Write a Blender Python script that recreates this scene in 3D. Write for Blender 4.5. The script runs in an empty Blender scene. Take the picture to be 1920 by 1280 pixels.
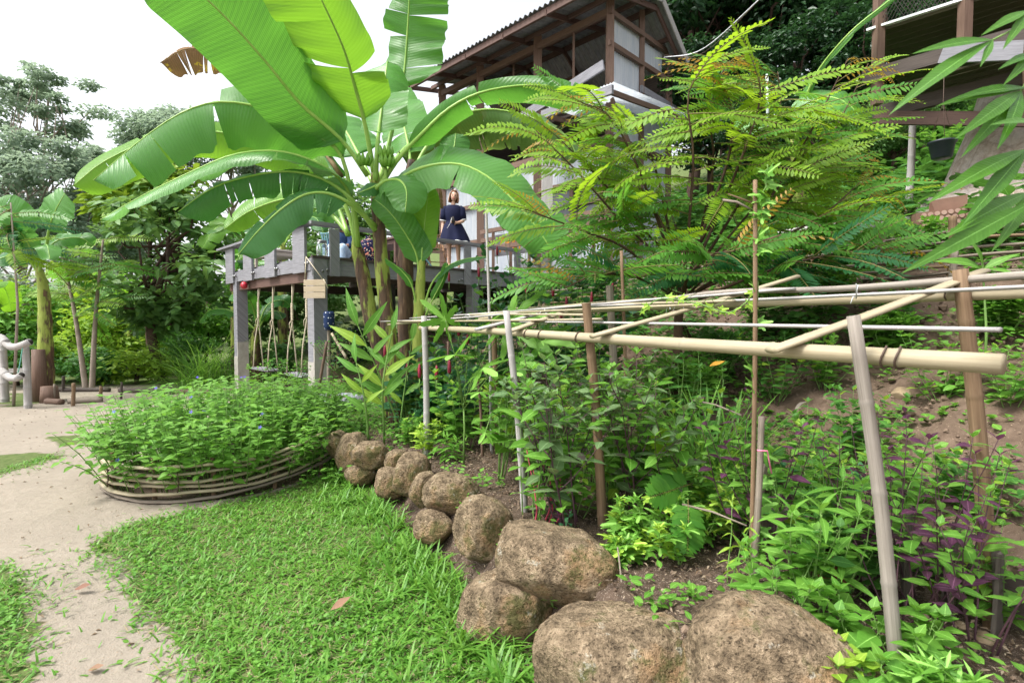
import bpy, math, random
import numpy as np
from mathutils import Vector, Matrix, noise
R = math.radians
SC = bpy.context.scene
COL = SC.collection
rng = np.random.default_rng(7)
random.seed(7)

# ------------------------------------------------------------------ camera, sky, sun, exposure
F, EYE = 1000.0, 1.5                      # focal length in photo pixels (1920 wide), eye height
PITCH = math.atan(37.0 / F)
cam_d = bpy.data.cameras.new('camera'); cam = bpy.data.objects.new('camera', cam_d); COL.objects.link(cam)
cam_d.sensor_width = 36.0; cam_d.lens = F / 1920 * 36
cam.location = (0, 0, EYE); cam.rotation_euler = (math.pi / 2 - PITCH, 0, 0)
cam_d.clip_start = 0.05; cam_d.clip_end = 3000
cam_d.dof.use_dof = True; cam_d.dof.focus_distance = 5.5; cam_d.dof.aperture_fstop = 6.3
SC.camera = cam
SUN_AZ, SUN_EL = R(-115), R(58)            # azimuth from +Y towards +X
W = bpy.data.worlds.new('World'); SC.world = W; W.use_nodes = True
nt = W.node_tree; nt.nodes.clear()
sky = nt.nodes.new('ShaderNodeTexSky'); sky.sky_type = 'NISHITA'; sky.sun_disc = False
sky.sun_elevation = SUN_EL; sky.sun_rotation = SUN_AZ
sky.air_density = 1.0; sky.dust_density = 4.0; sky.ozone_density = 1.0
hsv = nt.nodes.new('ShaderNodeHueSaturation'); hsv.inputs['Saturation'].default_value = 0.22
bg = nt.nodes.new('ShaderNodeBackground'); bg.inputs['Strength'].default_value = 0.15
wo = nt.nodes.new('ShaderNodeOutputWorld')
nt.links.new(sky.outputs[0], hsv.inputs['Color']); nt.links.new(hsv.outputs[0], bg.inputs['Color']); nt.links.new(bg.outputs[0], wo.inputs['Surface'])
sd = bpy.data.lights.new('sun', 'SUN'); sun = bpy.data.objects.new('sun', sd); COL.objects.link(sun)
sd.energy = 1.5; sd.angle = R(14); sd.color = (1.0, 0.96, 0.90)
sv = Vector((math.sin(SUN_AZ) * math.cos(SUN_EL), math.cos(SUN_AZ) * math.cos(SUN_EL), math.sin(SUN_EL)))
sun.rotation_euler = sv.to_track_quat('Z', 'Y').to_euler(); sun.location = (-8, 6, 25)
SC.view_settings.view_transform = 'Standard'; SC.view_settings.look = 'None'
SC.view_settings.exposure = 1.36; SC.view_settings.gamma = 1.0
SC.cycles.use_denoising = True
SC.cycles.max_bounces = 8; SC.cycles.transparent_max_bounces = 8
SC.cycles.sample_clamp_indirect = 8

# ------------------------------------------------------------------ geometry helpers
def P(px, py, d):
    """the world point that lies d metres ahead (world y) on the sight line of a photo pixel"""
    a = (px - 960) / F; b = (640 - py) / F
    c, s = math.cos(PITCH), math.sin(PITCH)
    v = Vector((a, c + b * s, -s + b * c))
    return Vector((0, 0, EYE)) + v * (d / v.y)
def sstep(a, b, x):
    t = np.clip((x - a) / (b - a), 0, 1); return t * t * (3 - 2 * t)
def qs(x, y):
    return .87 * (x + .08) + .5 * (y - 2.6), -.5 * (x + .08) + .87 * (y - 2.6)
def terr(x, y):
    x = np.asarray(x, float); y = np.asarray(y, float)
    q, s = qs(x, y)
    q = q + .05 * np.sin(1.9 * s + .5)
    h = .10 + np.clip((s - 3.4) * .55, 0, 1.6)
    z = .33 * sstep(-h, h, q - .20 - np.clip((s - 3.4) * .3, 0, 1))
    z = z + np.where(q < 1.8, 0, np.where(q < 4.7, .5 * (q - 1.8), np.where(q < 8, 1.45 + .3 * (q - 4.7), np.where(q < 50, 2.44 + .46 * (q - 8), 21.8 + .05 * (q - 50)))))
    z = z - .08 * np.exp(-((q - 1.55) / .35) ** 2) * (s < 5)
    return z
def tz(x, y): return float(terr(x, y))
def G(px, py, d0=1.2, d1=60):
    """first point on the terrain along a photo pixel's sight line"""
    d = d0
    while d < d1:
        p = P(px, py, d)
        if p.z <= tz(p.x, p.y): return Vector((p.x, p.y, tz(p.x, p.y)))
        d += .02 + d * .003
    p = P(px, py, d1); p.z = tz(p.x, p.y); return p
def GD(px, d, dz=0.0):
    """terrain point at photo column px, d metres ahead"""
    p = P(px, 603, d); return Vector((p.x, p.y, tz(p.x, p.y) + dz))

WL = {}
class MB:
    """collects shapes into one mesh; every vertex may carry rnd (a random number per piece) and luv"""
    def __init__(s): s.V = []; s.L = []; s.T = []; s.r = []; s.u = []; s.n = 0; s.m = []; s.cm = 0
    def add(s, V, faces, rnd=0.0, luv=None):
        V = np.asarray(V, float).reshape(-1, 3); k = len(V)
        s.V.append(V); s.L.append(np.concatenate([np.asarray(f) for f in faces]) + s.n); s.T.append(np.array([len(f) for f in faces]))
        s.r.append(np.full(k, rnd) if np.isscalar(rnd) else np.asarray(rnd))
        s.u.append(np.zeros((k, 2)) if luv is None else np.asarray(luv, float)); s.n += k
        s.m.append(np.full(len(faces), s.cm)); return s
    def inst(s, T, pos, X, Z, scl, rnd, wid=1.0):
        """many copies of template T: X = length axis, Z = face normal hint"""
        pos = np.asarray(pos, float).reshape(-1, 3); N = len(pos)
        if N == 0: return s
        X = np.broadcast_to(np.asarray(X, float), (N, 3)); Z = np.broadcast_to(np.asarray(Z, float), (N, 3))
        X = X / (np.linalg.norm(X, axis=1, keepdims=True) + 1e-9)
        Y = np.cross(Z, X); nn = np.linalg.norm(Y, axis=1, keepdims=True)
        Y = np.where(nn < 1e-4, np.cross(np.array([.3, .5, .8]), X), Y); Y = Y / (np.linalg.norm(Y, axis=1, keepdims=True) + 1e-9)
        Zn = np.cross(X, Y); scl = np.broadcast_to(np.asarray(scl, float), (N,)); wid = np.broadcast_to(np.asarray(wid, float), (N,))
        tv, tf, tu = T; k = len(tv)
        V = pos[:, None] + scl[:, None, None] * (tv[None, :, 0:1] * X[:, None] + (tv[None, :, 1:2] * wid[:, None, None]) * Y[:, None] + tv[None, :, 2:3] * Zn[:, None])
        loops = np.concatenate([np.asarray(f) for f in tf]); tot = np.array([len(f) for f in tf])
        s.V.append(V.reshape(-1, 3)); s.L.append((loops[None] + (np.arange(N) * k)[:, None] + s.n).ravel()); s.T.append(np.tile(tot, N))
        rnd = np.broadcast_to(np.asarray(rnd, float), (N,)); s.r.append(np.repeat(rnd, k)); s.u.append(np.tile(tu, (N, 1)))
        s.m.append(np.full(len(tf) * N, s.cm)); s.n += N * k; return s
    def box(s, c, size, ax=None, rnd=0.0, jit=0.0):
        c = np.array(c, float); h = np.array(size, float) / 2
        A = np.eye(3) if ax is None else np.array([list(a) for a in ax], float)
        V = np.array([[i, j, k] for i in (-1, 1) for j in (-1, 1) for k in (-1, 1)], float) * h
        if jit: V = V + rng.uniform(-jit, jit, V.shape)
        return s.add(c + V @ A, [(0, 1, 3, 2), (4, 6, 7, 5), (0, 4, 5, 1), (2, 3, 7, 6), (0, 2, 6, 4), (1, 5, 7, 3)], rnd, np.stack([V[:, 0], V[:, 1] * 1.0 + V[:, 2]], -1))
    def bar(s, a, b, w, h, up=(0, 0, 1), rnd=0.0, jit=0.0):
        a, b = Vector(a), Vector(b); x = (b - a); L = x.length; x = x / L
        y = Vector(up).cross(x)
        if y.length < 1e-3: y = Vector((1, 0, 0)).cross(x)
        y.normalize(); z = x.cross(y)
        return s.box((a + b) / 2, (L, w, h), (x, y, z), rnd, jit)
    def tube(s, pts, rad, n=8, rnd=0.0, cap=True, flat=1.0):
        pts = [Vector(p) for p in pts]; m = len(pts)
        rad = [rad] * m if np.isscalar(rad) else list(rad)
        V = []; U = []; prev = None; acc = 0
        for i, p in enumerate(pts):
            t = (pts[min(i + 1, m - 1)] - pts[max(i - 1, 0)]).normalized()
            if prev is None: prev = Vector((0, 0, 1)) if abs(t.z) < .9 else Vector((1, 0, 0))
            y = prev.cross(t); y.normalize(); x = t.cross(y); prev = x
            if i: acc += (p - pts[i - 1]).length
            for k in range(n):
                a = 2 * math.pi * k / n
                V.append(p + (x * math.cos(a) * flat + y * math.sin(a)) * rad[i]); U.append((acc, k / n))
        Fs = [(i * n + k, i * n + (k + 1) % n, (i + 1) * n + (k + 1) % n, (i + 1) * n + k) for i in range(m - 1) for k in range(n)]
        if cap: Fs += [tuple(range(n - 1, -1, -1)), tuple((m - 1) * n + k for k in range(n))]
        return s.add([list(v) for v in V], Fs, rnd, U)
    def build(s, name, mat, parent=None, smooth=True, kind=None):
        me = bpy.data.meshes.new(name)
        V = np.concatenate(s.V); L = np.concatenate(s.L).astype(np.int32); T = np.concatenate(s.T).astype(np.int32)
        off = np.array(WL.get(parent.name, (0, 0, 0))) if parent else np.zeros(3)
        me.vertices.add(len(V)); me.vertices.foreach_set('co', (V - off).ravel())
        me.loops.add(len(L)); me.loops.foreach_set('vertex_index', L)
        me.polygons.add(len(T)); st = np.concatenate([[0], np.cumsum(T)[:-1]]).astype(np.int32)
        me.polygons.foreach_set('loop_start', st); me.polygons.foreach_set('loop_total', T)
        me.polygons.foreach_set('use_smooth', np.full(len(T), smooth))
        mats = mat if isinstance(mat, (list, tuple)) else [mat]
        for q in mats: me.materials.append(q)
        if len(mats) > 1: me.polygons.foreach_set('material_index', np.concatenate(s.m).astype(np.int32))
        a = me.attributes.new('rnd', 'FLOAT', 'POINT'); a.data.foreach_set('value', np.concatenate(s.r).astype(np.float32))
        b = me.attributes.new('luv', 'FLOAT2', 'POINT'); b.data.foreach_set('vector', np.concatenate(s.u).astype(np.float32).ravel())
        me.update(calc_edges=True)
        o = bpy.data.objects.new(name, me); COL.objects.link(o)
        if parent: o.parent = parent; WL[o.name] = tuple(off)
        if kind: o['kind'] = kind
        return o
def thing(name, label, cat, loc=(0, 0, 0), group=None):
    o = bpy.data.objects.new(name, None); COL.objects.link(o); o.location = loc; o.empty_display_size = .1
    WL[o.name] = tuple(loc); return tag(o, label, cat, group)
def tag(o, label=None, cat=None, group=None, kind=None):
    if label: o['label'] = label
    if cat: o['category'] = cat
    if group: o['group'] = group
    if kind: o['kind'] = kind
    return o
def mkobj(name, mesh, parent, M, label=None):
    """another object that shares mesh data, placed by world matrix M under an unrotated parent"""
    o = bpy.data.objects.new(name, mesh); COL.objects.link(o)
    if parent:
        o.parent = parent; M = Matrix.Translation(-Vector(WL[parent.name])) @ M
    o.matrix_basis = M; return o
def frame(pos, X, Z, scl=1.0, wid=1.0):
    X = Vector(X).normalized(); Y = Vector(Z).cross(X)
    if Y.length < 1e-4: Y = Vector((.3, .5, .8)).cross(X)
    Y.normalize(); Zn = X.cross(Y)
    M = Matrix((X * scl, Y * scl * wid, Zn * scl)).transposed().to_4x4(); M.translation = Vector(pos); return M
def spline(pts, n):
    pts = np.array([list(p) for p in pts], float); m = len(pts)
    E = np.vstack([2 * pts[0] - pts[1], pts, 2 * pts[-1] - pts[-2]])
    out = []
    for t in np.linspace(0, m - 1, n):
        i = min(int(t), m - 2); f = t - i; a, b, c, d = E[i:i + 4]
        out.append(.5 * (2 * b + (c - a) * f + (2 * a - 5 * b + 4 * c - d) * f * f + (3 * b - a - 3 * c + d) * f ** 3))
    return np.array(out)

# leaf templates: x runs 0..1 along the leaf
def T_leaf(n=4, w=.4, peak=.4, fold=.18, droop=.25, serr=0.0):
    V = []; U = []; F_ = []
    for i in range(n + 1):
        t = i / n
        pw = (t / peak) ** .75 if t < peak else ((1 - t) / (1 - peak)) ** .8
        h = w / 2 * max(pw, 0) * (1 + serr * (-1) ** i)
        z = -droop * t * t
        if i in (0, n): V.append((t, 0, z)); U.append((t, .5))
        else:
            V += [(t, -h, z + fold * h), (t, 0, z), (t, h, z + fold * h)]; U += [(t, 0), (t, .5), (t, 1)]
    def ix(i, c):
        if i == 0: return 0
        if i == n: return len(V) - 1
        return 1 + (i - 1) * 3 + c
    for i in range(n):
        for c in (0, 1):
            f = [ix(i, c), ix(i + 1, c), ix(i + 1, c + 1), ix(i, c + 1)]
            g = []
            for k in f:
                if k not in g: g.append(k)
            F_.append(tuple(g[::-1]))
    return np.array(V), F_, np.array(U)
def T_blade(n=3, w=.1, droop=.5):
    V = []; U = []; F_ = []
    for i in range(n):
        t = i / n; h = w / 2 * (1 - .45 * t); V += [(t, -h, -droop * t * t), (t, h, -droop * t * t)]; U += [(t, 0), (t, 1)]
    V.append((1, 0, -droop)); U.append((1, .5))
    for i in range(n - 1): F_.append((2 * i, 2 * i + 2, 2 * i + 3, 2 * i + 1)[::-1])
    F_.append((2 * n - 2, 2 * n, 2 * n - 1)[::-1])
    return np.array(V), F_, np.array(U)
def T_diamond(w=.5, fold=.12):
    return np.array([(0, 0, 0), (.45, -w / 2, fold), (1, 0, -.08), (.45, w / 2, fold)]), [(0, 1, 2), (0, 2, 3)], np.array([(0, .5), (.5, 0), (1, .5), (.5, 1)])
def T_lobed(lobes=5, inner=.45, spread=R(250), tooth=.1, droop=.2, mid=1.0):
    """palmate leaf: stalk joins at the origin, middle lobe along x"""
    V = [(0, 0, 0)]; U = [(0, .5)]
    for i in range(lobes):
        a = (i / (lobes - 1) - .5) * spread; Lg = mid * (1 - .28 * abs(i / (lobes - 1) - .5) * 2); da = spread / (lobes - 1)
        seq = [(-.5, inner * .9), (-.28, Lg * .62), (-.2, Lg * .56), (-.12, Lg * .86), (0, Lg), (.12, Lg * .86), (.2, Lg * .56), (.28, Lg * .62)] if tooth else [(-.5, inner * .9), (-.18, Lg * .6), (0, Lg), (.18, Lg * .6)]
        for k, rr in seq:
            b = a + k * da; V.append((rr * math.cos(b), rr * math.sin(b), -droop * rr * rr)); U.append((rr, .5 + b / 7))
    a = spread / 2 * (1 + 1 / (lobes - 1)); V.append((inner * .5 * math.cos(a), inner * .5 * math.sin(a), 0)); U.append((.2, 1))
    return np.array(V), [(0, i, i + 1) for i in range(1, len(V) - 1)], np.array(U)

# ------------------------------------------------------------------ materials
def mat(name):
    m = bpy.data.materials.new(name); m.use_nodes = True; n = m.node_tree.nodes; n.clear(); return m, n, m.node_tree.links
def _n(N, t, **kw):
    x = N.new(t)
    for k, v in kw.items():
        if hasattr(x, k): setattr(x, k, v)
        else: x.inputs[k].default_value = v
    return x
def rgba(c): return (*c, 1)
def mixc(N, Lk, fac, a, b, mode='MIX'):
    m = N.new('ShaderNodeMix'); m.data_type = 'RGBA'; m.blend_type = mode
    for sock, v in ((0, fac), (6, a), (7, b)):
        if isinstance(v, bpy.types.NodeSocket): Lk.new(v, m.inputs[sock])
        elif isinstance(v, (tuple, list)): m.inputs[sock].default_value = rgba(v)
        else: m.inputs[sock].default_value = v
    return m.outputs[2]
def noise_tex(N, Lk, scale, detail=4, rough=.6, vec=None, coords='Object', stretch=None):
    t = _n(N, 'ShaderNodeTexNoise'); t.inputs['Scale'].default_value = scale; t.inputs['Detail'].default_value = detail; t.inputs['Roughness'].default_value = rough
    if vec is None:
        c = N.new('ShaderNodeTexCoord'); vec = c.outputs[coords]
    if stretch:
        mp = N.new('ShaderNodeMapping'); mp.inputs['Scale'].default_value = stretch; Lk.new(vec, mp.inputs[0]); vec = mp.outputs[0]
    Lk.new(vec, t.inputs['Vector']); return t.outputs['Fac']
def ramp(N, Lk, fac, stops):
    r = N.new('ShaderNodeValToRGB'); e = r.color_ramp.elements
    while len(e) < len(stops): e.new(.5)
    for k, (p, c) in zip(e, stops): k.position = p; k.color = rgba(c)
    Lk.new(fac, r.inputs[0]); return r.outputs[0]
def attr(N, name, out='Fac'):
    a = N.new('ShaderNodeAttribute'); a.attribute_name = name; return a.outputs[out]
def math_n(N, Lk, op, a, b=None):
    m = N.new('ShaderNodeMath'); m.operation = op
    for i, v in enumerate((a, b)):
        if v is None: continue
        if isinstance(v, bpy.types.NodeSocket): Lk.new(v, m.inputs[i])
        else: m.inputs[i].default_value = v
    return m.outputs[0]
def bump(N, Lk, h, strength=.4, dist=.02):
    b = N.new('ShaderNodeBump'); b.inputs['Strength'].default_value = strength; b.inputs['Distance'].default_value = dist; Lk.new(h, b.inputs['Height']); return b.outputs[0]
def finish(N, Lk, col, rough=.7, spec=.3, normal=None, metal=0.0):
    p = N.new('ShaderNodeBsdfPrincipled'); o = N.new('ShaderNodeOutputMaterial')
    if isinstance(col, bpy.types.NodeSocket): Lk.new(col, p.inputs['Base Color'])
    else: p.inputs['Base Color'].default_value = rgba(col)
    if isinstance(rough, bpy.types.NodeSocket): Lk.new(rough, p.inputs['Roughness'])
    else: p.inputs['Roughness'].default_value = rough
    p.inputs['Specular IOR Level'].default_value = spec; p.inputs['Metallic'].default_value = metal
    if normal is not None: Lk.new(normal, p.inputs['Normal'])
    Lk.new(p.outputs[0], o.inputs[0]); return p
def leaf_mat(name, a, b, trans=.35, tcol=None, rough=.42, spec=.4, back=None, veins=0.0, spots=None, nscale=9.0):
    """leaf: colour a..b by the piece's random number, two sided, lets light through"""
    m, N, Lk = mat(name)
    c = mixc(N, Lk, attr(N, 'rnd'), a, b)
    nz = noise_tex(N, Lk, nscale, 3)
    c = mixc(N, Lk, math_n(N, Lk, 'MULTIPLY', nz, .5), c, tuple(min(1, v * .55) for v in a))
    nrm = None
    if veins:
        sx = N.new('ShaderNodeSeparateXYZ'); Lk.new(attr(N, 'luv', 'Vector'), sx.inputs[0])
        d = math_n(N, Lk, 'ABSOLUTE', math_n(N, Lk, 'SUBTRACT', sx.outputs[1], .5))
        ph = math_n(N, Lk, 'ADD', math_n(N, Lk, 'MULTIPLY', sx.outputs[0], veins), math_n(N, Lk, 'MULTIPLY', d, veins * -.12))
        w = math_n(N, Lk, 'SINE', math_n(N, Lk, 'MULTIPLY', ph, 6.283))
        w2 = math_n(N, Lk, 'SINE', math_n(N, Lk, 'MULTIPLY', ph, 6.283 * 3.37))
        ws = math_n(N, Lk, 'ADD', math_n(N, Lk, 'MULTIPLY', w, .6), math_n(N, Lk, 'MULTIPLY', w2, .4))
        c = mixc(N, Lk, math_n(N, Lk, 'MULTIPLY', math_n(N, Lk, 'ADD', ws, 1), .10 if veins > 15 else .05), c, tuple(min(1, v * 1.5) for v in b))
        mid = math_n(N, Lk, 'LESS_THAN', d, .022)
        c = mixc(N, Lk, mid, c, tuple(min(1, v * 1.6 + .05) for v in b))
        nrm = bump(N, Lk, ws, .35 if veins > 15 else .12, .01 if veins > 15 else .004)
        if veins > 15:                                              # browned, frayed margin
            en = noise_tex(N, Lk, 11, 4, .7); ed = math_n(N, Lk, 'GREATER_THAN', math_n(N, Lk, 'ADD', d, math_n(N, Lk, 'MULTIPLY', math_n(N, Lk, 'SUBTRACT', en, .5), .10)), .505)
            c = mixc(N, Lk, ed, c, (.34, .24, .07))
    if spots:
        sp = noise_tex(N, Lk, spots[1], 5, .7); sp = math_n(N, Lk, 'GREATER_THAN', sp, spots[2]); c = mixc(N, Lk, sp, c, spots[0])
    if back is not None:
        g = N.new('ShaderNodeNewGeometry'); c = mixc(N, Lk, math_n(N, Lk, 'MULTIPLY', g.outputs['Backfacing'], .8), c, back)
    p = finish(N, Lk, c, rough, spec, nrm)
    t = N.new('ShaderNodeBsdfTranslucent')
    if tcol is None: tcol = (b[0] * 1.9 + .02, b[1] * 1.6 + .02, b[2] * .9)
    Lk.new(mixc(N, Lk, .55, c, tcol), t.inputs['Color'])
    if nrm: Lk.new(nrm, t.inputs['Normal'])
    mx = N.new('ShaderNodeMixShader'); mx.inputs[0].default_value = trans
    o = [x for x in N if x.type == 'OUTPUT_MATERIAL'][0]
    Lk.new(p.outputs[0], mx.inputs[1]); Lk.new(t.outputs[0], mx.inputs[2]); Lk.new(mx.outputs[0], o.inputs[0])
    return m
def wood_mat(name, a, b, stretch=None, rough=.75, dirt=None, bs=.35, grain=(2.2, 34, 1)):
    m, N, Lk = mat(name); oi = N.new('ShaderNodeObjectInfo'); va = N.new('ShaderNodeVectorMath'); va.operation = 'ADD'
    Lk.new(attr(N, 'luv', 'Vector'), va.inputs[0]); Lk.new(oi.outputs['Random'], va.inputs[1])
    x = noise_tex(N, Lk, 1.6, 7, .7, va.outputs[0], stretch=grain); y = noise_tex(N, Lk, 2.3, 4)
    c = ramp(N, Lk, x, [(.33, a), (.66, b)])
    c = mixc(N, Lk, ramp(N, Lk, x, [(.28, (.8, .8, .8)), (.36, (0, 0, 0))]), c, tuple(v * .35 for v in a))
    c = mixc(N, Lk, math_n(N, Lk, 'MULTIPLY', y, .5), c, dirt or tuple(v * .55 for v in a))
    c = mixc(N, Lk, math_n(N, Lk, 'MULTIPLY', attr(N, 'rnd'), .45), c, tuple(v * .6 for v in b))
    finish(N, Lk, c, rough, .25, bump(N, Lk, x, bs, .01)); return m
def plain_mat(name, a, b=None, scale=6.0, rough=.6, spec=.3, bs=.1, metal=0.0):
    m, N, Lk = mat(name); x = noise_tex(N, Lk, scale, 4)
    c = ramp(N, Lk, x, [(.3, a), (.7, b or tuple(v * .8 for v in a))])
    finish(N, Lk, c, rough, spec, bump(N, Lk, x, bs, .01), metal); return m

M = {}
M['bamboo'] = wood_mat('bamboo_pale', (.30, .25, .155), (.50, .44, .31), None, .5, (.22, .17, .10), .12, (1.5, 9, 1))
M['bamboo_grey'] = wood_mat('bamboo_grey', (.17, .135, .10), (.35, .30, .245), None, .7, (.10, .075, .055), .4, (1.5, 12, 1))
M['bamboo_brown'] = wood_mat('bamboo_brown', (.15, .09, .05), (.31, .21, .125), None, .7, (.08, .055, .035), .4, (1.5, 12, 1))
M['wood_grey'] = wood_mat('wood_grey', (.17, .17, .19), (.33, .33, .36), (3, 3, 30), .7, (.10, .095, .10))
M['wood_dark'] = wood_mat('wood_dark', (.05, .04, .035), (.12, .095, .08), (3, 3, 20), .7)
M['wood_brown'] = wood_mat('wood_brown', (.12, .072, .052), (.23, .15, .112), (3, 3, 20), .65)
M['wood_red'] = wood_mat('wood_red', (.095, .055, .045), (.18, .11, .09), (3, 3, 20), .65)
M['wood_pale'] = wood_mat('wood_pale', (.42, .33, .23), (.62, .52, .39), (20, 3, 3), .7, (.24, .17, .11))
M['wood_silver'] = wood_mat('wood_silver', (.34, .32, .31), (.55, .53, .51), (3, 3, 25), .75, (.2, .18, .17))
M['wood_mud'] = wood_mat('wood_mud', (.085, .072, .06), (.22, .19, .16), None, .85, (.06, .045, .035), .5)
M['concrete'] = plain_mat('concrete', (.42, .40, .36), (.30, .28, .25), 9, .85, .2, .3)
M['rope'] = plain_mat('rope', (.62, .55, .43), (.45, .38, .28), 60, .85, .1, .5)
M['metal'] = plain_mat('bolt_metal', (.35, .35, .36), (.2, .2, .2), 20, .35, .5, .1, .8)
M['dark'] = plain_mat('dark_shell', (.025, .022, .02), (.04, .035, .03), 4, .8)
M['string'] = plain_mat('plastic_string', (.75, .76, .78), (.6, .62, .66), 30, .5)
M['wire'] = plain_mat('wire', (.12, .08, .06), (.06, .04, .03), 30, .6)

def ground_material():
    m, N, Lk = mat('ground_soil')
    n1 = noise_tex(N, Lk, 1.3, 5, .6); n2 = noise_tex(N, Lk, 14, 6, .7); n3 = noise_tex(N, Lk, 95, 3, .6); n4 = noise_tex(N, Lk, 260, 2, .6)
    sand = ramp(N, Lk, n2, [(.3, (.26, .225, .18)), (.7, (.38, .335, .275))]); sand = mixc(N, Lk, math_n(N, Lk, 'MULTIPLY', n1, .55), sand, (.215, .18, .138))
    n0 = noise_tex(N, Lk, .55, 4, .65); sand = mixc(N, Lk, ramp(N, Lk, n0, [(.42, (.55, .55, .55)), (.6, (0, 0, 0))]), sand, (.23, .2, .16))
    sand = mixc(N, Lk, math_n(N, Lk, 'GREATER_THAN', n3, .66), sand, (.30, .22, .15))
    soil = ramp(N, Lk, n2, [(.3, (.042, .030, .022)), (.7, (.12, .085, .062))])
    soil = mixc(N, Lk, math_n(N, Lk, 'GREATER_THAN', n3, .64), soil, (.30, .24, .19))
    soil = mixc(N, Lk, math_n(N, Lk, 'GREATER_THAN', n4, .67), soil, (.42, .37, .31))
    clay = ramp(N, Lk, n2, [(.3, (.085, .058, .041)), (.7, (.19, .137, .10))]); clay = mixc(N, Lk, math_n(N, Lk, 'MULTIPLY', n1, .6), clay, (.085, .058, .042))
    clay = mixc(N, Lk, math_n(N, Lk, 'GREATER_THAN', n3, .68), clay, (.36, .27, .19))
    turf = ramp(N, Lk, n2, [(.3, (.05, .085, .022)), (.7, (.14, .17, .06))])
    a = N.new('ShaderNodeAttribute'); a.attribute_name = 'zone'; sp = N.new('ShaderNodeSeparateColor'); Lk.new(a.outputs['Color'], sp.inputs[0])
    wob = math_n(N, Lk, 'MULTIPLY', math_n(N, Lk, 'SUBTRACT', n2, .5), .9)
    def msk(s):
        q = N.new('ShaderNodeMapRange'); q.inputs[1].default_value = .3; q.inputs[2].default_value = .7; Lk.new(math_n(N, Lk, 'ADD', s, wob), q.inputs[0]); return q.outputs[0]
    c = mixc(N, Lk, msk(sp.outputs[1]), clay, turf); c = mixc(N, Lk, msk(sp.outputs[2]), c, soil); c = mixc(N, Lk, msk(sp.outputs[0]), c, sand)
    hh = math_n(N, Lk, 'ADD', n2, math_n(N, Lk, 'MULTIPLY', n3, .35))
    finish(N, Lk, c, .92, .12, bump(N, Lk, hh, .55, .03)); return m
M['ground'] = ground_material()
def rock_material():
    m, N, Lk = mat('rock')
    n0 = noise_tex(N, Lk, 4.5, 4, .6); n1 = noise_tex(N, Lk, 3.2, 5); n2 = noise_tex(N, Lk, 17, 6, .75); n3 = noise_tex(N, Lk, 75, 3, .7)
    f = math_n(N, Lk, 'ADD', math_n(N, Lk, 'MULTIPLY', n0, .35), math_n(N, Lk, 'ADD', math_n(N, Lk, 'MULTIPLY', n2, .4), math_n(N, Lk, 'MULTIPLY', n3, .25)))
    c = ramp(N, Lk, f, [(.38, (.07, .052, .034)), (.48, (.24, .18, .115)), (.56, (.42, .32, .21)), (.66, (.60, .49, .35))])
    c = mixc(N, Lk, ramp(N, Lk, n1, [(.52, (0, 0, 0)), (.62, (.55, .55, .55))]), c, (.42, .25, .12))
    mo = noise_tex(N, Lk, 4.0, 7, .75); c = mixc(N, Lk, ramp(N, Lk, mo, [(.52, (0, 0, 0)), (.60, (.8, .8, .8))]), c, (.085, .10, .03))
    li = noise_tex(N, Lk, 9.0, 5, .7); c = mixc(N, Lk, ramp(N, Lk, li, [(.62, (0, 0, 0)), (.67, (.6, .6, .6))]), c, (.50, .49, .42))
    c = mixc(N, Lk, math_n(N, Lk, 'MULTIPLY', math_n(N, Lk, 'LESS_THAN', n3, .38), .7), c, (.05, .037, .024))
    h = math_n(N, Lk, 'ADD', n2, math_n(N, Lk, 'MULTIPLY', n3, .6))
    finish(N, Lk, c, .92, .12, bump(N, Lk, h, 1.0, .045)); return m
M['rock'] = rock_material()
def corr_material(name, a, b, trans):
    m, N, Lk = mat(name); n1 = noise_tex(N, Lk, 1.2, 4); n2 = noise_tex(N, Lk, 9, 4, .6, stretch=(1, 1, .12))
    c = ramp(N, Lk, n2, [(.3, a), (.7, b)]); c = mixc(N, Lk, math_n(N, Lk, 'MULTIPLY', n1, .35), c, tuple(v * .7 for v in a))
    p = finish(N, Lk, c, .35, .4)
    if trans:
        t = N.new('ShaderNodeBsdfTranslucent'); Lk.new(c, t.inputs[0]); mx = N.new('ShaderNodeMixShader'); mx.inputs[0].default_value = trans
        o = [x for x in N if x.type == 'OUTPUT_MATERIAL'][0]; Lk.new(p.outputs[0], mx.inputs[1]); Lk.new(t.outputs[0], mx.inputs[2]); Lk.new(mx.outputs[0], o.inputs[0])
    return m
M['roof'] = corr_material('roof_sheet_grey', (.20, .20, .21), (.34, .34, .34), 0)
M['plastic'] = corr_material('plastic_sheet', (.62, .68, .76), (.82, .85, .88), .45)

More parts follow.
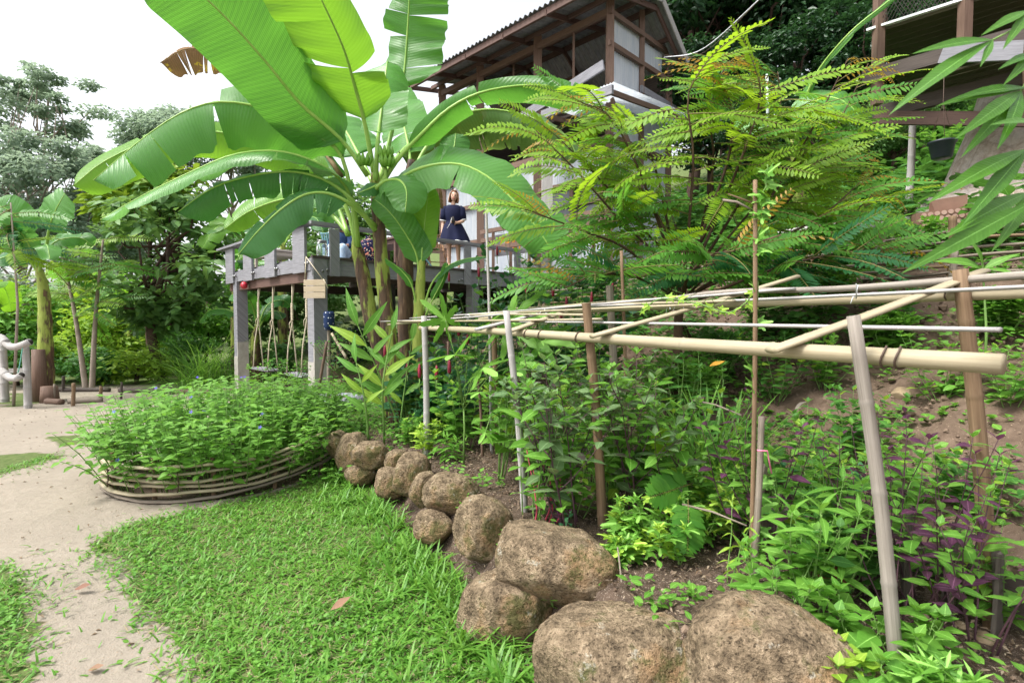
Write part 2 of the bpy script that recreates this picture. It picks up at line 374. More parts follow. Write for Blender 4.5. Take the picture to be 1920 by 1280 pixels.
# ------------------------------------------------------------------ the ground
def in_poly(x, y, poly):
    x = np.asarray(x); y = np.asarray(y); c = np.zeros(x.shape, bool); n = len(poly)
    for i in range(n):
        x0, y0 = poly[i][:2]; x1, y1 = poly[(i + 1) % n][:2]
        if y0 == y1: continue
        c ^= ((y0 > y) != (y1 > y)) & (x < (x1 - x0) * (y - y0) / (y1 - y0) + x0)
    return c
def flat(px, py): p = P(px, py, 1.0); k = EYE / (EYE - p.z); return (p.x * k, p.y * k)
LAWN = [flat(*p) for p in [(420, 1420), (350, 1230), (300, 1165), (225, 1095), (215, 1050), (180, 1030), (200, 1000), (270, 975), (400, 950), (620, 890), (700, 860)]] + [(-1.5, 6.0), (-1.35, 5.0), (-.95, 4.15), (-.5, 3.3), (-.05, 2.55), (.35, 1.9), (.5, 1.2)]
PATCH = [[flat(*p) for p in q] for q in ([(-60, 860), (60, 846), (110, 852), (70, 872), (20, 890), (-60, 905)], [(-80, 1075), (20, 1070), (60, 1110), (50, 1180), (80, 1250), (40, 1290), (-80, 1290)], [(0, 735), (60, 735), (80, 752), (30, 765), (0, 760)], [(90, 820), (150, 815), (165, 830), (110, 838)])]
BEDC = Vector((-2.9, 5.7, 0)); BEDA, BEDB, BEDR = 1.1, 1.35, 0.0      # oval flower bed
def bed_in(x, y, g=1.0):
    dx, dy = x - BEDC.x, y - BEDC.y; c, s = math.cos(BEDR), math.sin(BEDR)
    return ((dx * c + dy * s) / BEDA) ** 2 + ((-dx * s + dy * c) / BEDB) ** 2 < g * g
def lawn_in(x, y):
    r = in_poly(x, y, LAWN)
    for pp in PATCH: r = r | in_poly(x, y, pp)
    return r & ~bed_in(x, y, 1.03)
def make_ground():
    def axis(lo, hi, f0, f1, st, k):
        a = list(np.arange(f0, f1 + 1e-6, st)); d = st
        while a[-1] < hi: d *= k; a.append(a[-1] + d)
        d = st; b = []
        x = f0
        while x > lo: d *= k; x -= d; b.append(x)
        return np.array(b[::-1] + a)
    xs = axis(-400, 400, -6, 6.5, .055, 1.13); ys = axis(-40, 700, .4, 10, .055, 1.13)
    X, Y = np.meshgrid(xs, ys); Z = terr(X, Y)
    q, s = qs(X, Y); inner = (np.abs(X) < 14) & (Y < 22)
    bm = np.zeros(X.shape)
    for j in range(X.shape[0]):
        for i in range(X.shape[1]):
            if inner[j, i]: bm[j, i] = noise.fractal(Vector((X[j, i] * 1.5, Y[j, i] * 1.5, 3)), 1, 2, 4)
    rough = np.where(q > 1.6, .10, np.where(q > .05, .035, .018)); b2 = np.array([noise.noise(Vector((a * 9, b * 9, 1))) + .6 * noise.noise(Vector((a * 21, b * 21, 4))) if k else 0 for a, b, k in zip(X.ravel(), Y.ravel(), (inner & (q > -.1) & (q < 8)).ravel())]).reshape(X.shape)
    Z = Z + bm * rough * inner + b2 * np.where(q > 1.6, .035, .014)
    mb = MB(); ny, nx = X.shape; idx = np.arange(ny * nx).reshape(ny, nx)
    fs = np.stack([idx[:-1, :-1], idx[:-1, 1:], idx[1:, 1:], idx[1:, :-1]], -1).reshape(-1, 4)
    mb.V.append(np.stack([X, Y, Z], -1).reshape(-1, 3)); mb.L.append(fs.ravel()); mb.T.append(np.full(len(fs), 4)); mb.m.append(np.zeros(len(fs)))
    mb.r.append(np.zeros(nx * ny)); mb.u.append(np.zeros((nx * ny, 2))); mb.n = nx * ny
    o = mb.build('ground', M['ground']); o['kind'] = 'structure'
    lawn = lawn_in(X + bm * .12, Y + np.roll(bm, 40, 1) * .12)
    path = (q < -.1) & ~lawn & (Y < 12.5) & (X < 2)
    path |= (q < .2) & (Y < 12.5) & (X < -3.6) & ~lawn
    soil = ((q > -.1) & (q < 1.75) & (s < 5)) | bed_in(X, Y)
    path &= ~soil; far = (Y >= 12.5) & (q < 3) | (Y > 16)
    col = np.zeros((ny, nx, 4), np.float32); col[..., 3] = 1
    col[..., 0] = path; col[..., 1] = lawn | far; col[..., 2] = soil
    a = o.data.color_attributes.new('zone', 'FLOAT_COLOR', 'POINT'); a.data.foreach_set('color', col.ravel())
    return o
make_ground()
# ------------------------------------------------------------------ deck, swings, house
D1 = Vector((-.70711, .70711, 0)); D2 = Vector((.70711, .70711, 0)); UP = Vector((0, 0, 1))
C0 = Vector((-3.33, 9.0, 0)); ZF = 2.607
def DP(u, v, z=0.0): return C0 + D1 * u + D2 * v + UP * z          # deck frame: u left-back, v right-back, z absolute
def vbox(mb, u, v, z0, z1, wu, wv, rnd=0.0): return mb.box(DP(u, v, (z0 + z1) / 2), (wu, wv, z1 - z0), (D1, D2, UP), rnd)
def make_deck():
    t = thing('timber_deck', 'raised grey timber deck with low plank railing above the swings', 'deck', DP(0, 0, 0))
    LU, LV = 4.2, 6.0
    for i in range(28):                                             # floor boards
        u = .08 + i * .148
        MB().box(DP(u, LV / 2, ZF - .022), (.138, LV, .044), (D1, D2, UP), rng.random()).build('floor_board', M['wood_grey'], t, False)
    def fasc(a, b, m, nm, w=.05, h=.19, z=ZF - .145, rnd=.2): return MB().bar(a + UP * z, b + UP * z, w, h, rnd=rnd).build(nm, M[m], t, False)
    fasc(DP(-.03, -.03), DP(LU + .05, -.03), 'wood_grey', 'fascia_board', h=.20)
    MB().bar(DP(-.06, -.06, ZF - .02), DP(-.06, LV, ZF - .02), .06, .04, rnd=.3).build('edge_board', M['wood_dark'], t, False)
    MB().bar(DP(-.03, -.05, ZF - .18), DP(-.03, LV, ZF - .18), .05, .27, rnd=.5).build('fascia_board', M['wood_grey'], t, False)
    MB().bar(DP(.0, .06, ZF - .34), DP(LU, .06, ZF - .34), .14, .17, rnd=.4).build('swing_beam', M['wood_red'], t, False)
    for v in np.arange(.9, LV, 1.0): MB().bar(DP(0, v, ZF - .14), DP(LU, v, ZF - .14), .06, .17, rnd=.5).build('joist', M['wood_dark'], t, False)
    MB().bar(DP(LU, .05, ZF - .3), DP(LU, LV, ZF - .3), .1, .2, rnd=.5).build('beam', M['wood_dark'], t, False)
    for (u, v, w) in ((3.72, .05, .22), (.05, .08, .24), (.1, 3.6, .2), (3.7, 3.8, .2), (.1, 5.7, .2)):
        p = DP(u, v); zb = tz(p.x, p.y)
        po = MB(); vbox(po, u, v, zb + .75, ZF - .05, w, w, .1); pb = po.build('post', M['wood_grey'], t, False)
        if v < 1:
            cb = MB(); vbox(cb, u, v, zb - .3, zb + .75, w * 1.04, w * 1.04); cb.build('concrete_base', M['concrete'], pb, False)
            cb = MB(); cb.box(DP(u - w * .45, v, zb + .9), (.03, w * 1.02, .32), (D1, D2, UP)); cb.build('concrete_bracket', M['concrete'], pb, False)
        else:
            cb = MB(); vbox(cb, u, v, zb - .3, zb + .75, w * 1.04, w * 1.04); cb.build('post_foot', M['wood_grey'], pb, False)
    zr = ZF + .54
    MB().bar(DP(.55, -.06, zr), DP(-.02, -.06, zr), .22, .045).build('handrail', M['wood_grey'], t, False)
    MB().bar(DP(-.0, -.08, zr), DP(-.0, 4.9, zr), .20, .05, rnd=.1).build('handrail', M['wood_grey'], t, False)
    MB().bar(DP(4.6, -.06, zr - .03), DP(.55, -.06, zr), .20, .045, rnd=.2).build('handrail', M['wood_grey'], t, False)
    for u in (.38, 1.67, 2.84, 3.95):
        b = MB(); b.box(DP(u, -.075, ZF + .11), (.48, .045, .76), (D1, D2, UP), .1); pl = b.build('rail_plate', M['wood_grey'], t, False)
        for k in (-.05, .05):
            c = DP(u - .31 + k, -.075, ZF - .13); MB().tube([c, c - D2 * .035], .022, 10).build('bolt', M['metal'], pl)
    for v in (.33, 3.3, 4.8):
        b = MB(); b.box(DP(-.085, v, ZF + .07), (.05, .17, .80), (D1, D2, UP), .1); pl = b.build('rail_post', M['wood_grey'], t, False)
        for k in (-.16, -.24):
            c = DP(-.055, v + k + .03, ZF - .18 + k * .3); MB().tube([c, c - D1 * .03], .022, 10).build('bolt', M['metal'], pl)
    return t
make_deck()
def swing(us, label):
    t = thing('rope_swing', label, 'swing', DP(sum(us) / 2, -.02, .55), 'rope swings under the deck')
    zs = .56; ztop = ZF - .25
    b = MB(); b.box(DP((us[0] + us[1]) / 2, .0, zs), (abs(us[1] - us[0]) + .16, .24, .035), (D1, D2, UP), .2, .006); b.build('seat', M['wood_grey'], t, False)
    for u in us:
        k = ztop - .75 - .12 * rng.random()
        for dv in (-.1, .1):
            MB().tube([DP(u, .06 + dv * .25, ztop), DP(u, .02, k + .3), DP(u, .02, k - .05), DP(u, dv * .6, (k + zs) / 2), DP(u, dv, zs - .02)], .0125, 6).build('rope', M['rope'], t)
        mb = MB()
        for i in range(9): mb.tube([DP(u, .02, k - .02 + i * .035), DP(u, .02, k + .015 + i * .035)], .024, 7)
        mb.build('rope_binding', M['rope'], t)
        MB().tube([DP(u, .02, k), DP(u + .03, -.02, k - .07), DP(u + .05, -.01, k - .16)], .009, 5).build('rope_end', M['rope'], t)
swing((2.6, 1.85), 'rope swing nearer the far concrete-footed post, left of the two')
swing((.95, .34), 'rope swing beside the corner post with the hanging plank sign')
def plank_sign():
    t = thing('hanging_plank_sign', 'blank pale plank board hung by string on the deck corner post', 'sign', DP(-.05, -.14, 2.0))
    c0 = P(569, 522, 9.28); w = .40; h = .31
    a = P(590, 541, 8.78); SX, SY = Vector((-.97, .24, 0)), Vector((.24, .97, 0))
    for i in range(3): MB().box(a - UP * (i * .105 - .1), (w, .022, .093), (SX, SY, UP), rng.random(), .004).build('plank', M['wood_pale'], t, False)
    for k in (-.16, .17): MB().tube([a + SX * k + UP * .15 - SY * .014, DP(-.0, -.13, ZF - .03)], .007, 5).build('string', M['rope'], t)
    MB().tube([a - SX * .17 + UP * .15 - SY * .014, a - SX * .21 + UP * .1 - SY * .02, a - SX * .26 + UP * .0 - SY * .02], .008, 5).build('string_end', M['rope'], t)
plank_sign()
def red_lamp():
    c = P(459, 535, 11.05); t = thing('red_bulb_fitting', 'small round red fitting on the far swing post', 'fitting', c)
    m = plain_mat('red_plastic', (.5, .03, .05), (.4, .02, .04), 8, .35, .5)
    mb = MB(); mb.tube([c + D2 * .04, c, c - D2 * .05, c - D2 * .08], [.05, .075, .07, .02], 14); mb.build('shell', m, t)
    MB().tube([c + UP * .02 + D2 * .05, c + UP * .08 + D2 * .06], .02, 8).build('socket', M['wire'], t)
red_lamp()

# house frame: u along the front to the left-back, v to the right-back
H0 = Vector((2.16, 12.0, 0))
def HP(u, v, z=0.0): return H0 + D1 * u + D2 * v + UP * z
def corr_sheet(mb, o, ax, ay, az, w, h, pitch=.076, amp=.012, spc=6, rnd=0.0):
    """corrugated sheet: waves along ax, ribs along ay, depth az"""
    n = int(w / pitch * spc); V = []; U = []
    for i in range(n + 1):
        x = w * i / n; d = amp * math.cos(2 * math.pi * x / pitch)
        for y in (0, h): V.append(o + ax * x + ay * y + az * d); U.append((x, y))
    return mb.add([list(v) for v in V], [(2 * i, 2 * i + 2, 2 * i + 3, 2 * i + 1) for i in range(n)], rnd, U)
def make_house():
    t = thing('cafe_house', 'timber house with corrugated grey roof and pale plastic sheet walls behind the deck', 'house', HP(0, 0, ZF))
    LU, LV = 6.1, 2.6; zr = 9.0; vr = 1.45; ve = -.95; vb = 2.75; ze = 8.48; zb = 8.0
    wb, wr = M['wood_brown'], M['wood_red']
    def bar(a, b, w, h, m='wood_brown', nm='beam', up=(0, 0, 1), rnd=None): return MB().bar(a, b, w, h, up, rng.random() if rnd is None else rnd).build(nm, M[m], t, False)
    # roof, sheet by sheet
    rf = MB(); slope = (HP(0, vr, zr) - HP(0, ve, ze)); sl = slope.length; sx = slope.normalized(); nz = D1.cross(sx)
    bsl = (HP(0, vb, zb) - HP(0, vr, zr)); bx = bsl.normalized()
    roof = MB().bar(HP(-.4, vr, zr + .05), HP(LU + .35, vr, zr + .05), .3, .03).build('roof', M['roof'], t, False)
    u = -.42
    while u < LU - .3:
        a = MB(); corr_sheet(a, HP(u, ve, ze + .03 + .004 * (int(u * 2) % 2)), D1, sx, nz, .96, sl, .16, .028, 8, rng.random()); a.build('roof_sheet', M['roof'], roof)
        b = MB(); corr_sheet(b, HP(u, vr, zr + .03), D1, bx, D1.cross(bx), .96, bsl.length, .16, .028, 8, rng.random()); b.build('roof_sheet', M['roof'], roof)
        u += .93
    for v, z in ((ve + .1, ze - .07), (-.1, 8.64 - .07), (.75, 8.82 - .07)):
        bar(HP(-.35, v, z), HP(LU + .3, v, z), .07, .15 if v < -.5 else .10, 'wood_red', 'purlin')
    bar(HP(-.3, vr, zr - .12), HP(LU + .3, vr, zr - .12), .07, .12, 'wood_red', 'ridge_beam')
    bar(HP(-.3, 2.1, 8.4), HP(LU + .3, 2.1, 8.4), .07, .10, 'wood_red', 'purlin')
    for u in (-.3, 1.1, 2.5, 3.9, 5.2, LU + .35):
        bar(HP(u, ve + .05, ze - .03 - .08), HP(u, vr, zr - .16), .05, .12, 'wood_red', 'rafter')
        bar(HP(u, vr, zr - .16), HP(u, vb, zb - .1), .05, .12, 'wood_red', 'rafter')
    bar(HP(-.45, ve, ze + .0), HP(-.45, vr + .01, zr + .02), .03, .16, 'wood_silver', 'barge_board', rnd=.4)
    bar(HP(-.45, vr, zr + .02), HP(-.45, vb, zb - .02), .03, .16, 'wood_silver', 'barge_board', rnd=.4)
    # posts of the frame
    for u in (0, 2.15, 4.3, 6.0):
        w = .2 if u else .16
        bar(HP(u, 0, 1.5), HP(u, 0, 8.55), w, w, 'wood_brown', 'post')
        bar(HP(u, LV, 2.0), HP(u, LV, 8.0), .14, .14, 'wood_brown', 'post')
    for v in (1.3,): bar(HP(0, v, 2.2), HP(0, v, 8.85), .12, .12, 'wood_brown', 'post')
    bar(HP(1.0, -.02, 6.4), HP(1.0, -.02, 8.4), .05, .05, 'wood_brown', 'post'); bar(HP(3.2, .2, 6.4), HP(3.2, .2, 8.4), .05, .05, 'wood_brown', 'post')
    # horizontal beams
    for z in (5.55, 6.55, 8.3): bar(HP(-.1, -.04, z), HP(LU, -.04, z), .09, .15, 'wood_brown')
    for z in (8.28, 7.6, 5.6): bar(HP(-.04, -.1, z), HP(-.04, LV, z), .08, .11, 'wood_brown')
    for z in (4.75, 3.75): bar(HP(0, -.03, z), HP(LU, -.03, z), .07, .11, 'wood_brown', 'window_rail')
    # plastic corrugated sheets
    def sheet(u0, u1, z0, z1, v=.03, nm='wall_sheet'):
        u = u0
        while u < u1 - .05:
            w = min(.82, u1 - u); a = MB(); corr_sheet(a, HP(u, v, z0), D1, UP, D2, w, z1 - z0, .076, .011, 6, rng.random()); a.build(nm, M['plastic'], t); u += w - .02
    sheet(.1, 2.05, 4.8, 5.5); sheet(2.3, 4.2, 4.8, 5.5); sheet(4.4, 5.9, 4.8, 5.5); sheet(.1, 2.05, ZF, 3.7); sheet(2.3, 4.2, ZF, 3.7); sheet(4.4, 5.9, ZF, 4.8); sheet(3.2, 4.2, 3.75, 4.75, .03)
    def gsheet(v0, v1, z0, z1):
        v = v0
        while v < v1 - .05:
            w = min(.82, v1 - v); a = MB(); corr_sheet(a, HP(.03, v, z0), D2, UP, D1, w, z1 - z0, .076, .011, 6, rng.random()); a.build('wall_sheet', M['plastic'], t); v += w - .02
    gsheet(.08, 1.24, 7.65, 8.25); gsheet(1.36, 2.3, 7.65, 8.2); gsheet(.08, 1.24, 5.65, 7.55); gsheet(1.36, 2.5, 5.6, 6.8); gsheet(.1, 2.5, ZF, 5.5)
    # window frames with glass in the front wall
    gm = plain_mat('window_glass', (.10, .11, .12), (.05, .06, .06), 1.5, .12, .5, 0)
    for u0, u1 in ((.2, 1.05), (1.1, 2.0), (2.35, 3.1)):
        w = MB().box(HP((u0 + u1) / 2, .08, 4.25), (u1 - u0 - .02, .01, .92), (D1, D2, UP)).build('window', gm, t, False)
        for a, b in ((HP(u0, .02, 3.8), HP(u0, .02, 4.7)), (HP(u1, .02, 3.8), HP(u1, .02, 4.7)), (HP(u0, .02, 4.68), HP(u1, .02, 4.68)), (HP(u0, .02, 3.83), HP(u1, .02, 3.83)), (HP(u0, .025, 4.25), HP(u1, .025, 4.25))):
            MB().bar(a, b, .05, .05, (D2), rng.random()).build('window_frame', M['wood_brown'], w, False)
    # dark back wall, floor and floor of the upper storey
    MB().box(HP(LU / 2, LV, 5.2), (LU, .08, 5.3), (D1, D2, UP)).build('back_wall', M['wood_dark'], t, False)
    MB().box(HP(LU, LV / 2, 5.2), (.08, LV, 5.4), (D1, D2, UP)).build('end_wall', M['wood_dark'], t, False)
    MB().box(HP(LU / 2, LV / 2, ZF - .06), (LU, LV, .1), (D1, D2, UP)).build('floor', M['wood_dark'], t, False)
    MB().box(HP(LU / 2, LV / 2 + .1, 6.5), (LU - .2, LV - .3, .06), (D1, D2, UP)).build('upper_floor', M['wood_dark'], t, False)
    MB().box(HP(2.6, .35, 1.7), (6.6, .08, 1.75), (D1, D2, UP)).build('foundation_wall', M['wood_dark'], t, False)
    MB().box(HP(-.55, 1.2, 1.9), (.08, 1.8, 1.3), (D1, D2, UP)).build('foundation_wall', M['wood_dark'], t, False)
    # long grey plank and the small canopy at the right-hand corner
    bar(HP(2.6, -.25, 6.6), HP(-.05, -.3, 7.05), .05, .22, 'wood_grey', 'slanting_plank', rnd=.0)
    cn = MB().bar(HP(1.2, -.9, 6.15), HP(-.7, -.9, 6.15), .07, .18, rnd=.0).build('canopy', M['wood_grey'], t, False)
    for u in (1.1, .2, -.65): MB().bar(HP(u, -.86, 6.12), HP(u, 2.6, 6.42), .05, .11, rnd=rng.random()).build('canopy_rafter', M['wood_brown'], cn, False)
    for u in (-.75, .1): 
        a = MB(); corr_sheet(a, HP(u, -.95, 6.26), D1, (HP(0, 2.6, 6.52) - HP(0, -.95, 6.26)).normalized(), UP, .9, 3.5, .076, .011, 6, .3); a.build('canopy_sheet', M['plastic'], cn)
    for u in (1.1, -.65): MB().bar(HP(u, -.86, 6.0), HP(u, .0, 5.0), .05, .08, rnd=.2).build('canopy_brace', M['wood_brown'], cn, False)
    bar(HP(-.05, 1.2, 7.0), HP(-.05, 4.6, 6.95), .05, .16, 'wood_grey', 'grey_plank')
    # column in front with its landing rail
    bar(HP(1.35, -.55, 2.0), HP(1.35, -.55, 6.0), .28, .24, 'wood_silver', 'column', rnd=.1)
    for z in (3.72, 3.3): bar(HP(3.05, -1.1, z), HP(-.6, -1.1, z), .07, .10, 'wood_brown', 'landing_rail')
    for u in (2.6, 2.0, 1.4, .8, .2, -.4): bar(HP(u, -1.1, ZF - .2), HP(u, -1.1, 3.7), .07, .07, 'wood_brown', 'baluster')
    MB().box(HP(1.2, -.55, ZF - .04), (3.9, 1.1, .06), (D1, D2, UP)).build('landing', M['wood_grey'], t, False)
    bar(HP(3.2, -1.1, ZF - .18), HP(-.75, -1.1, ZF - .18), .05, .2, 'wood_grey', 'landing_fascia')
    return t
make_house()
def letter_sign():
    """grey board behind the landing rail with orange lettering"""
    t = thing('lettered_sign_board', 'grey board with orange slanted lettering behind the landing rail', 'sign', HP(1.9, -.98, 3.3))
    MB().box(HP(1.75, -.95, 3.36), (1.9, .03, .52), (D1, D2, UP)).build('board', plain_mat('sign_grey', (.30, .29, .31), (.24, .24, .26), 3, .7), t, False)
    om = plain_mat('sign_orange', (.78, .30, .02), (.70, .26, .02), 5, .5)
    cu = bpy.data.curves.new('lettering', 'FONT'); cu.body = 'Tiffin  Mo'; cu.size = .50; cu.extrude = .004; cu.shear = .25; cu.offset = .006
    o = bpy.data.objects.new('lettering_tmp', cu); COL.objects.link(o); bpy.context.view_layer.update()
    me = bpy.data.meshes.new_from_object(o.evaluated_get(bpy.context.evaluated_depsgraph_get())); bpy.data.objects.remove(o)
    me.materials.clear(); me.materials.append(om)
    X = -D1; Y = UP; Z = X.cross(Y); Mx = Matrix((X * .80, Y, Z)).transposed().to_4x4(); Mx.translation = HP(2.62, -.97, 3.20)
    lo = mkobj('lettering', me, t, Mx)
letter_sign()
# ------------------------------------------------------------------ banana plants
BG = dict(trans=.42, rough=.33, spec=.45, veins=30, nscale=2.2)
M['ban_lime'] = leaf_mat('banana_leaf_lime', (.10, .29, .02), (.16, .37, .03), tcol=(.36, .68, .03), back=(.15, .35, .04), **BG)
M['ban_mid'] = leaf_mat('banana_leaf_mid', (.04, .18, .022), (.08, .25, .03), tcol=(.20, .52, .04), back=(.09, .27, .05), **BG)
M['ban_deep'] = leaf_mat('banana_leaf_deep', (.025, .125, .03), (.05, .18, .04), tcol=(.12, .36, .04), back=(.07, .22, .06), **BG)
M['ban_pale'] = leaf_mat('banana_leaf_pale', (.11, .28, .09), (.18, .36, .13), tcol=(.22, .5, .09), back=(.11, .33, .05), **{**BG, 'rough': .28, 'spec': .6})
M['ban_torn'] = leaf_mat('banana_leaf_torn', (.10, .22, .05), (.16, .28, .08), tcol=(.32, .45, .05), back=(.13, .25, .08), spots=((.22, .12, .035), 3.2, .56), **BG)
M['ban_dry'] = leaf_mat('banana_leaf_dry', (.16, .085, .05), (.34, .22, .10), tcol=(.30, .2, .06), trans=.2, rough=.8, spec=.1, veins=20, spots=((.55, .42, .05), 4, .6))
M['rib'] = plain_mat('banana_midrib', (.22, .42, .07), (.34, .52, .12), 4, .35, .4, .05)
M['rib_dry'] = plain_mat('banana_midrib_dry', (.28, .2, .1), (.14, .09, .05), 8, .7, .2, .2)
def stem_material():
    m, N, Lk = mat('banana_stem'); n1 = noise_tex(N, Lk, 5, 5, .65, stretch=(1, 1, .28)); n2 = noise_tex(N, Lk, 26, 4, .6, stretch=(1, 1, .15)); n3 = noise_tex(N, Lk, 2.3, 3)
    g = ramp(N, Lk, n2, [(.3, (.20, .26, .04)), (.7, (.36, .42, .09))])
    b = ramp(N, Lk, n2, [(.3, (.035, .022, .017)), (.6, (.13, .075, .045)), (.8, (.30, .20, .12))])
    h = N.new('ShaderNodeSeparateXYZ'); Lk.new(attr(N, 'luv', 'Vector'), h.inputs[0])
    f = math_n(N, Lk, 'ADD', n1, math_n(N, Lk, 'MULTIPLY', math_n(N, Lk, 'SUBTRACT', attr(N, 'rnd'), .5), .34))
    f = ramp(N, Lk, f, [(.48, (0, 0, 0)), (.545, (1, 1, 1))])
    finish(N, Lk, mixc(N, Lk, f, g, b), .6, .3, bump(N, Lk, n2, .5, .015)); return m
M['stem'] = stem_material()
M['sheath'] = plain_mat('dry_sheath', (.10, .06, .04), (.20, .13, .08), 14, .85, .1, .4)

def banana_leaf(parent, pts, wl, wr, mt, face=(0, -1, .25), pet=.14, drl=.25, drr=.25, tears=0, wave=.05, seed=0, tip=.75, rib=.022, n=44, lean=.12, world=False, dl2=0.0):
    """pts: midrib control points (photo pixel x, y, metres ahead); wl / wr: half widths in metres"""
    rs = np.random.default_rng(seed)
    C = spline([p if world else P(*p) for p in pts], 70)
    L = np.linalg.norm(np.diff(C, axis=0), axis=1).sum()
    k0 = int(70 * pet)
    rb = MB(); rad = np.interp(np.linspace(0, 1, 70), [0, pet, .5, 1], [rib * 1.45, rib, rib * .6, rib * .18])
    ids = list(range(0, 70, 3)) + [69]
    S = C[k0:]; ts = np.linspace(0, 1, len(S))
    def at(t): return np.array([np.interp(t, ts, S[:, i]) for i in range(3)])
    fn = np.array(face, float) if not callable(face) else None
    mb = MB(); NA = 6
    for side, w, dr in ((1, wl, drl), (-1, wr, drr)):
        if w <= 0: continue
        br = [0.0] + sorted(rs.uniform(.12, .93, tears).tolist()) + [1.0]
        for b0, b1 in zip(br[:-1], br[1:]):
            if b1 - b0 < .02: b1 = b0 + .02
            m = max(3, int(n * (b1 - b0)) + 2); do = rs.normal(0, .16) if tears else 0; ph = rs.uniform(0, 6); V = []; U = []
            for i in range(m):
                t = b0 + (b1 - b0) * i / (m - 1); tc = min(t, 1)
                p = at(tc); T = at(min(tc + .02, 1)) - at(max(tc - .02, 0)); T /= np.linalg.norm(T) + 1e-9
                f = fn if fn is not None else np.array(face(tc)); sd = np.cross(T, f); sd /= np.linalg.norm(sd) + 1e-9; nn = np.cross(sd, T)
                pr = min(1, (tc / .09)) ** .55 * (1 if tc < tip else max(0, 1 - ((tc - tip) / (1 - tip)) ** 2.2) ** .5)
                a = dr + do + dl2 * tc + .10 * math.sin(7 * tc + ph)
                for j in range(NA + 1):
                    v = j / NA; aa = a * (.55 + .75 * v)
                    off = sd * side * math.cos(aa) - nn * math.sin(aa)
                    gap = (tc - (b0 + b1) / 2) * (-.05 * v if tears else 0) * L
                    wv = wave * w * v * v * math.sin(tc * 23 + ph * 1.3) + .5 * wave * w * v * math.sin(tc * 51 + ph)
                    q = p + off * (w * pr * v) + T * (lean * w * v * pr + gap) + nn * wv
                    V.append(q); U.append((tc * L / 1.6, .5 + .5 * v * side))
            F_ = []
            for i in range(m - 1):
                for j in range(NA):
                    a_ = i * (NA + 1) + j; q4 = (a_, a_ + 1, a_ + NA + 2, a_ + NA + 1); F_.append(q4 if side < 0 else q4[::-1])
            mb.add(V, F_, rs.uniform(.2, .8), U)
    o = mb.build('leaf', M[mt], parent)
    rb.tube([C[i] for i in ids], [rad[i] for i in ids], 7); rb.build('midrib', M['rib_dry' if mt == 'ban_dry' else 'rib'], o)
    return o
def stem_tube(parent, pts, rads, brown=(.9, .2), nm='stem'):
    C = spline(pts, 26); rr = np.interp(np.linspace(0, 1, 26), np.linspace(0, 1, len(rads)), rads)
    rr = rr * (1 + .05 * np.sin(np.arange(26) * 1.7))
    mb = MB(); mb.tube([Vector(c) for c in C], list(rr), 14)
    mb.r[-1] = np.repeat(np.interp(np.linspace(0, 1, 26), [0, .35, 1], [brown[0], (brown[0] + brown[1]) / 2, brown[1]]), 14)
    s = mb.build(nm, M['stem'], parent)
    for k in range(4):                                             # ragged dry sheath strips
        i = int(rng.integers(3, 20)); a = rng.uniform(math.pi, 2 * math.pi); c = C[i]; r = rr[i] * 1.03
        d = np.array([math.cos(a), math.sin(a), 0]); tt = C[i + 3] - C[i]
        w = np.cross(d, tt); w = w / np.linalg.norm(w) * r * .22; tt = tt * .6
        V = [c + d * r - w, c + d * r + w, c + tt * .5 + d * r * 1.05 + w * .8, c + tt * .5 + d * r * 1.05 - w * .7, c + tt + d * r * (1.12 + .15 * rng.random())]
        MB().add(V, [(0, 1, 2, 3), (3, 2, 4)], rng.random()).build('dry_sheath', M['sheath'], s)
    return s
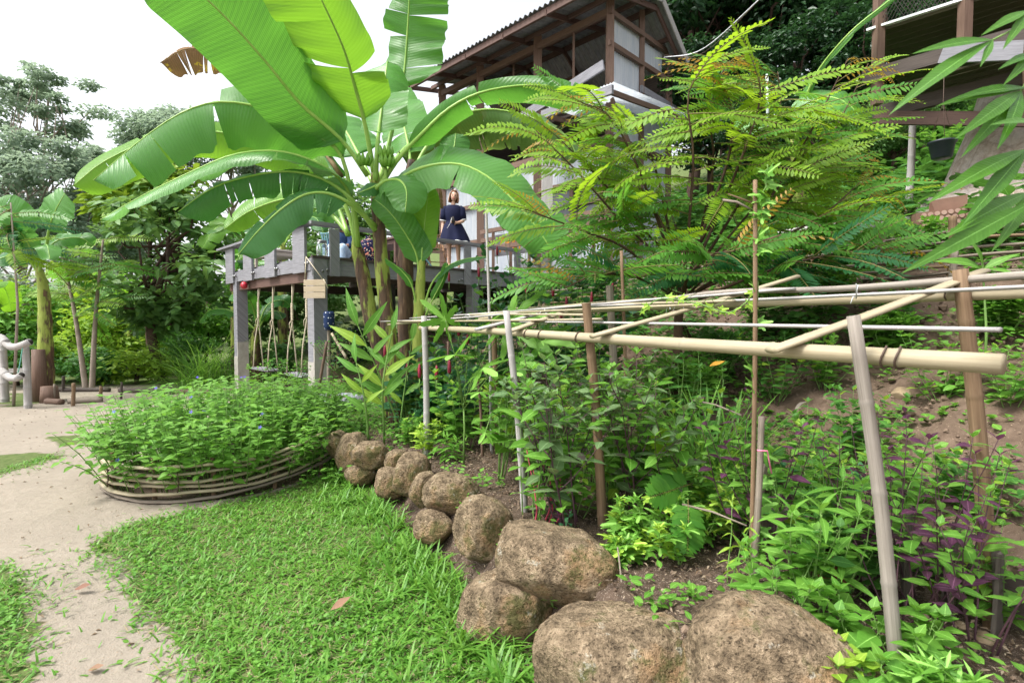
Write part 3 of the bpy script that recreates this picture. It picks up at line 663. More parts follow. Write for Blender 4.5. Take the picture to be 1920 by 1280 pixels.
def main_banana():
    g = 'banana clump before the deck'
    bA = GD(742, 6.25); bB = GD(745, 6.1); bC = GD(778, 6.8)
    A = thing('banana_plant', 'banana plant with the left leaning stem and long drooping leaves over the swings', 'banana plant', bA, g)
    stem_tube(A, [bA - UP * .1, P(722, 690, 6.25), P(698, 610, 6.25), P(689, 563, 6.25), P(678, 502, 6.25), P(670, 468, 6.25), P(665, 446, 6.25)], [.10, .092, .088, .085, .08, .07, .03], (.78, .36))
    B = thing('banana_plant', 'tallest banana plant with upright giant leaves and green fruit in the middle of the clump', 'banana plant', bB, g)
    stem_tube(B, [bB - UP * .1, P(738, 690, 6.1), P(727, 610, 6.1), P(716, 500, 6.1), P(711, 430, 6.1), P(706, 370, 6.1), P(703, 320, 6.1)], [.098, .092, .086, .08, .075, .065, .045], (.72, .32))
    Cc = thing('banana_plant', 'banana plant with a shaggy brown stem, rightmost thick stem of the clump', 'banana plant', bC, g)
    stem_tube(Cc, [bC - UP * .1, P(764, 690, 6.8), P(761, 600, 6.8), P(760, 500, 6.8), P(762, 420, 6.8), P(768, 340, 6.8), P(772, 300, 6.8)], [.115, .11, .105, .10, .09, .075, .05], (.98, .7))
    low = lambda t: (0, -1, .4)
    # giant leaves of the middle plant
    banana_leaf(B, [(702, 330, 6.1), (684, 232, 5.9), (664, 158, 5.6), (644, 91, 5.3), (603, 0, 4.9), (560, -90, 4.6)], .35, .50, 'ban_lime', (0.15, -1, -.35), .22, .12, .14, 3, .07, 3, .8)
    banana_leaf(B, [(690, 330, 6.05), (640, 262, 5.9), (564, 195, 5.6), (500, 118, 5.3), (430, 40, 5.0), (350, -35, 4.7), (280, -90, 4.5)], .38, .40, 'ban_mid', (.3, -1, -.3), .16, .15, .18, 0, .05, 12, .8)
    banana_leaf(B, [(712, 340, 6.3), (735, 245, 6.5), (756, 148, 6.6), (765, 40, 6.5), (770, -60, 6.3)], .48, .28, 'ban_mid', (-.25, -1, -.1), .46, .15, .2, 5, .08, 15, .8)
    banana_leaf(B, [(704, 338, 6.0), (708, 269, 5.95), (716, 200, 6.05), (722, 150, 6.2), (726, 115, 6.5)], .30, .34, 'ban_pale', (0.05, -1, .55), .3, .1, .15, 1, .08, 18, .7)
    banana_leaf(B, [(700, 345, 6.2), (670, 285, 6.5), (640, 235, 6.9), (600, 205, 7.4)], .36, .36, 'ban_pale', (0.0, -1, .5), .3, .1, .1, 1, .06, 21, .7)
    banana_leaf(B, [(712, 350, 6.0), (745, 300, 5.9), (790, 252, 5.8), (840, 205, 5.75), (900, 174, 5.7), (980, 160, 5.65), (1050, 164, 5.6), (1100, 182, 5.6)], .25, .10, 'ban_mid', (.2, -.75, -.3), .2, .8, .25, 2, .08, 24, .8)
    banana_leaf(B, [(715, 372, 6.0), (750, 335, 5.85), (800, 312, 5.75), (860, 308, 5.7), (915, 332, 5.6), (965, 378, 5.5), (1005, 425, 5.45), (1035, 470, 5.4)], .34, .36, 'ban_pale', (0.1, -.75, .65), .10, .12, .12, 2, .05, 27, .75)
    banana_leaf(B, [(700, 360, 5.95), (722, 340, 5.75), (748, 338, 5.6), (762, 358, 5.5), (760, 398, 5.45)], .22, .24, 'ban_pale', lambda t: (0.35, -1, .5), .14, .15, .25, 0, .04, 30, .55)
    banana_leaf(B, [(706, 360, 6.3), (715, 345, 6.0), (690, 355, 5.8), (672, 362, 5.6)], .1, .1, 'ban_deep', (0, -1, .2), .1, .3, .3, 0, .05, 33)
    banana_leaf(B, [(708, 345, 6.4), (740, 300, 6.8), (775, 265, 7.2), (835, 240, 7.4), (910, 228, 7.4), (985, 236, 7.3), (1060, 262, 7.3)], .40, .20, 'ban_torn', (.1, -.8, .5), .2, 1.05, .6, 8, .12, 36, .8)
    banana_leaf(Cc, [(772, 330, 6.8), (800, 275, 7.0), (850, 222, 7.1), (920, 205, 7.1), (1000, 222, 7.0), (1060, 255, 7.0), (1085, 300, 7.0)], .42, .2, 'ban_torn', (.1, -.8, .45), .2, 1.1, .7, 9, .12, 38, .8)
    banana_leaf(Cc, [(771, 340, 6.8), (765, 270, 7.2), (745, 200, 7.8), (715, 160, 8.4)], .36, .36, 'ban_pale', (0, -1, .4), .25, .3, .3, 4, .1, 41)
    banana_leaf(Cc, [(774, 335, 6.8), (820, 320, 6.9), (848, 285, 7.0), (855, 250, 7.1)], .2, .2, 'ban_mid', (0, -1, .2), .3, .2, .2, 0, .06, 43)
    banana_leaf(Cc, [(768, 372, 6.75), (785, 350, 6.6), (805, 345, 6.5), (820, 352, 6.45), (824, 372, 6.4), (829, 392, 6.4)], .05, .06, 'ban_dry', (0, -1, .6), .15, .9, .9, 3, .2, 44)
    # long leaves of the left plant
    banana_leaf(A, [(669, 462, 6.22), (660, 375, 6.1), (640, 292, 6.0), (598, 255, 5.85), (537, 218, 5.7), (470, 197, 5.6), (403, 192, 5.5), (340, 212, 5.4), (270, 258, 5.3), (175, 338, 5.2)], .22, .44, 'ban_mid', lambda t: (0.0, -.9 + .35 * t, -.45 + 1.45 * t), .2, .2, .3, 3, .07, 50, .82, dl2=.35)
    banana_leaf(A, [(668, 462, 6.27), (652, 395, 6.3), (610, 320, 6.3), (560, 288, 6.3), (497, 268, 6.25), (420, 249, 6.2), (336, 247, 6.1), (260, 272, 6.0), (190, 306, 5.9), (136, 350, 5.8)], .13, .30, 'ban_lime', (0.05, -.9, .1), .2, .2, .5, 3, .07, 53, .8)
    banana_leaf(A, [(672, 462, 6.2), (664, 390, 6.0), (640, 338, 5.8), (588, 303, 5.6), (520, 284, 5.45), (440, 290, 5.3), (360, 322, 5.2), (269, 366, 5.1), (188, 412, 5.0)], .24, .16, 'ban_pale', (0.0, -.28, 1.0), .16, .2, .3, 3, .08, 56, .8)
    banana_leaf(A, [(704, 432, 6.04), (660, 375, 5.85), (610, 338, 5.7), (550, 322, 5.6), (480, 328, 5.5), (400, 352, 5.4), (330, 400, 5.3)], .10, .24, 'ban_deep', (0.0, -.7, .7), .2, .3, .9, 9, .12, 59, .8)
    banana_leaf(A, [(704, 425, 6.04), (664, 388, 5.78), (620, 364, 5.6), (575, 364, 5.5), (530, 390, 5.4), (485, 432, 5.35), (446, 478, 5.3)], .10, .24, 'ban_deep', (0.25, -.8, .55), .22, .4, .3, 2, .06, 62, .78)
    banana_leaf(A, [(652, 440, 6.3), (630, 380, 6.6), (590, 330, 7.0), (560, 280, 7.4), (545, 225, 7.8)], .34, .34, 'ban_mid', (0, -1, .1), .25, .2, .2, 2, .06, 65)
    banana_leaf(A, [(655, 440, 6.5), (600, 380, 6.9), (540, 372, 7.2), (470, 395, 7.4), (420, 430, 7.5)], .3, .2, 'ban_lime', (0, -1, -.2), .25, .5, .3, 4, .06, 66)
    banana_leaf(A, [(640, 330, 6.6), (560, 215, 7.2), (490, 140, 7.5), (420, 100, 7.5), (350, 92, 7.4), (300, 118, 7.3)], .06, .30, 'ban_dry', (0, -1, .1), .3, .3, .35, 7, .12, 68)
    # fruit bunch
    fr = MB().tube([P(704, 330, 6.0), P(710, 285, 5.95), P(722, 300, 5.9), P(724, 350, 5.9)], .02, 6).build('fruit_stalk', M['rib'], B)
    fm = plain_mat('banana_fruit', (.10, .26, .02), (.16, .34, .04), 6, .4, .4)
    for (cx, cy) in ((724, 292), (726, 308), (684, 306)):
        for k in range(5):
            a = -1.3 + k * .65; b = P(cx, cy, 5.88); d = Vector((math.sin(a) * .7 * (1 if cx > 700 else -1), -math.cos(a) * .7, 0))
            MB().tube([b, b + d * .06 - UP * .02, b + d * .10 + UP * .03, b + d * .11 + UP * .09], [.012, .027, .025, .008], 8).build('banana_fruit', fm, B)
    # young sucker to the right
    bD = GD(788, 6.0)
    S = thing('banana_plant', 'slim young banana sucker with upright light leaf right of the thick stems', 'banana plant', bD, g)
    stem_tube(S, [bD - UP * .1, P(785, 640, 6.0), P(787, 560, 6.0), P(790, 500, 6.0), P(791, 460, 6.0)], [.085, .075, .06, .045, .02], (.6, .05))
    banana_leaf(S, [(790, 510, 6.0), (792, 460, 5.95), (798, 405, 5.95), (805, 345, 6.0)], .15, .14, 'ban_lime', (.1, -1, 0), .25, .1, .1, 0, .04, 71, .6, .012)
    banana_leaf(S, [(786, 520, 6.0), (780, 475, 5.95), (755, 430, 5.85), (728, 395, 5.8), (700, 372, 5.8)], .19, .14, 'ban_mid', (-.1, -1, .1), .15, .1, .15, 0, .05, 74, .65, .012)
    banana_leaf(S, [(792, 590, 6.0), (808, 535, 5.9), (835, 502, 5.85), (870, 486, 5.8), (915, 480, 5.75)], .06, .09, 'ban_deep', (0, -.5, .8), .3, .3, .4, 0, .06, 77, .7, .010)
    banana_leaf(S, [(784, 590, 6.0), (772, 535, 5.9), (750, 505, 5.85), (722, 484, 5.8)], .07, .06, 'ban_mid', (0, -.5, .8), .3, .3, .3, 0, .06, 78, .7, .010)
    banana_leaf(S, [(794, 600, 6.0), (812, 560, 5.9), (832, 520, 5.85), (838, 492, 5.85)], .05, .05, 'ban_mid', (.6, -.7, .4), .3, .3, .3, 0, .06, 79, .7, .008)
main_banana()
def banana_auto(base, h, n, ln, label, seed, group, mats=('ban_mid', 'ban_lime', 'ban_pale', 'ban_deep'), r=.13, az0=None, brown=(.9, .1), wid=.13):
    rs = np.random.default_rng(seed); base = Vector(base)
    t = thing('banana_plant', label, 'banana plant', base, group); top = base + UP * h + Vector((rs.uniform(-.1, .1), 0, 0))
    stem_tube(t, [base - UP * .1, base + UP * h * .4, base + UP * h * .8, top], [r, r * .95, r * .75, r * .4], brown)
    for k in range(n):
        az = (k * 2.4 + rs.uniform(-.3, .3)) if az0 is None else az0 + rs.uniform(-1.4, 1.4); l = ln * rs.uniform(.75, 1.1); up = rs.uniform(.35, 1.25) if k > 1 else 1.3
        d = Vector((math.sin(az), -math.cos(az), 0)); e = Vector((d.x * math.cos(up), d.y * math.cos(up), math.sin(up)))
        p0 = top - UP * .15; p1 = p0 + e * l * .3; p2 = p1 + (e * .7 + d * .25) * l * .3; p3 = p2 + (d * .9 + UP * (math.sin(up) - .75)) * l * .28; p4 = p3 + (d * .6 - UP * (1.2 - up * .6)) * l * .25
        banana_leaf(t, [p0, p1, p2, p3, p4], l * wid, l * wid, mats[k % len(mats)], (-d.x * .15, -d.y * .15 - .25, 1) if up < 1 else (d.x * -.4, -1, .3), .22, .25, .25, int(rs.integers(0, 4)), .07, seed * 10 + k, .75, .018, 24, world=True)
    return t
LB = banana_auto(GD(84, 10.2), 2.55, 5, 1.5, 'banana plant with thick pale stem beside the bamboo rail at the left edge', 3, 'background banana plants', ('ban_pale', 'ban_mid', 'ban_lime'), .13, brown=(.9, .1))
banana_leaf(LB, [(85, 480, 10.2), (92, 430, 10.1), (104, 395, 10.0), (122, 362, 9.9)], .36, .36, 'ban_pale', (.1, -1, .4), .3, .1, .1, 0, .04, 301, .6)
banana_leaf(LB, [(82, 480, 10.2), (55, 440, 10.1), (25, 400, 10.0), (-15, 380, 9.9)], .3, .3, 'ban_mid', (-.1, -1, .4), .3, .2, .2, 1, .04, 302, .7)
banana_auto(GD(530, 14.5), 3.6, 8, 2.3, 'banana plant behind the deck whose leaves rise over its left railing', 5, 'background banana plants', brown=(.9, .2))
banana_auto(GD(440, 16.5), 3.0, 7, 2.2, 'banana plant standing far behind the swings', 8, 'background banana plants')
banana_auto(GD(245, 15.5), 1.6, 5, 1.9, 'low banana plant with a bright lime leaf left of the dark-trunked tree', 11, 'background banana plants', ('ban_lime', 'ban_mid'))
banana_auto(GD(478, 12.9), 1.4, 5, 1.5, 'short banana plant seen through the swing ropes', 14, 'background banana plants', ('ban_mid', 'ban_deep'), brown=(.98, .5))
banana_auto(GD(-45, 11.5), 2.2, 5, 1.9, 'banana plant cut off by the left edge of the picture', 17, 'background banana plants', ('ban_lime', 'ban_deep'))
def right_banana():
    b = GD(1500, 8.2); t = thing('banana_plant', 'banana plant hidden behind the feathery tree with one long leaf raised to the platform', 'banana plant', b)
    stem_tube(t, [b - UP * .1, P(1495, 380, 8.1), P(1490, 260, 8.0)], [.13, .11, .06], (.9, .3))
    banana_leaf(t, [(1490, 290, 8.0), (1502, 215, 7.7), (1530, 140, 7.4), (1590, 65, 7.0), (1650, 15, 6.8), (1720, -40, 6.6)], .05, .20, 'ban_pale', (-.3, -.6, .6), .2, .7, .5, 0, .05, 91)
    banana_leaf(t, [(1490, 290, 8.0), (1500, 230, 7.6), (1540, 185, 7.3), (1585, 192, 7.1), (1615, 222, 7.0)], .24, .28, 'ban_pale', (.1, -.8, .6), .25, .1, .1, 0, .05, 92, .6)
    banana_leaf(t, [(1490, 290, 8.0), (1460, 240, 7.9), (1420, 225, 7.8), (1380, 240, 7.8)], .24, .24, 'ban_pale', (-.1, -.6, .8), .25, .2, .2, 0, .05, 93)
right_banana()

# ------------------------------------------------------------------ feathery tree
LT = dict(trans=.45, rough=.45, spec=.35)
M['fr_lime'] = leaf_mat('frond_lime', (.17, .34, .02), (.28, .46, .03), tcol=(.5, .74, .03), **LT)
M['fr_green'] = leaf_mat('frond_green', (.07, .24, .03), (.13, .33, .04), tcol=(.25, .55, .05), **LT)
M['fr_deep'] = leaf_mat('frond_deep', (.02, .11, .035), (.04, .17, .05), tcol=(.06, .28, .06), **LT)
M['fr_orange'] = leaf_mat('frond_orange', (.36, .26, .02), (.46, .22, .04), tcol=(.75, .48, .03), **LT)
M['rachis'] = plain_mat('rachis', (.13, .12, .035), (.18, .15, .05), 9, .6)
M['twig'] = plain_mat('twig_bark', (.10, .065, .04), (.055, .035, .025), 12, .8, .15, .3)
LEAFLET = T_leaf(4, .35, .55, .10, .1)
def frond_mesh(pairs, droop, mt, ll=.16, fold=.2, curl=0.0, seed=0, taper=.45):
    rs = np.random.default_rng(seed); mb = MB()
    xs = np.linspace(0, 1, 9); pts = [(x, 0, -droop * x * x + curl * math.sin(x * 3)) for x in xs]
    mb.cm = 1; mb.tube([Vector(p) for p in pts], list(np.linspace(.008, .003, 9)), 4); mb.cm = 0
    t = np.linspace(.16, .99, pairs); z = -droop * t * t + curl * np.sin(t * 3)
    for sd in (1, -1):
        pos = np.stack([t, 0 * t, z], -1); env = np.sin(np.pi * (t * .86 + .1)) ** taper
        X = np.stack([.34 + .25 * t + rs.normal(0, .07, pairs), np.full(pairs, sd * 1.0), -fold + rs.normal(0, .08, pairs)], -1)
        mb.inst(LEAFLET, pos, X, (0.15, 0, 1), ll * env * rs.uniform(.88, 1.08, pairs), rs.random(pairs))
    o = mb.build('frond_tmp', [M[mt], M['rachis']]); me = o.data; bpy.data.objects.remove(o); return me
FR = {k: [frond_mesh(p, d, k, l, f, c, i * 7 + 1) for i, (p, d, l, f, c) in enumerate(sp)] for k, sp in {
    'fr_lime': [(19, .22, .155, .1, .0), (17, .35, .17, .05, .05), (21, .12, .145, .15, .03)],
    'fr_green': [(18, .2, .16, .12, .02), (20, .32, .15, .05, .04), (17, .1, .17, .2, .0)],
    'fr_deep': [(18, .25, .16, .1, .02), (19, .15, .15, .15, .0)],
    'fr_orange': [(15, .45, .14, .5, .10), (12, .7, .12, .8, .1)]}.items()}
def feathery_tree(px, dd, label, seed, sh, only):
    b = GD(px, 4.7 + dd); t = thing('feathery_tree', label, 'tree', b)
    br = [([(1275, 585, 4.7), (1240, 490, 4.65), (1160, 410, 4.5), (1085, 325, 4.3), (1005, 245, 4.2)], 'm'),
          ([(1270, 560, 4.7), (1180, 470, 4.5), (1090, 432, 4.3), (985, 392, 4.1)], 'l'),
          ([(1280, 560, 4.7), (1292, 420, 4.6), (1300, 290, 4.5), (1290, 180, 4.4), (1330, 105, 4.4)], 'h'),
          ([(1285, 540, 4.7), (1352, 390, 4.6), (1400, 270, 4.5), (1425, 185, 4.5), (1420, 125, 4.5)], 'h'),
          ([(1290, 540, 4.7), (1415, 410, 4.7), (1490, 300, 4.8), (1545, 200, 4.9), (1590, 110, 4.9)], 'h'),
          ([(1300, 550, 4.7), (1440, 460, 4.6), (1540, 405, 4.6), (1610, 345, 4.6)], 'm'),
          ([(1270, 560, 4.6), (1195, 520, 4.3), (1120, 515, 4.1), (1060, 540, 4.0)], 'l'),
          ([(1270, 520, 4.7), (1225, 390, 4.7), (1185, 290, 4.7), (1140, 215, 4.7), (1080, 190, 4.7)], 'h'),
          ([(1310, 560, 4.6), (1420, 515, 4.4), (1520, 485, 4.3), (1640, 465, 4.3)], 'l'),
          ([(1290, 540, 4.8), (1370, 440, 5.0), (1450, 350, 5.2), (1520, 290, 5.2)], 'm'),
          ([(1275, 560, 4.8), (1250, 440, 5.0), (1200, 350, 5.1), (1140, 290, 5.1)], 'm'),
          ([(1275, 570, 4.6), (1290, 520, 4.2), (1330, 480, 4.0), (1380, 470, 3.9)], 'l'),
          ([(1300, 480, 4.7), (1365, 300, 4.8), (1370, 200, 4.8), (1340, 150, 4.8)], 'h')]
    tr = MB().tube([b - UP * .1, b + UP * .25, P(1272, 600, 4.7 + dd), P(1278, 545, 4.7 + dd)], [.05, .045, .04, .032], 8).build('trunk', M['twig'], t)
    rs = np.random.default_rng(seed)
    for bi, (pts, lv) in enumerate(br):
        if bi not in only: continue
        pts = [(p[0] + sh * min(1, k * .6), p[1] + sh * .25 * min(1, k), p[2] + dd) for k, p in enumerate(pts)]
        C = spline([P(*p) for p in pts], 40)
        MB().tube([Vector(c) for c in C[::3]], list(np.linspace(.016, .004, len(C[::3]))), 6).build('branch', M['twig'], t)
        n = {'h': 24, 'm': 22, 'l': 19}[lv]
        for k in range(n):
            u = .28 + .72 * (k + .5) / n; p = Vector(C[int(u * 39)]); d = Vector(C[min(39, int(u * 39) + 2)] - C[max(0, int(u * 39) - 2)]).normalized()
            tipn = u > .86
            az = math.atan2(d.y, d.x) + (1 if k % 2 else -1) * (rs.uniform(.25, .8) if tipn else rs.uniform(.7, 1.5))
            el = rs.uniform(-.12, .42) + (.25 if tipn else 0)
            X = Vector((math.cos(az) * math.cos(el), math.sin(az) * math.cos(el), math.sin(el)))
            X.y *= .5; X.z -= .05; X.normalize(); hgt = p.z
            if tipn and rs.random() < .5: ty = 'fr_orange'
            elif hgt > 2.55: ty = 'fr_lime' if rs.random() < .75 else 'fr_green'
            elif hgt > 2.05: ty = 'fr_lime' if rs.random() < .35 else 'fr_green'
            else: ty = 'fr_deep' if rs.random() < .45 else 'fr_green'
            sc = rs.uniform(.46, .8) * (.8 if tipn else 1) * (.9 if ty == 'fr_orange' else 1)
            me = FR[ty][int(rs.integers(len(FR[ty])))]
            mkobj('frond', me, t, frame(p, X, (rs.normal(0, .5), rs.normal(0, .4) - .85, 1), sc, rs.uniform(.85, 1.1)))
            if not tipn and rs.random() < .06:
                me = FR[ty][0]; X2 = Vector((X.x, X.y * .4 - .5, X.z)); mkobj('frond', me, t, frame(p, X2, (0, -.3, 1), sc * .9))
feathery_tree(1270, 0, 'feathery young tree with layered lime fronds and orange tips behind the trellis', 5, 0, range(13))
feathery_tree(1310, .45, 'second feathery stem growing close behind the one with orange tips', 9, 38, (0, 2, 3, 4, 5, 7, 8, 9, 10, 11, 12))
# ------------------------------------------------------------------ bamboo trellis
def pole(name, pts, r0, r1, m, parent, nodes=.28, n=10, rnd=None, flat=1.0, open_end=False):
    """bamboo: slightly swollen joints every `nodes` metres"""
    C = spline(pts, 60); L = np.concatenate([[0], np.cumsum(np.linalg.norm(np.diff(C, axis=0), axis=1))]); T = L[-1]
    st = sorted(set(np.linspace(0, T, max(8, int(T / .12))).tolist() + [x + e for x in np.arange(nodes * .6, T, nodes) for e in (-.012, 0, .012)]))
    P_ = [Vector([np.interp(x, L, C[:, i]) for i in range(3)]) for x in st]
    rr = [(r0 + (r1 - r0) * x / T) * (1.0 if not any(abs(x - k) < .002 for k in np.arange(nodes * .6, T, nodes)) else 1.09) for x in st]
    mb = MB(); mb.tube(P_, rr, n, (rng.random() * .6 if rnd is None else rnd), flat=flat)
    node = np.array([any(abs(x - k) < .002 for k in np.arange(nodes * .6, T, nodes)) for x in st]); base = mb.r[-1][0]; mb.r[-1] = np.repeat(np.where(node, 1.7, base), n)
    return mb.build(name, M[m], parent)
TN0, TN1 = Vector((1.24, 1.70, 0)), Vector((-.74, 4.66, 0)); TD = (TN1 - TN0).normalized(); TP = Vector((-TD.y, TD.x, 0)) * -1
if TP.x < 0: TP = -TP
def TPt(s, w, dz=0.0):
    """trellis frame: s metres along from the near stake, w metres up the slope"""
    p = TN0 + TD * s + TP * w; z = 1.385 + .018 * min(s, 2.5) + w * (.33 - .045 * s); return Vector((p.x, p.y, z + dz))
def stake(parent, top, bot, r, m, nm='stake', rnd=None): return pole(nm, [Vector(bot) - UP * .12, (Vector(top) + Vector(bot)) / 2 + Vector((.008, 0, 0)), top], r * 1.1, r * .95, m, parent, .3, 9, rnd)
M['wood_stake'] = wood_mat('wood_stake', (.22, .19, .16), (.40, .36, .31), None, .75, (.13, .11, .09), .4, (1.5, 12, 1))
def make_trellis():
    t = thing('bamboo_trellis', 'long low trellis of bamboo poles and split slats over the vegetable bed', 'trellis', TPt(1.5, .3, -1.1))
    pole('rail', [TPt(-.25, 0), TPt(1.0, .0, .0), TPt(2.6, 0, .005), TPt(3.75, .02, .01)], .030, .021, 'bamboo', t, .42, 14)
    pole('rail', [TPt(-.9, .72, -.02), TPt(.6, .72, -.01), TPt(2.2, .70), TPt(3.6, .55, .0)], .026, .018, 'bamboo', t, .4, 12)
    pole('rail', [TPt(1.7, .72, .04), TPt(2.6, .62, .05), TPt(3.4, .35, .05), TPt(4.5, .0, .04)], .016, .010, 'bamboo', t, .35, 8)
    pole('branch_pole', [TPt(-.9, .70, .045), TPt(-.2, .68, .06), TPt(.5, .70, .045), TPt(1.1, .66, .075), TPt(1.7, .72, .03)], .018, .012, 'wood_stake', t, .7, 8)
    # near stakes, far stakes
    for (tx, ty, bx, by, d, r, m) in ((1600, 592, 1692, 1290, 1.72, .021, 'wood_stake'), (1099, 568, 1132, 985, 2.98, .026, 'bamboo_brown'), (949, 582, 986, 958, 3.24, .021, 'wood_silver'), (795, 592, 800, 852, 4.64, .026, 'wood_silver')):
        stake(t, P(tx, ty, d), P(bx, by, d), r, m)
    for (tx, ty, d, bx, r, m) in ((1800, 505, 2.12, 1885, .028, 'bamboo_brown'), (1143, 535, 4.05, 1160, .030, 'bamboo_grey'), (925, 588, 5.0, 928, .026, 'bamboo_brown')):
        p = P(tx, ty, d); g = GD(bx, d); stake(t, p, g, r, m)
    # cross pieces
    def slat(nm, a, b, w=.042, h=.010, m='bamboo', rnd=None): return MB().bar(a, b, w, h, rnd=rng.random() if rnd is None else rnd, jit=.0015).build(nm, M[m], t, False)
    for s0, a, b, m, sk in ((.36, -.12, .82, 'bamboo', -.34), (1.34, -.1, 1.05, 'bamboo', -.44), (2.1, -.1, .5, 'bamboo', .1), (2.5, -.12, .55, 'wood_silver', -.1)):
        pole('cross_slat', [TPt(s0, a, .042), TPt(s0 + sk * .5, (a + b) / 2, .045), TPt(s0 + sk, b, .05)], .036, .032, m, t, .3, 8, None, .35)
    # long split slats
    for w0, w1, s0, s1, dz in ((.17, .22, -.20, 3.4, .036), (.52, .50, -.75, 2.3, .066), (.46, .62, .9, 3.2, .07), (.2, .34, 1.7, 3.6, .075), (.66, .5, .7, 3.0, .068), (.40, .32, 1.05, 3.9, .072), (.58, .2, 1.3, 4.4, .078), (.62, .38, 2.0, 4.1, .066), (.16, .10, 1.55, 2.9, .060), (.1, .06, 2.0, 4.55, .066), (.3, .02, 2.6, 4.75, .07)):
        pole('long_slat', [TPt(s0, w0, dz), TPt((s0 + s1) / 2, (w0 + w1) / 2, dz - .006), TPt(s1, w1, dz)], .021, .016, ('wood_silver' if s0 < 0 else rng.choice(['bamboo', 'bamboo', 'wood_silver'])), t, .4, 7, None, .4)
    for s, w, r in ((0, 0, .036), (.04, 0, .035), (1.9, 0, .031), (1.55, 0, .032), (2.05, 0, .031), (3.6, .01, .026), (.1, .72, .033)):   # wire ties
        c = TPt(s, w); mb = MB(); pts = []
        for k in range(17):
            a = k / 16 * 2 * math.pi; pts.append(c + TP * math.cos(a) * r + UP * math.sin(a) * r + TD * (.006 * math.sin(a * 2)))
        mb.tube(pts, .0035, 5, cap=False); mb.build('wire_tie', M['wire'], t)
    for s, w in ((1.3, .55), (1.35, .5), (2.4, .4), (2.9, .3), (.35, .5), (3.3, .3)):
        c = TPt(s, w, .05)
        for k in range(3):
            d = Vector((rng.normal(0, .05), rng.normal(0, .05), rng.normal(-.02, .04))); MB().tube([c, c + d * .5 + UP * .02, c + d], .0022, 4).build('string_tie', M['string'], t)
make_trellis()
def lone_stake(top, bot, d, r, m, label, name='garden_stake', d2=None):
    a = P(*top, d); b = P(*bot, d2 or d); b.z = max(b.z, tz(b.x, b.y) - .02) if d2 is None else tz(b.x, b.y)
    t = thing(name, label, 'stake', b); stake(t, a, b, r, m, 'shaft'); return t, a, b
st1, sa, sb = lone_stake((1416, 338), (1408, 1085), 2.45, .010, 'bamboo_brown', 'tall thin bamboo stake carrying a climbing vine beside the trellis', d2=2.3)
for (dx, dy, L, dz) in ((-.13, -.02, .14, .09), (.12, 0, .1, .11)):
    p = sa.lerp(sb, .06 if dx < 0 else .16); MB().tube([p, p + Vector((dx, dy, .04))], [.006, .003], 6).build('side_shoot', M['bamboo_brown'], st1)
lone_stake((1428, 780), (1410, 1085), 2.3, .014, 'bamboo_grey', 'short grey stake tied with pink string next to the tall vine stake')
lone_stake((1165, 470), (1176, 930), 3.75, .012, 'bamboo_brown', 'thin brown stake rising behind the trellis below the orange fronds')
lone_stake((911, 380), (922, 860), 4.75, .013, 'wood_silver', 'pale slender pole standing before the deck and the costus shrubs', 'garden_pole')
lone_stake((895, 700), (905, 850), 4.6, .012, 'wood_brown', 'short reddish stick in the soil by the low board edging', 'garden_stick')
lone_stake((613, 640), (583, 800), 6.4, .018, 'wood_brown', 'leaning dark stick rising from the flower bed by the old tyre', 'garden_stick')
lone_stake((840, 640), (838, 800), 5.4, .012, 'wood_brown', 'thin brown stick among the papaya leaves', 'garden_stick')
mb = MB(); p0 = P(1424, 842, 2.3)
tag(MB().tube([p0 + Vector((-.02, -.02, 0)), p0 + Vector((.02, -.03, 0)), p0 + Vector((.03, -.02, -.03)), p0 + Vector((.045, -.02, -.10))], .0035, 5).build('pink_string', plain_mat('pink_string', (.75, .22, .35), None, 20, .5)), 'pink plastic string knotted on a short grey stake', 'string')
for (a, b, d, d2, r, lab) in (((1355, 375), (1408, 392), 2.5, 2.45, .006, 'dry forked twig sticking out at the top of the vine stake'), ((1165, 995), (1215, 972), 2.75, 2.8, .009, 'cut pale twig lying on the soil among lobed leaves'), ((1280, 945), (1400, 985), 2.65, 2.35, .006, 'long thin grey twig across the soil under the fan frond'), ((1173, 1165), (1158, 1025), 2.28, 2.5, .006, 'bent grey twig leaning over the big foreground boulder'), ((1300, 750), (1390, 778), 3.0, 2.7, .006, 'thin twig poking out by the lemongrass')):
    A, B = P(*a, d), P(*b, d2); tag(MB().tube([A, (A + B) / 2 + UP * .012, B], [r, r * .9, r * .6], 6).build('dry_twig', M['bamboo_grey']), lab, 'twig')

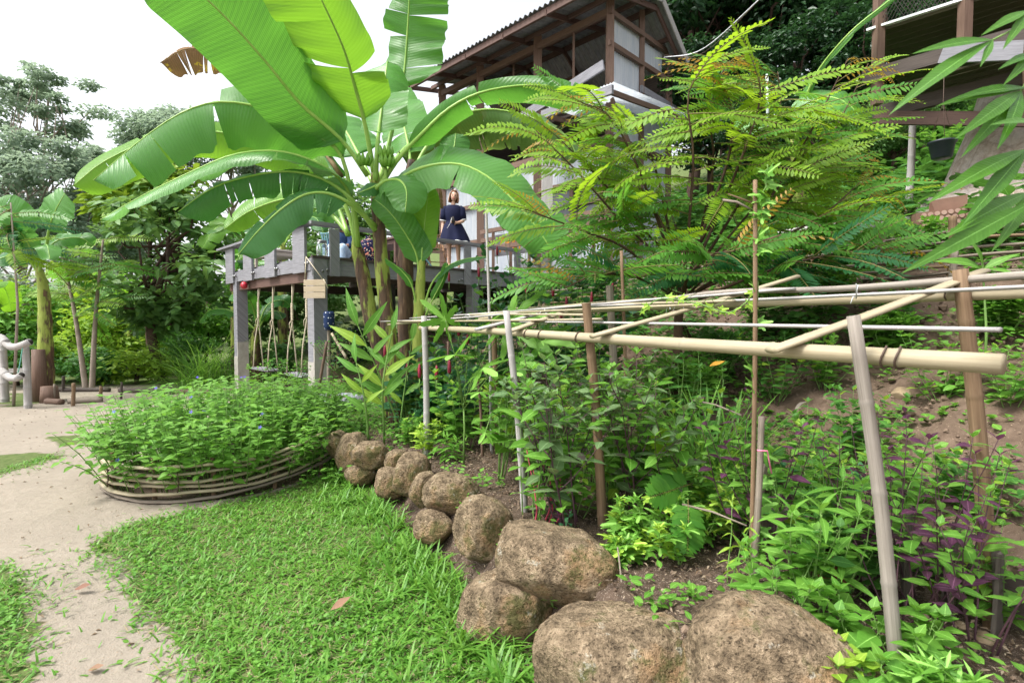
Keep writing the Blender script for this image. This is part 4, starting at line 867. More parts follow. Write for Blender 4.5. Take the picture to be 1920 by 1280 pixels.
# ------------------------------------------------------------------ boulders of the bed wall
def boulder(px, py, hw, hh, d, label, seed, depth=1.0, rz=0.0, sq=.0):
    c = P(px, py, d); rx = hw * d / F * 1.06; rzz = hh * d / F * 1.08; ry = rx * depth
    import bmesh
    bm = bmesh.new(); bmesh.ops.create_icosphere(bm, subdivisions=5, radius=1)
    off = Vector((seed * 3.7, seed * 1.3, seed * 2.1))
    for v in bm.verts:
        n = v.co.normalized(); k = 1 + .16 * noise.noise(n * 1.1 + off) + .06 * noise.noise(n * 2.6 + off) + .035 * noise.noise(n * 7 + off) + .02 * noise.noise(n * 18 + off) + .012 * noise.noise(n * 40 + off)
        e = 2.0 + sq; m = (abs(n.x) ** e + abs(n.y) ** e + abs(n.z) ** e) ** (-1 / e)
        v.co = n * k * m
        # flattened where it was split
        for kk, lim in ((0, .86), (1.9, .84), (3.7, .88), (5.1, .82)):
            f = Vector((math.cos(seed + kk), math.sin(seed * 1.7 + kk) - .3, .6 * math.sin(seed * 2.3 + kk * 2))).normalized(); dd = v.co.dot(f) - lim
            if dd > 0: v.co -= f * dd * .8
        v.co.x *= rx; v.co.y *= ry; v.co.z *= rzz
    bm.transform(Matrix.Rotation(rz, 4, 'Y'))
    me = bpy.data.meshes.new('boulder'); bm.to_mesh(me); bm.free(); me.materials.append(M['rock'])
    for p in me.polygons: p.use_smooth = True
    o = bpy.data.objects.new('boulder', me); COL.objects.link(o); o.location = c
    return tag(o, label, 'boulder', 'boulders edging the vegetable bed')
for a in [(1160, 1250, 152, 98, 2.1, 'largest round boulder at the bottom middle of the picture', 1, .75, 0, .6),
          (1450, 1285, 165, 130, 1.72, 'tan boulder at the bottom beneath the near trellis stake', 2, .7, .25, .8),
          (1050, 1058, 112, 58, 2.58, 'long flat-topped boulder slab above the dark gap', 3, .75, .18, 1.4),
          (945, 1140, 86, 64, 2.55, 'orange-topped round boulder below the flat slab', 4, .8, -.15, .3),
          (908, 990, 52, 55, 3.1, 'steep mossy boulder left of the flat slab', 5, .9, .1, .6),
          (846, 926, 52, 35, 3.6, 'smooth oval boulder left of the mossy one', 6, .8, .15, .3),
          (793, 918, 22, 33, 3.75, 'narrow boulder wedged beside the smooth oval one', 7, 1, .2, .2),
          (771, 888, 33, 40, 4.1, 'upright tan boulder under the grey end stake of the trellis', 8, .9, .3, .5),
          (694, 852, 35, 24, 4.75, 'light oval boulder near the end of the flower bed edging', 9, .9, 0, .3),
          (662, 848, 30, 36, 5.0, 'mossy brown boulder beside the light oval one', 10, .9, 0, .4),
          (632, 832, 19, 24, 5.2, 'small dark boulder closest to the flower bed', 11, .9, 0, .2),
          (744, 862, 23, 18, 4.6, 'small flat tan rock between the oval boulder and the upright one', 12, .9, .1, .5),
          (812, 988, 36, 30, 3.45, 'pale low boulder half hidden in grass below the oval one', 13, .8, .1, .3),
          (676, 888, 26, 18, 4.75, 'low grey boulder sunk in grass below the light oval one', 14, .8, 0, .2),
          (733, 905, 30, 28, 4.35, 'brown boulder behind tall grass left of the upright tan one', 15, .8, 0, .3),
          (1182, 1120, 52, 32, 2.42, 'small orange rock lying on soil between the slab and the big boulder', 16, .8, -.1, .4)]: boulder(*a)
gp = rng.random
for i, (px, py, r) in enumerate(((1800, 1178, .022), (1788, 1100, .016), (1848, 1205, .03), (1830, 1092, .02), (1900, 1130, .03), (1880, 990, .03), (1690, 745, .06), (640, 718, .10), (612, 715, .08), (1090, 905, .02))):
    g = G(px, py); boul = boulder(960, 640, 1, 1, 1, 'x', 30 + i); boul.name = 'stone'
    boul.location = g + UP * r * .35; k = r * 1000 / 1.06; boul.scale = (k, k, k * .8)
    tag(boul, ['pale pebble by the black edging board at the right', 'grey pebble beside a pale one near the right edging board', 'white pebble low at the right under the purple basil', 'cream pebble next to the black edging board', 'light pebble at the right edge behind the edging', 'pale stone on the bare slope at the right edge', 'broken light stone on the slope behind the purple basil', 'brown clod on the old tyre', 'smaller brown clod at the left of the tyre', 'small stone on soil near the dark basil stake'][i], 'stone', 'small stones')

# ------------------------------------------------------------------ low edging fence of boards and slats
def edging():
    t = thing('board_edging', 'low weathered board and slat edging along the back of the vegetable bed', 'edging', GD(1100, 4.4))
    def Q(s, q, dz): 
        # inverse of qs
        x = .87 * q - .5 * s; y = .5 * q + .87 * s; k = .87 * .87 + .25; x = x / k - .08; y = y / k + 2.6
        return Vector((x, y, tz(x, y) + dz))
    ss = np.linspace(-2.4, 3.9, 7)
    for i in range(6):
        for dz, h in ((.07, .14),) + (((.20, .07),) if i > 2 else ()):
            a, b = Q(ss[i], 1.62 if i < 2 else 1.5, dz + rng.uniform(-.02, .02)), Q(ss[i + 1] - .03, 1.6 if i < 1 else 1.5, dz + rng.uniform(-.02, .02))
            a.z = max(a.z, .33 + dz); b.z = max(b.z, .33 + dz)
            MB().bar(a, b, .028, h, rnd=rng.random(), jit=.006).build('board', M['wood_dark' if i == 0 else 'wood_mud'], t, False)
    rs = np.random.default_rng(4)
    for k in range(44):
        s = rs.choice([rs.uniform(1.2, 3.8), rs.uniform(-1.9, -.2)]); p = Q(s, 1.44 + rs.normal(0, .05), -.1); h = rs.uniform(.28, .55)
        top = p + UP * h + Vector((rs.normal(0, .035), rs.normal(0, .035), 0))
        MB().bar(p, top, rs.uniform(.03, .055), .012, (0.5, -.87, 0), rs.random(), .004).build('slat', M[str(rs.choice(['wood_mud', 'bamboo_grey', 'wood_mud']))], t, False)
edging()

# ------------------------------------------------------------------ woven bamboo fence on the slope
def woven_fence():
    t = thing('bamboo_fence', 'woven horizontal bamboo strip fence half hidden on the slope', 'fence', GD(1500, 6.3))
    cols = [(1030, 10.6), (1160, 9.1), (1280, 7.85), (1400, 6.95), (1520, 6.25), (1650, 5.65), (1780, 5.1), (1930, 4.6)]
    pts = [GD(c, d) for c, d in cols]
    for i in range(len(pts) - 1):
        a, b = pts[i], pts[i + 1]; nr = (b - a).cross(UP).normalized()
        for k in range(9):
            z = 1.72 + k * .078; w = .035 * (1 if (k + i) % 2 else -1)
            m = (a + b) / 2
            A = Vector((a.x, a.y, z)) - (b - a) * .06; Bq = Vector((b.x, b.y, z + rng.normal(0, .015))) + (b - a) * .06; Mi = Vector((m.x, m.y, z)) + nr * w
            pole('bamboo_strip', [A - nr * w * .6, Mi, Bq - nr * w * .6], .034, .03, ['bamboo_grey', 'bamboo_brown', 'bamboo_grey'][int(rng.integers(3))], t, .5, 6, None, .45)
        stake(t, Vector((a.x, a.y, 2.5)) + nr * .0, Vector((a.x, a.y, min(a.z, 1.8))), .035, 'bamboo_brown', 'post')
woven_fence()
lone_stake((1790, 470), (1782, 530), 4.9, .03, 'bamboo_grey', 'short bamboo post leaning before the woven fence')

# ------------------------------------------------------------------ big tree, platform and the things round it at the upper right
def bark_material():
    m, N, Lk = mat('tree_bark'); n1 = noise_tex(N, Lk, 2.2, 5, .6); n2 = noise_tex(N, Lk, 12, 6, .7); v = N.new('ShaderNodeTexVoronoi'); v.inputs['Scale'].default_value = 7; v.feature = 'DISTANCE_TO_EDGE'
    c = ramp(N, Lk, n2, [(.3, (.24, .18, .14)), (.7, (.55, .46, .39))]); c = mixc(N, Lk, ramp(N, Lk, n1, [(.45, (0, 0, 0)), (.65, (.7, .7, .7))]), c, (.5, .46, .44))
    cr = ramp(N, Lk, v.outputs['Distance'], [(.0, (.35, .35, .35)), (.03, (0, 0, 0))]); c = mixc(N, Lk, cr, c, (.09, .06, .045))
    finish(N, Lk, c, .9, .15, bump(N, Lk, math_n(N, Lk, 'ADD', n2, n1), .8, .05)); return m
M['bark'] = bark_material()
def big_tree():
    b = P(1900, 430, 7.4); b.z = tz(b.x, b.y)
    t = thing('large_tree', 'massive pale-barked tree trunk leaning at the right edge under the platform', 'tree', b)
    pts = [b - UP * .5, b + UP * .1, P(1912, 330, 7.4), P(1935, 220, 7.4), P(1965, 90, 7.4), P(1990, -60, 7.4), P(2010, -300, 7.4)]
    C = spline(pts, 40); rr = np.interp(np.linspace(0, 1, 40), [0, .12, .3, .5, 1], [1.45, 1.25, .85, .66, .5]); mb = MB(); V = []; U = []; n = 40
    for i, c in enumerate(C):
        for k in range(n):
            a = 2 * math.pi * k / n; d = Vector((math.cos(a), math.sin(a), 0)); q = Vector(c) + d
            r = rr[i] * (1 + .12 * noise.noise(Vector((d.x * 1.6, d.y * 1.6, c[2] * .5))) + .06 * noise.noise(Vector((d.x * 5, d.y * 5, c[2] * 1.4))) + (.12 * math.sin(5 * a) * max(0, 1 - i / 14)))
            V.append(Vector(c) + d * r); U.append((i, k))
    mb.add([list(v) for v in V], [(i * n + k, i * n + (k + 1) % n, (i + 1) * n + (k + 1) % n, (i + 1) * n + k) for i in range(39) for k in range(n)], 0, U)
    mb.build('trunk', M['bark'], t)
big_tree()
M['olive'] = wood_mat('board_olive', (.05, .05, .026), (.11, .10, .055), (3, 3, 14), .75)
def platform():
    A = P(1634, 56, 7.2); B = P(1900, -20, 6.25); zf = A.z; B.z = zf; ax = (B - A).normalized(); bk = Vector((-ax.y, ax.x, 0)); bk = bk if bk.y > 0 else -bk
    t = thing('tree_platform', 'raised plank platform with netted railing built against the large tree', 'platform', A - UP * 1.2)
    L = 3.4
    def X(u, v, z): return A + ax * u + bk * v + UP * z
    for k in range(14): MB().box(X(L / 2, .1 + k * .17, -.03), (L, .155, .04), (ax, bk, UP), rng.random()).build('floor_board', M['olive'], t, False)
    MB().bar(X(-.05, -.02, .0), X(L, -.02, .0), .05, .03).build('edge_strip', M['string'], t, False)
    MB().bar(X(-.08, -.05, -.62), X(2.1, -.05, -.60), .07, .17, rnd=.3).build('beam', M['wood_dark'], t, False)
    MB().bar(X(-.05, .5, -.95), X(2.2, .5, -.9), .08, .18, rnd=.7).build('beam', M['wood_dark'], t, False)
    for k in range(5): MB().bar(X(.15, .25 + .16 * k, -.75), X(1.6, .25 + .16 * k, -.72), .14, .025, rnd=rng.random()).build('under_plank', M['olive'], t, False)
    MB().bar(X(.75, -.12, -.62), X(2.0, -.35, -1.05), .05, .2, rnd=.2).build('brace', M['wood_grey'], t, False)
    MB().bar(X(-.02, .45, -1.02), X(1.6, .5, -1.45), .06, .17, rnd=.6).build('brace', M['wood_red'], t, False)
    for u, h in ((.08, .9), (.95, 0), (1.9, .9)): MB().bar(X(u, .0, -1.0 if h else -.55), X(u, .0, h), .11, .10, rnd=.5).build('post', M['wood_brown' if u < 1 else 'wood_grey'], t, False)
    MB().bar(X(1.75, -.12, -.12), X(1.75, -.12, .4), .24, .14, rnd=.1).build('post', M['wood_grey'], t, False)
    pole('log_brace', [X(2.0, -.35, .25), X(2.15, -.4, -.4), X(2.25, -.4, -1.1)], .085, .075, 'wood_silver', t, .6, 10)
    nb = MB()
    for k in range(60):
        u = -.05 + k * .042
        for s in (1, -1):
            a = X(u, -.03, .0 if s > 0 else .8); b = X(u + .42, -.03, .8 if s > 0 else .0); nb.bar(a, b, .006, .006)
    nb.build('netting', M['dark'], t, False, 'stuff')
    MB().box(X(1.62, -.06, -.86), (.28, .01, .2), (ax, bk, UP)).build('yellow_tag', plain_mat('yellow_card', (.6, .42, .05), None, 4, .6), t, False)
platform()
def hanging_pot():
    c = P(1766, 282, 6.4); t = thing('hanging_pot', 'black plastic pot with a leafy plant hung beneath the platform', 'pot', c)
    mb = MB(); prof = [(-.10, .085), (-.09, .10), (.075, .13), (.08, .145), (.10, .145), (.10, .13), (.075, .12)]
    mb.tube([c + UP * z for z, r in prof], [r for z, r in prof], 24); mb.build('pot', plain_mat('black_plastic', (.02, .025, .035), (.03, .035, .045), 8, .4, .4), t)
    for k in range(3):
        a = k * 2.1; MB().tube([c + UP * .12 + Vector((math.cos(a), math.sin(a), 0)) * .135, c + UP * .55, c + UP * .9], .004, 4).build('hanger_wire', M['wire'], t)
    return c, t
POTC, POT = hanging_pot()
def misc_right():
    a, b = P(1712, 192, 8.2), P(1700, 415, 8.2); t = thing('wooden_pole', 'straight pale wooden pole standing under the platform', 'pole', b); b2 = b.copy(); b2.z = tz(b.x, b.y); pole('shaft', [b2 - UP * .1, (a + b) / 2 + Vector((.02, 0, 0)), a], .055, .045, 'wood_silver', t, .5, 9)
    t = thing('log_rail', 'silvery log rail lying on the slope left of the wooden pole', 'log', P(1560, 425, 7.4))
    pole('log', [P(1455, 440, 7.6), P(1500, 432, 7.5), P(1560, 424, 7.4), P(1640, 424, 7.4), P(1712, 412, 7.6)], .045, .06, 'wood_silver', t, .8, 9)
    pole('broken_branch', [P(1560, 432, 7.3), P(1590, 436, 7.2), P(1630, 436, 7.2)], .04, .02, 'wood_brown', t, .5, 8)
    for (px, py, d) in ((1478, 440, 7.6), (1640, 424, 7.45)): g = GD(px, d); stake(t, P(px, py, d), g, .04, 'wood_silver', 'support')
    c = P(1772, 415, 6.3); ax = Vector((.93, -.3, .1)).normalized(); t = thing('patterned_trough', 'terracotta trough with a pattern of pale round discs at the foot of the large tree', 'trough', c)
    tm = plain_mat('terracotta', (.22, .125, .09), (.16, .09, .065), 7, .8); pm = plain_mat('disc_pale', (.40, .27, .22), (.33, .2, .16), 9, .8); n_ = Vector((-.3, -.93, .05)).normalized(); up = n_.cross(ax) * -1
    up = up if up.z > 0 else -up
    MB().box(c, (.62, .16, .27), (ax, n_, up), 0, .01).build('body', tm, t, False); MB().box(c + up * .19 - n_ * .0 + ax * .05, (.34, .1, .14), (ax, n_, up), 0, .02).build('raised_lip', tm, t, False)
    for r in range(4):
        for k in range(9):
            q = c + ax * ((k - 4) * .066 + (.033 if r % 2 else 0)) + up * ((r - 1.5) * .06) + n_ * .081
            MB().tube([q, q + n_ * .007], .027, 12).build('disc', pm, t, False)
    a, b = P(1245, 108, 12.3), P(1440, -15, 7.0)
    for k in range(2):
        m = (a + b) / 2 - UP * (.28 + .07 * k); tag(MB().tube([Vector(x) for x in spline([a + UP * .05 * k, m, b], 14)], .010 - .004 * k, 6).build('cable', M['string'] if not k else M['wire']), ['pale cable sagging from the house gable to the upper edge', 'thin dark cable just below the pale one at the gable'][k], 'cable')
    a = P(1438, 140, 7.5); g = P(1440, 250, 7.5); tag(MB().tube([a, g], .02, 8).build('white_pipe', plain_mat('white_pipe', (.6, .68, .66), None, 5, .4)), 'short pale vertical pipe behind the feathery tree', 'pipe')
misc_right()

# ------------------------------------------------------------------ left: bamboo rail, edging logs, tyre
def left_rail():
    t = thing('bamboo_rail', 'rustic bamboo rail fence with two crooked rails at the left edge', 'fence', GD(47, 9.2))
    d = 9.2; g = GD(47, d); stake(t, P(47, 642, d), g, .055, 'wood_silver', 'post'); g2 = GD(4, 9.9); stake(t, P(4, 636, 9.9), g2, .06, 'wood_silver', 'post'); g3 = GD(-60, 9.4); stake(t, P(-60, 630, 9.4), g3, .06, 'wood_silver', 'post')
    for y0, nm in ((0, 'top_rail'), (62, 'lower_rail')):
        o = pole(nm, [P(-70, 620 + y0, 9.3), P(0, 632 + y0, 9.15), P(14, 648 + y0 * .95, 9.1), P(32, 650 + y0 * .95, 9.05), P(56 if not y0 else 40, 641 + y0, 9.0)], .06, .058, 'wood_silver', t, .6, 12)
        e = P(56 if not y0 else 40, 641 + y0, 9.0); MB().tube([e + Vector((.0, -.0, 0)), e + Vector((.004, -.004, 0))], .045, 12).build('hollow_shade_disc', M['dark'], o)  # dark disc on the solid end paints the shade inside a hollow cane
    MB().tube([P(44, 640, 9.02), P(42, 655, 9.0), P(36, 690, 9.0), P(33, 702, 9.0)], .008, 5).build('green_cord', plain_mat('green_cord', (.15, .45, .35), None, 9, .5), t)
    MB().bar(P(-70, 698, 11.4), P(44, 694, 11.6), .09, .09).build('ground_rail', M['wood_silver'], t, False)
left_rail()
def low_edge():
    for (a, b, r, lab, m) in (((128, 757, 9.7), (192, 750, 9.9), .055, 'pale bamboo log edging the path before the background banana', 'bamboo_grey'), ((88, 757, 9.7), (116, 757, 9.6), .06, 'short hollow bamboo log at the foot of the banana stem', 'wood_brown'), ((60, 718, 11.4), (205, 714, 11.4), .05, 'long dark log behind the small edging stakes', 'wood_dark'), ((225, 718, 11.3), (330, 722, 11.0), .06, 'dark log lying by the base of the dark-trunked tree', 'wood_dark'), ((330, 722, 11.0), (440, 712, 11.2), .05, 'brown log lying behind the flower bed near the swing post', 'wood_brown')):
        A, B = P(*a), P(*b)
        for v in (A, B): v.z = tz(v.x, v.y) + r * .8
        t = thing('edging_log', lab, 'log', (A + B) / 2, 'logs edging the path'); pole('log', [A, (A + B) / 2, B], r, r * .95, m, t, .5, 10)
    labs = ['orange-brown peg in front of the pale edging log', 'thin pale peg by the banana stem foot', 'dark peg behind the hanging basket bed', 'light peg at the right end of the pale log', 'thin dark peg close to the banana stem', 'dark peg left of the flower bed top']
    for i, (px, py, h, m, r) in enumerate(((136, 762, 44, 'bamboo_brown', .03), (100, 755, 35, 'bamboo_grey', .02), (117, 735, 30, 'wood_dark', .03), (187, 748, 24, 'bamboo_brown', .03), (84, 750, 26, 'wood_dark', .02), (226, 748, 32, 'wood_dark', .02))):
        g = G(px, py); t = thing('edging_peg', labs[i], 'peg', g, 'pegs along the path edge'); stake(t, g + UP * h * g.y / F + Vector((.03, 0, 0)), g, r, m, 'peg')
    st = thing('tree_stump', 'cut brown stump with a paper scrap against the background banana stem', 'stump', GD(70, 10.0)); g = GD(70, 10.0)
    MB().tube([g - UP * .05, g + UP * .5, g + UP * .98], [.13, .11, .10], 10).build('stump', M['wood_brown'], st); g = GD(88, 9.9); MB().tube([g - UP * .05, g + UP * .3], [.16, .13], 9).build('root_flare', M['wood_brown'], st)
low_edge()
def tyre():
    g = GD(622, 8.3); t = thing('old_tyre', 'old grey tyre filled with earth beside the deck corner post', 'tyre', g); n = 40
    tm = plain_mat('tyre_rubber', (.20, .22, .25), (.30, .31, .33), 9, .8, .2, .3); prof = [(.36, .02), (.33, .0), (.40, .0), (.45, .05), (.46, .12), (.45, .19), (.40, .24), (.33, .24), (.30, .20)]
    V = [g + Vector((math.cos(2 * math.pi * k / n) * r, math.sin(2 * math.pi * k / n) * r, z + .02)) for r, z in prof for k in range(n)]
    m = len(prof); mb = MB(); mb.add([list(v) for v in V], [(i * n + k, i * n + (k + 1) % n, (i + 1) * n + (k + 1) % n, (i + 1) * n + k) for i in range(m - 1) for k in range(n)]); mb.build('tyre_wall', tm, t)
    tb = MB()
    for k in range(44):
        a = 2 * math.pi * k / 44; d = Vector((math.cos(a), math.sin(a), 0)); tb.box(g + d * .445 + UP * .215, (.05, .03, .05), (d, UP.cross(d), UP))
    tb.build('tread', tm, t, False, 'stuff')
    MB().tube([g + UP * .1, g + UP * .21, g + UP * .235], [.32, .32, .25], 24).build('earth_fill', M['ground'], t)
tyre()
def cloth_post():
    a, b = P(617, 600, 8.6), GD(612, 8.6); t = thing('cloth_capped_post', 'stick topped with dark blue dotted cloth beside the deck corner post', 'post', b); stake(t, a, b, .028, 'bamboo_grey', 'stick')
    cm_, N, Lk = mat('dotted_cloth'); v = N.new('ShaderNodeTexVoronoi'); v.inputs['Scale'].default_value = 22; tc = N.new('ShaderNodeTexCoord'); Lk.new(tc.outputs['Object'], v.inputs['Vector'])
    finish(N, Lk, ramp(N, Lk, v.outputs['Distance'], [(.16, (.7, .72, .75)), (.24, (.02, .035, .09))]), .85, .1)
    mb = MB(); mb.tube([a - UP * .16, a - UP * .1, a + UP * .1, a + UP * .14], [.07, .085, .09, .07], 12); mb.build('cloth_cap', cm_, t)
    a, b = P(622, 625, 8.4), P(650, 672, 8.2); t = thing('leaning_bamboo', 'short pale bamboo cane leaning by the cloth-topped stick', 'cane', b); pole('cane', [b, (a + b) / 2, a], .022, .02, 'bamboo', t)
cloth_post()

# ------------------------------------------------------------------ oval flower bed edging
def bed_edge():
    t = thing('flower_bed_edging', 'curved edging of stacked split bamboo bands round the flower bed', 'edging', BEDC)
    for k in range(6):
        z = .025 + k * .054; gr = 1.0 + .012 * (k % 2) - .015 * k / 7; a0, a1 = R(-185 + 6 * (k % 3)), R(0 - 9 * (k % 3))
        pts = []
        for i in range(40):
            a = a0 + (a1 - a0) * i / 39; x = BEDC.x + BEDA * gr * math.cos(a); y = BEDC.y + BEDB * gr * math.sin(a)
            rise = .12 * sstep(R(-70), R(-5), a); pts.append(Vector((x, y, z + rise + .012 * math.sin(a * 5 + k * 1.7) + .004 * math.sin(a * 23 + k))))
        pole('bamboo_band', pts, .029, .025, 'bamboo_grey' if k == 0 else 'bamboo', t, .36, 7, None, .5)
    for a in (-150, -125, -95, -70, -45, -20):
        a = R(a); x = BEDC.x + BEDA * .96 * math.cos(a); y = BEDC.y + BEDB * .96 * math.sin(a); stake(t, (x, y, .36), (x, y, 0), .018, 'bamboo_brown', 'peg')
    for a in (-118, -82, -40):
        a = R(a); c = Vector((BEDC.x + BEDA * 1.03 * math.cos(a), BEDC.y + BEDB * 1.03 * math.sin(a), .1)); MB().tube([c, c + UP * .08 + Vector((.02, -.01, 0)), c + UP * .2], .005, 4).build('tie', M['wire'], t)
bed_edge()
# ------------------------------------------------------------------ leaf materials and templates for the bed
HB = dict(trans=.38, rough=.5, spec=.3, veins=7)
M['lf_fresh'] = leaf_mat('leaf_fresh', (.09, .26, .03), (.17, .36, .05), tcol=(.3, .6, .06), **HB)
M['lf_lime'] = leaf_mat('leaf_lime', (.19, .36, .03), (.30, .46, .05), tcol=(.5, .72, .06), **HB)
M['lf_mid'] = leaf_mat('leaf_mid', (.05, .17, .03), (.09, .24, .04), tcol=(.18, .42, .05), **HB)
M['lf_deep'] = leaf_mat('leaf_deep', (.025, .11, .04), (.05, .17, .06), tcol=(.08, .28, .06), trans=.25, rough=.28, spec=.55)
M['lf_basil'] = leaf_mat('leaf_basil', (.10, .19, .075), (.17, .27, .11), tcol=(.26, .38, .09), trans=.36, rough=.6, spec=.25, veins=7, spots=((.10, .065, .075), 9, .58))
M['lf_purple'] = leaf_mat('leaf_purple', (.065, .028, .05), (.15, .045, .11), tcol=(.26, .07, .16), **HB)
M['lf_bluegreen'] = leaf_mat('leaf_bluegreen', (.05, .19, .08), (.09, .26, .10), tcol=(.12, .38, .1), **HB)
M['grass'] = leaf_mat('grass_blade', (.085, .25, .028), (.20, .40, .06), tcol=(.3, .55, .06), trans=.35, rough=.45, spec=.35)
M['grass_dry'] = leaf_mat('grass_dry', (.28, .24, .13), (.42, .36, .22), trans=.2, rough=.8, spec=.1)
M['litter'] = leaf_mat('leaf_litter', (.12, .08, .05), (.46, .38, .28), trans=.05, rough=.9, spec=.1)
M['st_green'] = plain_mat('stem_green', (.12, .24, .05), (.18, .30, .08), 9, .6)
M['st_purple'] = plain_mat('stem_purple', (.10, .05, .06), (.06, .03, .04), 9, .6)
M['st_red'] = plain_mat('stem_red', (.45, .07, .10), (.34, .05, .08), 9, .45)
TL = dict(ov=T_leaf(4, .62, .38, .1, .2), br=T_leaf(5, .72, .36, .12, .2), lan=T_leaf(6, .24, .38, .22, .35), bas=T_leaf(6, .52, .42, .14, .25, .09), sm=T_leaf(3, .5, .42, .2, .15),
          lob=T_lobed(5, .5, R(250), .1, .2), pap=T_lobed(7, .24, R(300), .1, .22), vine=T_lobed(5, .52, R(240), .1, .15), rnd=T_leaf(5, .85, .5, .08, .12), okra=T_lobed(5, .3, R(200), 0, .2))
_lm = {}
def leaf_mesh(tk, mk):
    if (tk, mk) not in _lm:
        L = []
        for r in (.15, .5, .85):
            mb = MB(); mb.add(TL[tk][0], TL[tk][1], r, TL[tk][2]); o = mb.build('leaf_tmp', M[mk]); L.append(o.data); bpy.data.objects.remove(o)
        _lm[(tk, mk)] = L
    return _lm[(tk, mk)]
def herb(name, label, cat, base, h, nst, tk, ls, mk, seed, group=None, spread=.3, pairs=6, up=.25, stem='st_green', sr=.004, indiv=True, branch=0, lo=.2, droop=0.0, mk2=None, p2=0.0, whorl=2, stalk=0.0, azr=None, top=True, jit=.2):
    """upright leafy plant: nst stems, leaves in pairs (or whorls) along them"""
    rs = np.random.default_rng(seed); base = Vector(base); t = thing(name, label, cat, base, group); sb = MB(); leaf = []
    def run(p0, d0, ln, r, np_, lo, ls):
        az = rs.uniform(0, 6.3); d = Vector(d0).normalized(); C = [Vector(p0)]
        for i in range(8):
            d = (d + Vector((rs.normal(0, .07), rs.normal(0, .07), .06 - droop * i * .05))).normalized(); C.append(C[-1] + d * ln / 8)
        sb.tube(C, list(np.linspace(r, r * .35, 9)), 5)
        for k in range(np_):
            u = lo + (1 - lo) * (k + .6) / np_; f = u * 8; i = min(int(f), 7); p = C[i].lerp(C[i + 1], min(f - i, 1)); az += 1.57 if whorl == 2 else 2.4 / max(1, whorl - 1) * 1.3
            for w in range(whorl):
                a = az + w * 2 * math.pi / whorl + rs.normal(0, jit); e = up + rs.normal(0, .2)
                X = Vector((math.cos(a) * math.cos(e), math.sin(a) * math.cos(e), math.sin(e)))
                q = p
                if stalk:
                    q = p + (X + UP * .25).normalized() * stalk * rs.uniform(.7, 1.2); sb.tube([p, (p + q) / 2 + UP * .01, q], r * .45, 4)
                sc = ls * rs.uniform(.75, 1.15) * (1.0 if u < .75 else .75)
                leaf.append((q, X, (-X.x * .5 + rs.normal(0, .25), -X.y * .5 + rs.normal(0, .25) - .15, 1), sc))
            if branch and k % 2 and u < .85:
                for s_ in range(branch):
                    a = rs.uniform(0, 6.3); run(p, (math.cos(a) * .8, math.sin(a) * .8, .75), ln * (1 - u) * .8 + ln * .12, r * .6, max(2, np_ // 2), .3, ls * .85)
        if top:
            for w in range(3):
                a = w * 2.1 + az; X = Vector((math.cos(a) * .6, math.sin(a) * .6, .8)); leaf.append((C[-1], X, (-X.x, -X.y, .6), ls * .55))
    branch_ = branch
    for s in range(nst):
        a = rs.uniform(0, 6.3) if azr is None else rs.uniform(*azr); k = spread * math.sqrt(rs.random()) if nst > 1 else spread * .3
        branch = branch_
        b0 = base + Vector((math.cos(a), math.sin(a), 0)) * .12 * h * (nst > 1) * rs.random()
        def go():
            run(b0 - UP * .02, (math.cos(a) * k, math.sin(a) * k, 1), h * rs.uniform(.75, 1.05), sr, pairs, lo, ls)
        go()
    sb.build('stems', M[stem], t, True, 'stuff' if nst > 1 or branch else None)
    if indiv and len(leaf) <= 300:
        for p, X, Z, sc in leaf:
            L = leaf_mesh(tk, mk2 if mk2 and rs.random() < p2 else mk); mkobj('leaf', L[int(rs.integers(3))], t, frame(p, X, Z, sc, rs.uniform(.88, 1.12)))
    else:
        pick = rs.random(len(leaf)) < (p2 if mk2 else 0)
        for mq, ml in ((mk, [x for x, k in zip(leaf, pick) if not k]), (mk2, [x for x, k in zip(leaf, pick) if k])):
            if not ml: continue
            mb = MB(); A = lambda i: np.array([list(x[i]) for x in ml]); mb.inst(TL[tk], A(0), A(1), A(2), np.array([x[3] for x in ml]), rs.random(len(ml))); mb.build('foliage', M[mq], t, True, 'stuff')
    return t

